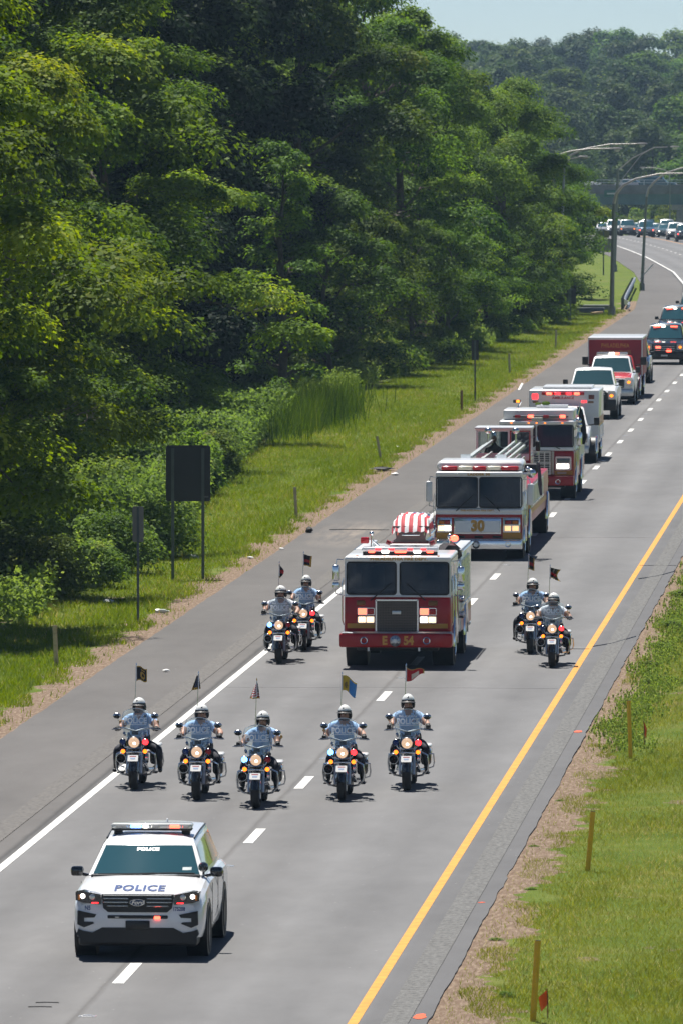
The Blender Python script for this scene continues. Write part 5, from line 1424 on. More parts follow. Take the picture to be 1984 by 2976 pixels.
# ---- tractor-drawn ladder 30
LX, LY = -12.22, 245.6
l = thing('ladder_truck', 'white-topped ladder truck with chrome grille numbered 30 behind the casket engine', 'fire truck', (LX, LY, 0))
W = 1.19; y0 = .32
WN = ((-1.165, -.035, 1.44, 2.265), (.02, 1.18, 1.44, 2.265))
LRED = RED
cab(l, W, y0, 2.9, .48, 1.425, 2.42, WHITE, WHITE, WN, .09)
MB().rbox(-W - .003, W + .003, y0 - .004, y0 + .3, 1.16, 1.25, .008, 1).build('upper_band', RED, l)
MB().rbox(-W - .003, W + .003, y0 - .004, y0 + .3, .57, 1.16, .008, 1).build('lower_band', RED, l)
MB().rbox(-W - .003, W + .003, y0 - .024, y0 + .15, 1.29, 1.41, .05, 3).build('cab_ledge', WHITE, l)
for s_ in (-1, 1): MB().box(min(s_ * .66, s_ * 1.175), max(s_ * .66, s_ * 1.175), y0 - .012, y0 + .1, .57, .745).build('stripe', YELLOW, l, None)
# raised roof and brow
MB().rbox(-1.07, 1.32 - .02, y0 + .55, y0 + 2.8, 2.40, 2.70, .14, 4).build('raised_roof', WHITE, l).location.x = -.12
lbar = MB().rbox(-1.04, 1.08, y0 + .18, y0 + .46, 2.42, 2.45, .01).build('light_bar', BLACK, l)
LENS_W = mat('cream_lens', (.72, .66, .52), .2)
for xa, xb, m_ in ((-1.04, -.60, REDLENS), (-.585, -.19, LENS_W), (-.18, .19, REDLENS), (.205, .59, LENS_W), (.60, 1.09, REDLENS)):
    MB().rbox(xa, xb, y0 + .17, y0 + .47, 2.45, 2.565, .045, 3).build('lens', m_, lbar)
text('LADDER 30', .085, GOLD, l, (0, y0 - .032, 2.345), bold=.004, sx=1.35, spacing=1.08)
text('PHILADELPHIA FIRE DEPT.', .062, GOLD, l, (-.03, y0 - .026, 1.355), bold=.003, sx=1.25, spacing=1.05)
gf = MB().rbox(-.685, .62, y0 - .05, y0 + .05, .70, 1.15, .02, 2).build('grille', CHROME, l)
MB().box(-.66, .595, y0 - .056, y0 - .048, .75, 1.07).build('grille_back', BLACK, gf)
bm_ = MB().rbox(-.655, .59, -.02, .0, -.010, .010, .006, 1).mesh('grille_bar', CHROME)
for i in range(12): link('grille_bar', bm_, gf, (0, y0 - .055, .762 + .3 * i / 11))
text('30', .40, GOLD, gf, (-.03, y0 - .09, .925), bold=.022, sx=.92, extrude=.008)
for s_, xa, xb in ((-1, -1.15, -.735), (1, .66, 1.15)):
    f = MB().rbox(xa, xb, y0 - .035, y0 + .05, .745, 1.155, .025, 2).build('lamp_cluster', CHROME, l)
    MB().box(xa + .05, xb - .05, y0 - .042, y0 - .03, .97, 1.10).build('recess', mat('dark_red', (.09, .008, .010), .4), f)
    for x_, m_ in ((xa + (xb - xa) * .32, AMBERLENS if s_ < 0 else REDLENS), (xa + (xb - xa) * .70, REDLENS if s_ < 0 else AMBERLENS)): MB().rbox(x_ - .07, x_ + .07, y0 - .055, y0 - .04, .995, 1.075, .012).build('lamp', m_, f)
    MB().box(xa + .04, xb - .04, y0 - .042, y0 - .03, .79, .945).build('lamp_panel', STEEL, f)
    for k_, x_ in enumerate((xa + (xb - xa) * .29, xa + (xb - xa) * .72)): MB().rbox(x_ - .085, x_ + .085, y0 - .058, y0 - .04, .80, .935, .03).build('headlamp', (WARMLIT if k_ == 0 else WHITELIT) if s_ < 0 else mat('headlamp_dim', (.7, .5, .3), .3, emit=(1, .55, .25, .9)), f)
bp_ = MB().rbox(-1.16, 1.2, 0, .4, .29, .555, .03, 3).build('bumper', CHROME, l)
for x_ in (-.92, .82):
    MB().lathe([(.075, 0), (.08, -.02), (.06, -.015), (.045, .03), (0, .03)], (x_, 0, .44), 'y', 16).build('horn_port', CHROME, bp_); MB().lathe([(.05, .0), (.0, .001)], (x_, 0, .44), 'y', 14).build('horn_throat', BLACK, bp_)
MB().lathe([(.0, -.08), (.06, -.08), (.1, -.04), (.11, 0)], (-.06, 0, .43), 'y', 20).build('siren', STEEL, bp_)
for x_ in (-.5, .0, .5): MB().rbox(x_ - .12, x_ + .12, y0 - .02, y0 + .02, .60, .66, .01).build('air_slot', BLACK, l)
wiper(l, (-.62, y0 - .04, 1.34), (-.16, y0 - .01, 1.78)); wiper(l, (.58, y0 - .04, 1.34), (.16, y0 - .01, 1.78))
big_mirror(l, -1.37, y0 + .1, 1.58, .58, .18, WHITE); big_mirror(l, 1.42, y0 + .1, 1.50, .60, .18, WHITE)
truck_wheels(l, W, 1.45, [4.6, 16.4], .53, .33)
MB().rbox(-.85, .85, .5, 5.2, .38, .6, .03).build('chassis', BLACK, l)
# trailer with aerial ladder and tiller cab
MB().rbox(-W, W, 3.4, 17.3, .75, 1.85, .04).build('trailer_body', RED, l)
MB().box(-W - .004, W + .004, 3.45, 17.2, 1.0, 1.13).build('trailer_stripe', YELLOW, l, None)
side_doors(l, W, ((5.8, 7.6), (7.8, 9.6), (9.8, 11.6), (11.8, 13.6)), 1.18, 1.78, STEEL)
MB().cyl((0, 4.2, 1.85), (0, 4.2, 2.15), .75, n=24).build('turntable', STEEL, l)
AL2 = mat('ladder_aluminium', (.40, .44, .44), .45, .5, var=.15, vscale=2)
for s_, nm in ((-1, 'ladder_rail'), (1, 'ladder_rail')):
    for k_, (dx, dz) in enumerate(((0, 0), (.12, .07), (.24, .14))):
        MB().box(min(s_ * (.62 - dx), s_ * (.56 - dx)), max(s_ * (.62 - dx), s_ * (.56 - dx)), 3.0, 15.2, 2.55 + dz, 2.62 + dz).build(nm, AL2, l, None)
        MB().box(min(s_ * (.62 - dx), s_ * (.57 - dx)), max(s_ * (.62 - dx), s_ * (.57 - dx)), 3.0, 15.2, 2.20 + dz, 2.28 + dz).build(nm, AL2, l, None)
    MB().box(min(s_ * .635, s_ * .36), max(s_ * .635, s_ * .36), 2.96, 3.02, 2.18, 2.80).build('ladder_foot', CHROME, l, None)
    MB().sph((s_ * .40 - .02, 14.2, 3.06), (.11, .09, .09), 10, 6).cyl((s_ * .4 - .02, 14.2, 2.7), (s_ * .4 - .02, 14.2, 3.0), .025, n=8).build('ladder_lamp', CHROME, l)
rg = MB().cyl((-.6, 0, 0), (.6, 0, 0), .022, n=6).mesh('rung', AL2)
for i in range(34): link('rung', rg, l, (0, 3.2 + i * .35, 2.26))
MB().rbox(.40, .98, 3.0, 4.4, 2.40, 2.62, .03).build('equipment_box', WHITE, l)
MB().rbox(-.85, -.55, 3.0, 3.8, 2.42, 2.56, .03).build('equipment_box', BLACK, l)
# tiller cab at the rear
ty = 16.0
tb = MB().rbox(-.86, .74, ty, ty + 1.5, 1.7, 2.12, .03).build('tiller_base', RED, l)
MB().rbox(-.86, .74, ty - .01, ty + 1.5, 2.12, 2.30, .02).build('tiller_apron', WHITE, l)
tf = MB(); hole_panel(tf, (-.86, .11, 2.30, 3.02), (-.80, .07, 2.34, 2.97), ty, ty + .05, .03); hole_panel(tf, (.11, .74, 2.30, 3.02), (.17, .69, 2.30 + .02, 2.96), ty, ty + .05, .03); tf.build('tiller_front', WHITE, l, 30)
for win, m_ in (((-.80, .07, 2.34, 2.97), glass_mat('tiller_glass', (.02, .03, .035), .25)), ((.17, .69, 2.32, 2.96), CABGLASS)):
    MB().prism(rpoly(*win, .03, 5), ty + .02, ty + .026).build('tiller_window', m_, l)
for x0_, x1_, z0_, z1_ in ((.13, .165, 2.28, 3.0), (.695, .735, 1.9, 3.0), (.13, .735, 2.965, 3.0)): MB().box(x0_, x1_, ty - .02, ty - .001, z0_, z1_).build('red_frame', RED, l, None)
MB().rbox(-.90, .78, ty - .06, ty + 1.55, 3.02, 3.10, .03).build('tiller_roof', WHITE, l)
for s_, x_ in ((-1, -.86), (1, .74)):
    for yy in (ty + .05, ty + 1.40): MB().box(min(x_, x_ - s_ * .06), max(x_, x_ - s_ * .06), yy, yy + .08, 2.30, 3.02).build('tiller_pillar', WHITE, l, None)
big_mirror(l, .95, ty, 2.4, .3, .14, BLACK)
# drape and bell hung on the driver side
DRP = mat('mourning_cloth', (.20, .16, .20), .85)
def drape(root, pts, wd, m, name='mourning_cloth'):
    P_ = []
    for j, (x_, y_, z_) in enumerate(pts):
        P_.append([(x_ + (f - .5) * wd[j] + .015 * math.sin(f * 14 + j), y_ + .04 * math.sin(f * 11 + j * 1.3), z_) for f in np.linspace(0, 1, 9)])
    mb = MB().grid(P_); mb.grid([[(p[0] + .0, p[1] + .012, p[2]) for p in r_] for r_ in P_])
    return mb.build(name, m, root, 70)
drape(l, [(1.58, y0 + 1.3, 2.62), (1.60, y0 + 1.3, 2.35), (1.63, y0 + 1.3, 2.0), (1.66, y0 + 1.3, 1.72)], (.05, .10, .12, .06), DRP)
MB().tube([(1.2, y0 + 1.3, 2.2), (1.62, y0 + 1.3, 2.70)], .018, 6).build('flag_staff', CHROME, l)
MB().sph((1.42, y0 + .6, 2.36), (.12, .10, .13), 12, 8).sph((1.33, y0 + .5, 2.48), (.07, .07, .07), 10, 6).cyl((1.2, y0 + .6, 2.34), (1.42, y0 + .6, 2.36), .03, n=8).build('air_horn', CHROME, l)
MB().rbox(1.2, 1.55, y0 + 1.0, y0 + 1.6, 2.3, 2.6, .06).build('folded_hose', HOSE, l)
SHIRT = mat('pale_blue_shirt', (.30, .40, .52), .8); SKIN = mat('skin', (.42, .24, .17), .55)
def crew(root_name, X, Y, Z, shirt, label):
    o = occupant(None, 0, 0, 0, shirt).build('person', [shirt, SKIN], None, 60, (X, Y, Z)); tag(o, label, 'person')
crew('p', LX - .60, LY + y0 + .95, 1.50, mat('white_shirt', (.55, .62, .62), .8), 'person in a white shirt riding behind the left windscreen of the ladder truck')
crew('p', LX + .66, LY + y0 + .95, 1.48, SHIRT, 'person in a pale blue shirt driving the ladder truck')
crew('p', LX - .36, LY + ty + .75, 2.15, mat('dark_shirt', (.02, .022, .03), .8), 'person in dark clothing sitting in the rear steering cab of the ladder truck')
crew('p', FX + .68, FY + .52 + .95, 1.60, mat('navy_shirt', (.06, .08, .12), .8), 'person in a navy shirt driving the casket fire engine')

# ---- engine 34
EX, EY = -12.30, 284.0
n_ = thing('fire_engine', 'red and white fire engine numbered 34 behind the ladder truck', 'fire engine', (EX, EY, 0))
W = 1.19; y0 = .48
WN = ((-1.13, -.045, 1.675, 2.355), (.03, 1.165, 1.675, 2.355))
cab(n_, W, y0, 3.0, .58, 1.55, 2.50, RED, WHITE, WN)
MB().rbox(-W - .003, W + .003, y0 - .006, y0 + .2, 1.545, 1.665, .02, 2).build('waist_band', WHITE, n_)
for x_ in (-.25, .0, .27, .82, -.8): MB().sph((x_, y0 - .03, 2.43), (.03, .02, .022), 8, 5).build('clearance_lamp', AMBERLIT, n_)
MB().rbox(-1.08, 1.16, y0 + .35, y0 + 2.9, 2.49, 2.84, .06, 3).build('raised_roof', WHITE, n_)
lb = MB().rbox(-.75, 1.0, y0 + .05, y0 + .3, 2.60, 2.66, .015).build('light_bar', GREYPLAST, n_)
for x_, m_ in ((-.19, REDHOT), (.83, REDHOT), (-.6, REDLENS), (.3, REDLENS)): MB().rbox(x_ - .09, x_ + .09, y0 + .03, y0 + .1, 2.59, 2.68, .015).build('light_module', m_, lb)
MB().rbox(-.16, .2, y0 - .05, y0 + .1, 2.50, 2.60, .02).build('radar_box', mat('cream_box', (.55, .54, .46), .5), n_)
# grille
gx0, gx1, gz0, gz1 = -.47, .46, .79, 1.53
gf = MB().rbox(gx0, gx1, y0 - .05, y0 + .05, gz0, gz1, .015, 1).build('grille', mat('grille_dark', (.02, .02, .02), .6), n_)
BR = mat('bright_bar', (.60, .57, .53), .3, .7)
for i in range(6):
    x_ = gx0 + .03 + (gx1 - gx0 - .06) * i / 5; MB().box(x_ - .018, x_ + .018, y0 - .072, y0 - .045, gz0, gz1).build('grille_bar', BR, gf, None)
for i in range(13):
    z_ = gz0 + .02 + (gz1 - gz0 - .04) * i / 12; t = .022 if i in (0, 6, 12) else .008
    MB().box(gx0, gx1, y0 - .066, y0 - .046, z_ - t, z_ + t).build('grille_bar', BR, gf, None)
for s_ in (-1, 1): MB().rbox(min(s_ * .47, s_ * .56), max(s_ * .47, s_ * .56), y0 - .02, y0 + .02, .79, 1.53, .03).build('grille_trim', mat('cream_trim', (.6, .52, .42), .5), n_)
for s_ in (-1, 1):
    xa, xb = (.60, 1.11) if s_ > 0 else (-1.11, -.60)
    f = MB().prism(rpoly(xa, xb, .93, 1.37, .04, 3), y0 - .05, y0 + .05).build('lamp_cluster', CHROME, n_)
    MB().rbox(xa + .05, xb - .05, y0 - .065, y0 - .04, 1.17, 1.31, .02).build('lamp', mat('lamp_glass_dark', (.12, .14, .14), .1), f)
    MB().rbox(xa + .05, xb - .08, y0 - .066, y0 - .04, .98, 1.13, .02).build('headlamp', WHITELIT, f)
    MB().box(min(s_ * .57, s_ * 1.15), max(s_ * .57, s_ * 1.15), y0 - .006, y0 + .02, .775, .915).build('stripe', YELLOW, n_, None)
    MB().box(min(s_ * .66, s_ * .95), max(s_ * .66, s_ * .95), y0 - .008, y0 + .0, .81, .875).build('stripe_tag', mat('pale_tag', (.55, .48, .36), .5), n_, None)
bp_ = MB().rbox(-1.24, 1.20, 0, .6, .455, .755, .03, 3).build('bumper', RED, n_)
text('34', .22, GOLD, bp_, (.30, -.003, .61), bold=.012, sx=.95); text('E', .22, GOLD, bp_, (-.30, -.003, .61), bold=.012, sx=.95)
for x_ in (-.72, .70): MB().lathe([(.07, 0), (.08, -.02), (.06, -.015), (.04, .03), (0, .03)], (x_, 0, .58), 'y', 16).build('horn_port', CHROME, bp_)
MB().lathe([(.0, -.08), (.06, -.08), (.11, -.04), (.12, 0)], (0, 0, .60), 'y', 20).build('siren', STEEL, bp_)
wiper(n_, (.75, y0 - .02, 1.60), (.55, y0 - .01, 1.70)); wiper(n_, (-.55, y0 - .02, 1.60), (-.2, y0 - .01, 1.85))
big_mirror(n_, 1.36, y0 + .1, 1.70, .45, .17, CHROME); big_mirror(n_, -1.36, y0 + .1, 1.70, .45, .17, CHROME)
BKC = mat('black_cloth', (.018, .017, .022), .9)
drape(n_, [(1.30, y0 + .9, 2.92), (1.36, y0 + .9, 2.7), (1.44, y0 + .9, 2.3), (1.48, y0 + .9, 1.95), (1.46, y0 + .9, 1.72)], (.10, .16, .20, .20, .08), BKC)
MB().tube([(1.2, y0 + .55, 2.2), (1.38, y0 + .55, 3.05)], .018, 6).build('flag_staff', CHROME, n_)
MB().sph((1.32, y0 + .3, 2.50), (.1, .1, .09), 10, 6).sph((1.34, y0 + .3, 2.36), (.1, .1, .09), 10, 6).build('air_horn', CHROME, n_)
MB().tube([(-.7, y0 + 2.6, 2.84), (-.62, y0 + 2.6, 3.02), (-.70, y0 + 2.6, 3.05)], .03, 6).build('light_mast', CHROME, n_)
MB().rbox(-.86, -.62, y0 + 2.5, y0 + 2.66, 2.98, 3.09, .02).build('scene_light', BLACK, n_); MB().rbox(-.76, -.65, y0 + 2.47, y0 + 2.51, 3.0, 3.08, .02).build('amber_light', AMBERLIT, n_)
MB().rbox(-.1, .9, y0 + 2.2, y0 + 2.85, 2.84, 2.93, .02).build('roof_locker', WHITE, n_)
MB().sph((.2, y0 + 2.3, 2.98), (.14, .1, .07), 10, 6).sph((-.05, y0 + 2.4, 2.95), (.1, .1, .06), 10, 6).build('wreath', LEAF_S, n_)
by0 = y0 + 3.04
MB().rbox(-W, W, by0, 9.2, .6, 2.4, .03).build('body', RED, n_)
side_doors(n_, W, ((by0 + 1.1, by0 + 2.2), (by0 + 2.3, by0 + 3.4), (by0 + 3.5, by0 + 5.0)), 1.1, 2.2, STEEL)
MB().rbox(-W - .003, W + .003, by0 + .05, by0 + 1.0, .7, 2.2, .01).build('pump_panel', STEEL, n_)
truck_wheels(n_, W, 1.75, [6.3], .53, .33)
MB().rbox(-.9, .9, .6, 8.9, .36, .6, .03).build('chassis', BLACK, n_)

# ---- ambulance
AX, AY = -12.70, 313.5
a_ = thing('ambulance', 'white box ambulance with red roof lights between engine 34 and the white pickup', 'ambulance', (AX, AY, 0))
P_ = dict(L=3.4, W=2.02, H=1.95, hood_z=1.10, hood_z2=1.26, hood_y=1.2, wt_y=1.85, roof_z=1.93, roof_end=3.1, rear_y=3.3, axf=.95, axr=2.2, wr=.40, ww=.26, clear=.45, wb=.88, wt=.72, belt=1.32)
car(a_, P_, WHITE, SKYGLASS); front_kit(a_, 1.0, 1.1, (.66, 1.0), CLEARLAMP, WARMLIT, True, STEEL)
for s_ in (-1, 1): mirror(a_, s_ * 1.1, 1.4, 1.3, BLACK, .2, .28, .2)
bx = MB().rbox(-1.24, 1.24, 2.55, 6.9, .62, 2.50, .05, 3).build('box_body', WHITE, a_)
MB().box(-1.244, 1.244, 2.62, 6.85, 1.30, 1.55).build('red_stripe', RED, a_, None); MB().box(-1.245, 1.245, 2.62, 6.85, 1.22, 1.295).build('gold_stripe', YELLOW, a_, None)
MB().rbox(-.8, .95, 3.6, 6.2, 2.50, 2.60, .04).build('roof_unit', WHITE, a_)
rb = MB().rbox(-.78, .72, 2.44, 2.56, 2.32, 2.43, .03).build('light_bar', REDLENS, a_)
for x_ in (-.52, -.22, .18, .46): MB().rbox(x_ - .10, x_ + .10, 2.42, 2.46, 2.335, 2.42, .015).build('light_module', REDHOT if abs(x_) > .3 else REDLIT, rb)
for x_, z0_, z1_, m_ in ((-1.02, 2.18, 2.36, REDLIT), (.97, 2.18, 2.33, mat('dull_red', (.16, .04, .025), .4)), (.95, 2.04, 2.11, mat('dull_amber', (.28, .14, .06), .4)), (-1.0, 2.04, 2.11, mat('dull_amber', (.28, .14, .06), .4))): MB().rbox(x_ - .10, x_ + .10, 2.53, 2.56, z0_, z1_, .01).build('corner_lamp', m_, a_)
MB().rbox(.62, .80, 2.53, 2.56, 2.06, 2.13, .01).build('red_lamp', REDLIT, a_)
text('AMBULANCE', .12, RED, a_, (-.03, 2.545, 2.22), bold=.004, sx=1.1)
side_doors(a_, 1.24, ((2.75, 3.5), (3.6, 4.6), (4.7, 5.3), (5.9, 6.7)), .75, 1.18, WHITE)
truck_wheels(a_, 1.2, .95, [5.2], .42, .28)
MB().rbox(-.8, .8, .5, 6.7, .4, .64, .03).build('chassis', BLACK, a_)

# ---- red box truck
BX, BYY = -13.30, 383.6
b_ = thing('box_truck', 'red box truck with white roof and gold lettering behind the white pickups', 'box truck', (BX, BYY, 0))
P_ = dict(L=3.0, W=2.06, H=1.9, hood_z=1.1, hood_z2=1.25, hood_y=1.0, wt_y=1.5, roof_z=1.86, roof_end=2.4, rear_y=2.5, axf=.9, axr=2.0, wr=.42, ww=.28, clear=.5, wb=.9, wt=.75, belt=1.27)
car(b_, P_, RED, SKYGLASS); front_kit(b_, 1.0, 1.2, (.7, 1.1), CLEARLAMP, WARMLIT, True, STEEL)
MBX = mat('box_red', (.36, .026, .042), .5, var=.12, vscale=1.5)
MB().rbox(-1.16, 1.16, 2.3, 8.6, .95, 2.50, .02).build('box_body', MBX, b_)
MB().rbox(-1.175, 1.175, 2.28, 8.62, 2.50, 2.60, .02).build('box_roof', WHITE, b_)
for s_ in (-1, 1):
    MB().rbox(min(s_ * 1.13, s_ * 1.18), max(s_ * 1.13, s_ * 1.18), 2.27, 2.35, .95, 2.53, .015).build('corner_post', WHITE, b_)
    mirror(b_, s_ * 1.12, 1.2, 1.45, BLACK, .26, .36, .2)
text('PHILADELPHIA', .25, GOLD, b_, (0, 2.298, 2.25), bold=.004, sx=.68, spacing=1.1)
text('EMERGENCY SERVICES', .19, GOLD, b_, (0, 2.298, 1.97), bold=.003, sx=.66, spacing=1.1)
truck_wheels(b_, 1.1, .9, [6.4], .45, .3)
MB().rbox(-.8, .8, .4, 8.4, .5, .95, .03).build('chassis', BLACK, b_)
# ------------------------------------------------------------------ police motorcycles and riders (front tyre contact at the origin, facing -y)
BIKEBLK = mat('bike_black', (.008, .010, .016), .15, coat=.8)
BIKECHR = mat('bike_chrome', (.55, .57, .60), .22, 1.0)
FORKM = mat('fork_alloy', (.42, .43, .46), .35, .7)
SCREEN = glass_mat('bike_screen', (.55, .62, .70), .16, .05)
ENG = mat('engine_alloy', (.16, .16, .165), .4, .8, var=.3, vscale=12)
def build_bike():
    b = thing('motorcycle', 'x', 'motorcycle')
    def whl(y, w_):
        t = link('wheel', MB().lathe([(.22, -w_ / 2), (.27, -w_ / 2), (.30, -w_ * .38), (.312, -w_ * .15), (.312, w_ * .15), (.30, w_ * .38), (.27, w_ / 2), (.22, w_ / 2), (.22, -w_ / 2)], n=28).mesh('wheel', RUBBER, 50), b, (0, y, .312))
        MB().lathe([(.225, -w_ * .4), (.205, -w_ * .3), (.205, w_ * .3), (.225, w_ * .4)], n=20).build('rim', BIKECHR, t)
        MB().cyl((-.07, 0, 0), (.07, 0, 0), .05, n=12).build('hub', BIKECHR, t)
        for i in range(10):
            q = i * math.pi / 5; MB().tube([(0, .04 * math.cos(q), .04 * math.sin(q)), (0, .21 * math.cos(q), .21 * math.sin(q))], .009, 4).build('spoke', BIKECHR, t)
        for s_ in (-1, 1): MB().cyl((s_ * .075, 0, 0), (s_ * .082, 0, 0), .14, n=18).build('brake_disc', STEEL, t)
    whl(0, .155); whl(1.62, .165)
    # fenders
    def fender(yc, a0, a1, wd, r=.345):
        P = []
        for q in np.linspace(R(a0), R(a1), 14):
            P.append([(x_, yc - (r - .05 * (x_ / wd) ** 2 * 3) * math.cos(q), .312 + (r - .05 * (x_ / wd) ** 2 * 3) * math.sin(q)) for x_ in np.linspace(-wd, wd, 7)])
        mb = MB().grid(P); return mb.build('fender', BIKEBLK, b, 60)
    fender(0, 8, 165, .105); fender(1.62, 20, 150, .115, .36)
    fpl = MB().prism(rpoly(-.095, .095, -.07, .07, .015, 3), -.006, .006).build('front_plate', mat('plate_white', (.72, .72, .70), .4), b, loc=(0, -.235, .585)); fpl.rotation_euler = (R(-42), 0, 0)
    MB().box(-.06, .06, -.008, -.006, .03, .05).build('plate_band', mat('plate_red', (.35, .03, .05), .5), fpl, None)
    MB().box(-.045, .045, -.008, -.006, -.025, .008).build('plate_mark', mat('plate_blue', (.25, .35, .55), .5), fpl, None)
    for s_ in (-1, 1):
        MB().tube([(s_ * .115, .0, .29), (s_ * .115, .10, .60)], .036, 10).build('fork_leg', FORKM, b)
        MB().tube([(s_ * .115, .10, .60), (s_ * .115, .24, 1.02)], .026, 10).build('fork_tube', BIKECHR, b)
    MB().rbox(-.15, .15, .07, .17, .655, .70, .015).build('fork_yoke', BIKECHR, b)
    MB().rbox(-.14, .14, .02, .20, .72, .95, .06, 3).build('nacelle', BIKEBLK, b)
    hl = MB().lathe([(.105, .16), (.112, .05), (.108, .0), (.098, -.012)], (0, -.02, .86), 'y', 24).build('headlamp', BIKECHR, b)
    MB().lathe([(0, -.035), (.05, -.03), (.085, -.015), (.098, .0)], (0, -.02, .86), 'y', 24).build('headlamp_lens', mat('bike_headlamp', (.6, .52, .42), .2, emit=(1, .62, .36, .42), var=.5, vscale=22), hl)
    MB().sph((.01, -.05, .845), (.028, .012, .024), 10, 6).build('bulb', WHITELIT, hl)
    MB().tube([(-.21, .03, .86), (-.16, -.0, .775), (0, -.02, .745), (.16, 0, .775), (.21, .03, .86)], .016, 7).build('lamp_bar', BIKECHR, b)
    for s_ in (-1, 1):
        sg = MB().lathe([(.044, .05), (.047, 0), (.038, -.02)], (s_ * .20, .03, .695), 'y', 14).build('indicator', BIKECHR, b)
        MB().lathe([(0, -.03), (.025, -.027), (.040, -.01), (.044, .0)], (s_ * .20, .03, .695), 'y', 14).build('indicator_lens', AMBERLIT, sg)
        MB().tube([(s_ * .12, .08, .70), (s_ * .2, .06, .695)], .012, 6).build('indicator_stalk', BIKECHR, b)
        # bars, grips, mirrors
        MB().tube([(0, .34, 1.04), (s_ * .12, .36, 1.07), (s_ * .22, .44, 1.09), (s_ * .29, .54, 1.08)], .016, 8).build('handlebar', BIKECHR, b)
        MB().tube([(s_ * .28, .53, 1.08), (s_ * .42, .64, 1.06)], .022, 8).build('grip', BLACK, b)
        MB().tube([(s_ * .27, .46, 1.08), (s_ * .36, .47, 1.07), (s_ * .45, .55, 1.055)], .009, 6).build('lever', BIKECHR, b)
        MB().tube([(s_ * .31, .50, 1.09), (s_ * .315, .42, 1.2), (s_ * .335, .41, 1.28)], .009, 6).build('mirror_stalk', BIKECHR, b)
        mo = MB().sph((s_ * .345, .40, 1.315), (.075, .035, .052), 14, 8).build('mirror', BIKECHR, b)
        MB().sph((s_ * .345, .395, 1.305), (.066, .036, .042), 12, 6).build('mirror_shell', BLACK, mo)
        # crash bar
        MB().tube([(s_ * .08, .36, .66), (s_ * .25, .36, .665), (s_ * .345, .38, .62), (s_ * .365, .40, .48), (s_ * .35, .42, .34), (s_ * .26, .45, .25), (s_ * .1, .48, .22)], .019, 8).build('crash_bar', BIKECHR, b)
        MB().rbox(min(s_ * .24, s_ * .37), max(s_ * .24, s_ * .37), .60, .98, .25, .275, .01).build('footboard', BLACK, b)
        # saddlebags
        sb = MB().rbox(min(s_ * .17, s_ * .36), max(s_ * .17, s_ * .36), 1.36, 1.95, .36, .66, .06, 3).build('saddlebag', BIKEBLK, b)
        MB().rbox(min(s_ * .165, s_ * .358), max(s_ * .165, s_ * .358), 1.42, 1.93, .662, .735, .035, 3).build('saddlebag_lid', mat('bag_white', (.70, .70, .68), .35, coat=.4), sb)
        MB().tube([(s_ * .32, 1.30, .58), (s_ * .41, 1.34, .57), (s_ * .42, 1.42, .42), (s_ * .40, 1.45, .33), (s_ * .30, 1.42, .30)], .014, 7).build('bag_rail', BIKECHR, b)
        MB().tube([(s_ * .14, .55, .42), (s_ * .17, .9, .30), (s_ * .24, 1.3, .28), (s_ * .26, 2.0, .30)], .04, 8).build('exhaust', BIKECHR, b)
        MB().cyl((0, .62 if s_ < 0 else .86, .40), (0, .50 if s_ < 0 else .98, .66), .085, .095, 14).build('cylinder', ENG, b)
    MB().rbox(-.14, .14, .58, 1.0, .22, .48, .05).build('crankcase', ENG, b)
    MB().lathe([(0, .0), (.085, .0), (.09, -.05), (0, -.06)], (.2, .72, .52), 'x', 16).build('air_cleaner', BIKECHR, b)
    MB().sph((0, .68, .80), (.155, .30, .125), 18, 10).build('fuel_tank', BIKEBLK, b)
    MB().rbox(-.17, .17, .92, 1.62, .64, .735, .05, 3).build('saddle', BLACK, b)
    MB().rbox(-.12, .12, 1.66, 1.98, .70, .86, .03).build('radio_box', mat('bag_white', (.70, .70, .68), .35, coat=.4), b)
    MB().tube([(0, .3, .9), (0, .45, .3), (0, 1.0, .22), (0, 1.5, .32), (0, 1.45, .68), (0, .5, .78), (0, .32, .88)], .022, 6).build('frame', BLACK, b)
    sr = MB().lathe([(.035, .13), (.055, .05), (.082, .0), (.088, -.012), (.08, -.012)], (-.262, .30, .545), 'y', 20).build('siren_horn', BIKECHR, b)
    MB().lathe([(.08, -.008), (.06, .02), (.03, .04), (.0, .03)], (-.262, .30, .545), 'y', 18).build('siren_throat', BLACK, sr)
    # screen
    P = []
    for t in np.linspace(0, 1, 9):
        wd = .15 + .10 * math.sin(min(1, t * 1.7) * math.pi / 2) - .055 * max(0, t - .7) / .3
        if t > .92: wd *= .86
        P.append([(wd * s_, .12 + .20 * t + .10 * s_ * s_, .93 + .53 * t - .05 * s_ * s_ * (t > .9) - (.03 * (1 - abs(s_)) if t == 0 else 0)) for s_ in np.linspace(-1, 1, 13)])
    ws = MB().grid(P).build('windscreen', SCREEN, b, 80)
    edge = [P[j][0] for j in range(9)] + P[-1][1:-1] + [P[j][-1] for j in range(8, -1, -1)] + P[0][-2:0:-1]
    MB().tube(edge, .007, 4, closed=True).build('screen_edge_glint', mat('screen_edge_glint', (.75, .80, .82), .2), ws)  # pale rim tube paints the highlight along the screen edge
    LET = mat('screen_lettering', (.80, .84, .88), .6)
    conform(text('POLICE', .135, LET, ws, (0, 0, 1.235), bold=.006, sx=.88, spacing=1.08, extrude=0), ws, (0, 1, 0), .003)
    conform(text('PHILADELPHIA', .046, LET, ws, (0, 0, 1.325), bold=.001, sx=1.0, spacing=1.1, extrude=0), ws, (0, 1, 0), .003)
    conform(MB().grid([[(x_, 0, z_) for x_ in np.linspace(-.20, .20, 15)] for z_ in (1.165, 1.177)]).build('screen_line', LET, ws, None), ws, (0, 1, 0), .003)
    MB().rbox(-.06, .06, .22, .26, .98, 1.06, .015).build('instrument', BLACK, b)
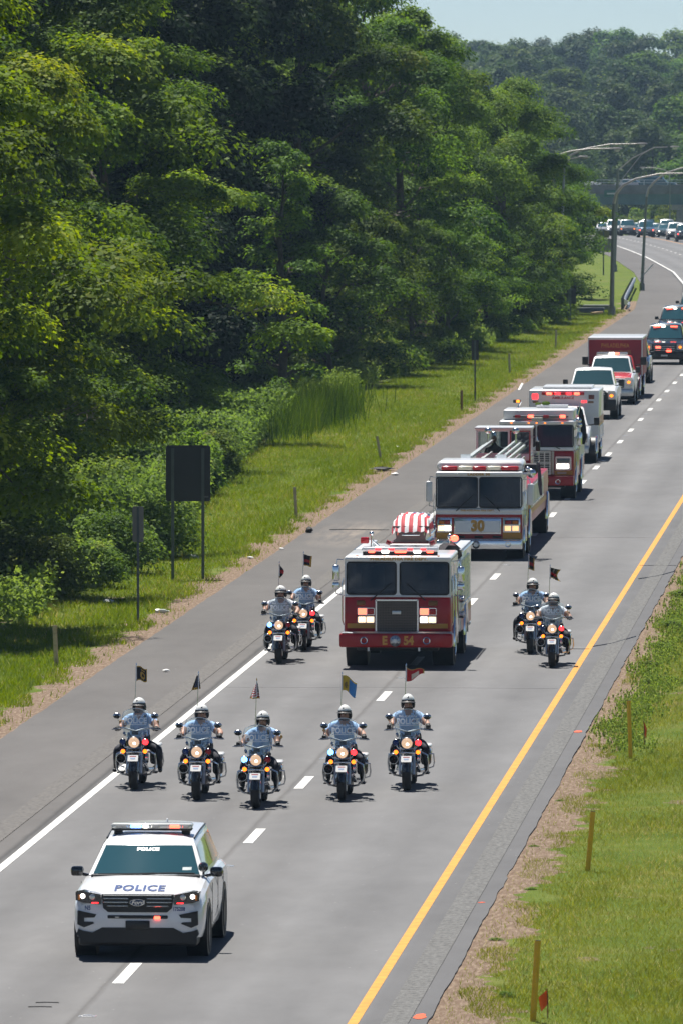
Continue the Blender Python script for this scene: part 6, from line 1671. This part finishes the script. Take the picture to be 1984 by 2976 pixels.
    for x_ in (-.19, .19): MB().cyl((x_, .24, .98), (x_, .14, 1.02), .025, n=10).build('screen_mount', BIKECHR, b)
    return b

def cloth(parent, pole, w_, h, bend, shape, mats, mfun, top, fr=None, nx=14, ny=12):
    """pennant hung from a pole; bend bows it, shape trims the outline"""
    P = []
    for j in range(ny + 1):
        row = []
        for i in range(nx + 1):
            f = i / nx; q = j / ny
            row.append(shape(f, q))
        P.append(row)
    mb = MB().grid([[(pole[0] + p[0], pole[1] + p[1], top + p[2]) for p in r_] for r_ in P])
    mb.m = [mfun((i + .5) / nx, (j + .5) / ny) for j in range(ny) for i in range(nx)]
    return mb.build('flag', mats, parent, 75)
FBLK = mat('flag_black', (.010, .011, .018), .8); FNAVY = mat('flag_navy', (.012, .020, .055), .8); FGOLD = mat('flag_fringe', (.42, .25, .045), .8); FYEL = mat('flag_yellow', (.52, .36, .04), .75)
FLBL = mat('flag_sky_blue', (.05, .21, .50), .75); FRD2 = mat('flag_scarlet', (.42, .012, .020), .75); FDOL = mat('flag_dark_olive', (.02, .022, .016), .8)
def add_flag(b, kind):
    px, py = -.125, 1.93
    MB().tube([(px - .05, py, .60), (px - .03, py, 1.3), (px, py, 2.14)], .007, 6).build('flag_pole', BIKECHR, b)
    fin = MB().lathe([(0, .05), (.006, .03), (.012, .0), (0, -.01)], (px, py, 2.15), 'z', 8).build('finial', FGOLD if kind in ('us',) else CHROME, b)
    sl = MB().tube([(px, py - .002, 1.86), (px, py, 2.13)], .012, 7).build('flag_sleeve', mat('sleeve_white', (.62, .60, .62), .8), b)
    T_ = 2.12
    edge = lambda f, q, k: k if (f > .92 or q < .06 or q > .92) else None
    if kind == 'black_gold':
        def sh(f, q): return (.20 * f, .04 * math.sin(f * 4), -.27 * q - .035 * f * (1 - q) + .02 * math.sin(f * 6))
        def mf(f, q): return 1 if (edge(f, q, 1) or ((.35 < f < .82) and abs(math.hypot((f - .58) / .22, (q - .58) / .25) - .8) < .28) or (.4 < f < .8 and .2 < q < .27)) else 0
        return cloth(b, (px, py), 0, 0, 0, sh, [FBLK, FGOLD], mf, T_)
    if kind == 'navy_furled':
        def sh(f, q): return (-.17 * f * (.25 + .75 * q) + .03 * q, .05 * math.sin(f * 9), -.24 * q - .03 * f * q)
        def mf(f, q): return 1 if q > .86 or f > .94 else 0
        return cloth(b, (px + .01, py), 0, 0, 0, sh, [FNAVY, FGOLD], mf, T_ - .01)
    if kind == 'us':
        def sh(f, q): return ((.05 - .17 * f) * (.35 + .75 * q), .07 * math.sin(f * 8), -.28 * q - .05 * f * (1 - q))
        def mf(f, q): return 3 if (q > .93 or f > .95) else (2 if (f < .38 and q < .62) else (0 if int(q * 13 + f * 2) % 2 else 1))
        return cloth(b, (px, py), 0, 0, 0, sh, [FRED, FWHT, FNAVY, FGOLD], mf, T_ - .02)
    if kind == 'city':
        def sh(f, q): return (.265 * f - .03 * f * q, .05 * math.sin(f * 6), -.27 * q - .11 * f + .03 * math.sin(f * 5))
        def mf(f, q): return 0 if q < .06 else (2 if (.12 < f < .42 and .38 < q < .85 and math.hypot((f - .27) / .13, (q - .62) / .2) < 1) else (1 if f > .52 else 0))
        return cloth(b, (px, py), 0, 0, 0, sh, [FYEL, FLBL, mat('flag_crest', (.20, .14, .05), .8)], mf, T_)
    if kind == 'red_pennant':
        def sh(f, q): return (.33 * f, .05 * math.sin(f * 7), (-.26 * q) * (1 - .72 * f) - .05 * f - .03 * math.sin(f * 6))
        def mf(f, q): return 1 if (q < .07 or f > .95) else (2 if (.25 < f < .72 and .45 < q < .95) else 0)
        return cloth(b, (px, py), 0, 0, 0, sh, [FRD2, FGOLD, mat('flag_cream', (.62, .54, .42), .75)], mf, T_)
    var = int(kind[-1])
    def sh(f, q):
        if var == 0: return (.11 * math.sin(q * 3.0) * min(1, f * 1.5) - .06 * max(0, f - .6), .05 * math.sin(f * 9), -.30 * q - .01 * f)
        if var == 1: return (.19 * f - .05 * math.sin(f * 9) * q, .06 * math.sin(f * 8), -.25 * q - .05 * f)
        if var == 2: return (.13 * f, .04 * math.sin(f * 6), -.29 * q - .04 * f)
        return (.24 * f * (1 - .35 * math.sin(q * 3.1)), .06 * math.sin(f * 8), -.22 * q - .10 * f + .05 * f * (1 - q))
    def mf(f, q): return 2 if (f > .88 or q > .93 or q < .04) else (1 if .38 < q < .70 else 0)
    return cloth(b, (px, py), 0, 0, 0, sh, [FBLK if var < 2 else FDOL, FRD2, FGOLD], mf, T_)

def aux_lamp(b, s_, m):
    o = MB().lathe([(.058, .06), (.064, 0), (.056, -.012)], (s_ * .205, .02, .865), 'y', 18).build('pursuit_lamp', BIKEBLK, b)
    MB().lathe([(0, -.02), (.035, -.018), (.052, -.008), (.056, .0)], (s_ * .205, .02, .865), 'y', 18).build('pursuit_lens', m, o)

# riders --------------------------------------------------------------------------------
UNI = mat('uniform_blue', (.38, .58, .92), .8, var=.22, vscale=9, bump=.9, bscale=16); UNIW = mat('uniform_white', (.70, .72, .78), .8, var=.12, vscale=9, bump=.9, bscale=16)
TROU = mat('trousers_navy', (.010, .013, .026), .8, var=.2, vscale=8); BOOT = mat('boot_black', (.010, .010, .011), .35); GLV = mat('glove_black', (.012, .012, .013), .6)
def skin_body(bones, verts):
    names = list(verts); ix = {n: i for i, n in enumerate(names)}
    me = bpy.data.meshes.new('rig')
    me.from_pydata([verts[n][0] for n in names], [(ix[a], ix[b_]) for a, b_, _ in bones], [])
    ob = bpy.data.objects.new('rig', me); COL.objects.link(ob)
    mo = ob.modifiers.new('skin', 'SKIN'); mo.use_smooth_shade = True
    for i, n in enumerate(names):
        r_ = verts[n][1]; sv = me.skin_vertices[0].data[i]
        sv.radius = r_ if isinstance(r_, tuple) else (r_, r_)
        sv.use_root = (n == 'pelvis')
    sb = ob.modifiers.new('sub', 'SUBSURF'); sb.levels = 2; sb.render_levels = 2
    bpy.context.view_layer.update()
    out = bpy.data.meshes.new_from_object(ob.evaluated_get(bpy.context.evaluated_depsgraph_get()))
    bpy.data.objects.remove(ob)
    # clothing by the nearest bone
    A = np.array([verts[a][0] for a, b_, _ in bones]); B = np.array([verts[b_][0] for a, b_, _ in bones]); mi = np.array([c for _, _, c in bones])
    n = len(out.polygons); C_ = np.zeros(n * 3); out.polygons.foreach_get('center', C_); C_ = C_.reshape(-1, 3)
    d = []
    for a, b_ in zip(A, B):
        t = np.clip(((C_ - a) @ (b_ - a)) / max(1e-9, (b_ - a) @ (b_ - a)), 0, 1); d.append(np.linalg.norm(C_ - (a + t[:, None] * (b_ - a)), axis=1))
    out.polygons.foreach_set('material_index', mi[np.argmin(np.array(d), axis=0)].astype(np.int32))
    out.update()
    return out
def rider(X, Y, label, white=False, yaw=0.0, seed=0, arm=None, legs=0.0):
    g = random.Random(seed)
    j = lambda s_: g.uniform(-s_, s_)
    lean = j(.05); hx = lean + j(.025); yaw += j(.22)
    V = {'pelvis': ((0, 1.20, .80), (.175, .16)), 'belly': ((lean * .4, 1.17, .96), (.195, .165)), 'chest': ((lean, 1.12, 1.15), (.205, .165)), 'collar': ((lean, 1.09, 1.29), (.115, .095)), 'neck': ((hx, 1.07, 1.36), .06), 'chin': ((hx, 1.045, 1.425), (.068, .078)), 'head': ((hx, 1.06, 1.525), (.082, .095))}
    B = [('pelvis', 'belly', 0), ('belly', 'chest', 0), ('chest', 'collar', 0), ('collar', 'neck', 1), ('neck', 'chin', 1), ('chin', 'head', 1)]
    hands = {}
    for s_, n in ((-1, 'r'), (1, 'l')):
        hnd = (s_ * .355, .60, 1.10); 
        if arm and s_ == 1: hnd = arm
        el = (s_ * (.315 + abs(j(.045))), .90 + j(.04), 1.10 + j(.05))
        V.update({'sh' + n: ((lean + s_ * .195, 1.10, 1.255), .092), 'ua' + n: ((lean + s_ * .29, 1.01, 1.175), .086), 'el' + n: (el, .05), 'fa' + n: (((el[0] + hnd[0]) / 2, (el[1] + hnd[1]) / 2, (el[2] + hnd[2]) / 2 + .005), .046), 'wr' + n: ((hnd[0], hnd[1] + .05, hnd[2]), .034)})
        B += [('collar', 'sh' + n, 0), ('sh' + n, 'ua' + n, 0), ('ua' + n, 'el' + n, 1), ('el' + n, 'fa' + n, 1), ('fa' + n, 'wr' + n, 1)]
        k = s_ * (.285 + abs(j(.03)) + legs)
        V.update({'hp' + n: ((s_ * .12, 1.14, .76), .105), 'th' + n: ((s_ * .21, .95, .765), .095), 'kn' + n: ((k, .72, .70), .068), 'cf' + n: ((s_ * (.30 + legs), .80, .50), .062), 'an' + n: ((s_ * (.31 + legs), .86, .335), .046), 'he' + n: ((s_ * (.31 + legs), .86, .30), .043), 'to' + n: ((s_ * (.33 + legs), .66, .305), .04)})
        B += [('pelvis', 'hp' + n, 2), ('hp' + n, 'th' + n, 2), ('th' + n, 'kn' + n, 2), ('kn' + n, 'cf' + n, 2), ('cf' + n, 'an' + n, 3), ('an' + n, 'he' + n, 3), ('he' + n, 'to' + n, 3)]
        hands[n] = hnd
    me = skin_body(B, V)
    for m_ in (UNIW if white else UNI, SKIN, TROU, BOOT): me.materials.append(m_)
    o = link('person', me, None, (X, Y, 0)); tag(o, label, 'person', 'motorcycle officers')
    hc = (hx, 1.055, 1.505)
    def put(mb, name, m, parent, smooth=50):
        c, s0 = math.cos(yaw), math.sin(yaw)
        mb.v = [(hc[0] + (v[0] - hc[0]) * c - (v[1] - hc[1]) * s0, hc[1] + (v[0] - hc[0]) * s0 + (v[1] - hc[1]) * c, v[2]) for v in mb.v]
        return mb.build(name, m, parent, smooth)
    hx0, hy0, hz0 = hc
    hel = put(MB().sph((hx0, hy0 + .005, hz0 + .01), (.118, .142, .136), 20, 9, lo=.12, hi=1.0), 'helmet', mat('helmet_white', (.84, .84, .80), .2, coat=.7), o)
    band = MB().sph((hx0, hy0 + .005, hz0 + .008), (.121, .145, .136), 20, 5, lo=-.02, hi=.26)
    put(band, 'helmet_band', BLACK, hel)
    ears = MB(); 
    for s_ in (-1, 1): ears.sph((hx0 + s_ * .103, hy0 + .02, hz0 - .045), (.028, .06, .075), 10, 6)
    ears.sph((hx0, hy0 + .085, hz0 - .045), (.09, .05, .07), 10, 6)
    put(ears, 'helmet_lining', BLACK, hel)
    vis = MB().grid([[(hx0 + math.sin(a) * (.128 + .045 * t), hy0 - math.cos(a) * (.148 + .055 * t), hz0 + .028 - .022 * t - .015 * abs(a)) for a in np.linspace(-1.0, 1.0, 11)] for t in (0, .5, 1)])
    put(vis, 'visor', BLACK, hel)
    put(MB().sph((hx0, hy0 - .135, hz0 + .09), (.016, .012, .018), 8, 5), 'badge', mat('badge_steel', (.2, .22, .26), .3, .8), hel)
    strap = MB()
    for s_ in (-1, 1): strap.tube([(hx0 + s_ * .105, hy0 - .01, hz0 - .05), (hx0 + s_ * .07, hy0 - .05, hz0 - .115), (hx0, hy0 - .075, hz0 - .135)], .008, 5)
    put(strap, 'chin_strap', BLACK, hel)
    put(MB().sph((hx0, hy0 - .098, hz0 - .035), (.014, .022, .022), 8, 5).sph((hx0, hy0 - .085, hz0 - .075), (.026, .014, .008), 8, 4), 'nose_and_lips', SKIN, o)
    gl = MB()
    for s_ in (-1, 1): gl.sph((hx0 + s_ * .034, hy0 - .088, hz0 - .005), (.030, .012, .02), 10, 6)
    gl.tube([(hx0 - .08, hy0 - .02, hz0), (hx0 - .06, hy0 - .085, hz0), (hx0 + .06, hy0 - .085, hz0), (hx0 + .08, hy0 - .02, hz0)], .005, 5)
    put(gl, 'sunglasses', GLOSSBLACK, o)
    for n, s_ in (('r', -1), ('l', 1)):
        h = hands[n]; gm_ = MB()
        gm_.sph((h[0], h[1] + .02, h[2] + .008), (.048, .055, .026), 12, 6)
        for k, (dx, L_) in enumerate(((-.036, .9), (-.012, 1.0), (.013, .98), (.036, .82))):
            x_ = h[0] + dx
            gm_.tube([(x_, h[1] + .0, h[2] + .016), (x_, h[1] - .048 * L_, h[2] + .012), (x_, h[1] - .062 * L_, h[2] - .022), (x_, h[1] - .035, h[2] - .048 * L_)], [.012, .0115, .0105, .009], 6)
        gm_.tube([(h[0] - s_ * .042, h[1] + .03, h[2] + .0), (h[0] - s_ * .062, h[1] - .005, h[2] - .012), (h[0] - s_ * .05, h[1] - .035, h[2] - .03)], [.015, .013, .010], 6)
        gm_.cyl((h[0], h[1] + .03, h[2] + .002), (h[0] + (V['fa' + n][0][0] - h[0]) * .5, h[1] + (V['fa' + n][0][1] - h[1]) * .55, h[2] + (V['fa' + n][0][2] - h[2]) * .5), .04, .047, 10)
        gm_.build('glove', GLV, o, 50)
        # shoulder patch
        p = V['ua' + n][0]; MB().sph((p[0] + s_ * .055, p[1] - .045, p[2] + .02), (.03, .02, .035), 8, 5).build('shoulder_patch', mat('patch_gold', (.45, .30, .12), .8), o)
    MB().rbox(lean + .075, lean + .125, 0.99, 1.04, 1.20, 1.32, .015).tube([(lean + .1, 1.0, 1.2), (lean + .15, 1.05, 1.1), (lean + .17, 1.1, .95)], .008, 5).build('radio_microphone', BLACK, o)
    MB().sph((lean + .085, .95, 1.18), (.02, .01, .026), 8, 5).build('chest_badge', mat('badge_silver', (.6, .58, .5), .25, .8), o)
    cl = MB()
    for s_ in (-1, 1): cl.add([(lean + s_ * .01, 0.985, 1.285), (lean + s_ * .075, 1.01, 1.33), (lean + s_ * .085, .965, 1.25), (lean + s_ * .04, .945, 1.23)], [(0, 1, 2, 3)])
    cl.build('collar', UNIW if white else UNI, o, None)
    MB().lathe([(.188, -.025), (.192, 0), (.188, .025)], (0, 1.19, .87), 'z', 18).build('belt', BLACK, o)
    o.scale = (g.uniform(.95, 1.10), 1, g.uniform(.97, 1.03))
    return o

BIKES = [
    (-14.30, 161.9, 'black_gold', BLUELENS, REDLIT, False, 'with black gold-edged flag and lit red lamp, leftmost of the front row', 'leftmost officer of the front motorcycle row, in pale blue shirt, under the black flag', .0, .10, None),
    (-12.96, 159.5, 'navy_furled', BLUELENS, REDLENS, False, 'with furled navy gold-fringed flag, second from left in the front row', 'officer in pale blue shirt second from left in the front motorcycle row', .08, .0, None),
    (-11.76, 157.6, 'us', BLUELIT, REDLENS, False, 'with furled national flag and lit blue lamp, middle of the front row', 'officer in pale blue shirt in the middle of the front motorcycle row', -.15, .0, None),
    (-10.36, 159.5, 'city', BLUELIT, REDLIT, False, 'with yellow and blue flag, second from right in the front row', 'officer in pale blue shirt under the yellow and blue flag', .0, .0, None),
    (-9.35, 162.0, 'red_pennant', BLUELENS, REDLIT, False, 'with red pennant, rightmost of the front row', 'officer in pale blue shirt under the red pennant, rightmost of the front row', -.1, .0, None),
    (-14.35, 199.2, 'band0', BLUELIT, REDLENS, True, 'with black-red flag, front one left of the fire engine', 'officer in white shirt riding left of the fire engine', -.12, .0, (.30, .64, 1.02)),
    (-14.13, 203.9, 'band1', BLUELENS, REDLIT, False, 'with black-red flag, half hidden left of the fire engine', 'officer in pale blue shirt behind the white-shirted one left of the fire engine', .0, .0, None),
    (-8.92, 203.2, 'band2', BLUELENS, REDLENS, False, 'with hanging dark-red flag, left of the pair right of the engine', 'officer in pale blue shirt, left one of the pair right of the fire engine', .1, .05, None),
    (-8.22, 198.2, 'band3', BLUELENS, REDLIT, True, 'with blown dark-red flag, right of the pair right of the engine', 'officer in white shirt riding right of the fire engine', .0, .0, None),
]
proto = build_bike()
for i, (X, Y, fk, bl, rl, wh, lb1, lb2, yaw, legs, arm) in enumerate(BIKES):
    b = proto if i == 0 else None
    if b is None:
        b = copy_tree(proto_src)
    else:
        proto_src = copy_tree(proto)     # clean copy kept as the pattern until the last motorcycle
    b.location = (X, Y, 0)
    b['label'] = 'black police motorcycle ' + lb1; b['category'] = 'motorcycle'; b['group'] = 'police motorcycles escorting the convoy'
    aux_lamp(b, -1, bl); aux_lamp(b, 1, rl); add_flag(b, fk)
    rider(X, Y, lb2, wh, yaw, 300 + i, arm, legs)
def drop_tree(o):
    for c in list(o.children): drop_tree(c)
    bpy.data.objects.remove(o)
drop_tree(proto_src)
# ------------------------------------------------------------------ summer haze
hz = MB().box(-420, 260, -40, 2750, -8, 62).build('haze', mat('haze_air', (0, 0, 0)), None, None)
hm = MATS['haze_air']; hn = hm.node_tree; hn.nodes.clear()
ho = hn.nodes.new('ShaderNodeOutputMaterial'); hv = hn.nodes.new('ShaderNodeVolumePrincipled')
hv.inputs['Color'].default_value = (0.52, 0.76, 1.0, 1)
hv.inputs['Density'].default_value = 0.00008
hv.inputs['Anisotropy'].default_value = 0.0
hn.links.new(hv.outputs[0], ho.inputs['Volume'])
hz['kind'] = 'stuff'
tag(hz, 'thin pale summer haze over the whole road', 'haze')
SC.cycles.volume_bounces = 0
SC.cycles.volume_max_steps = 64
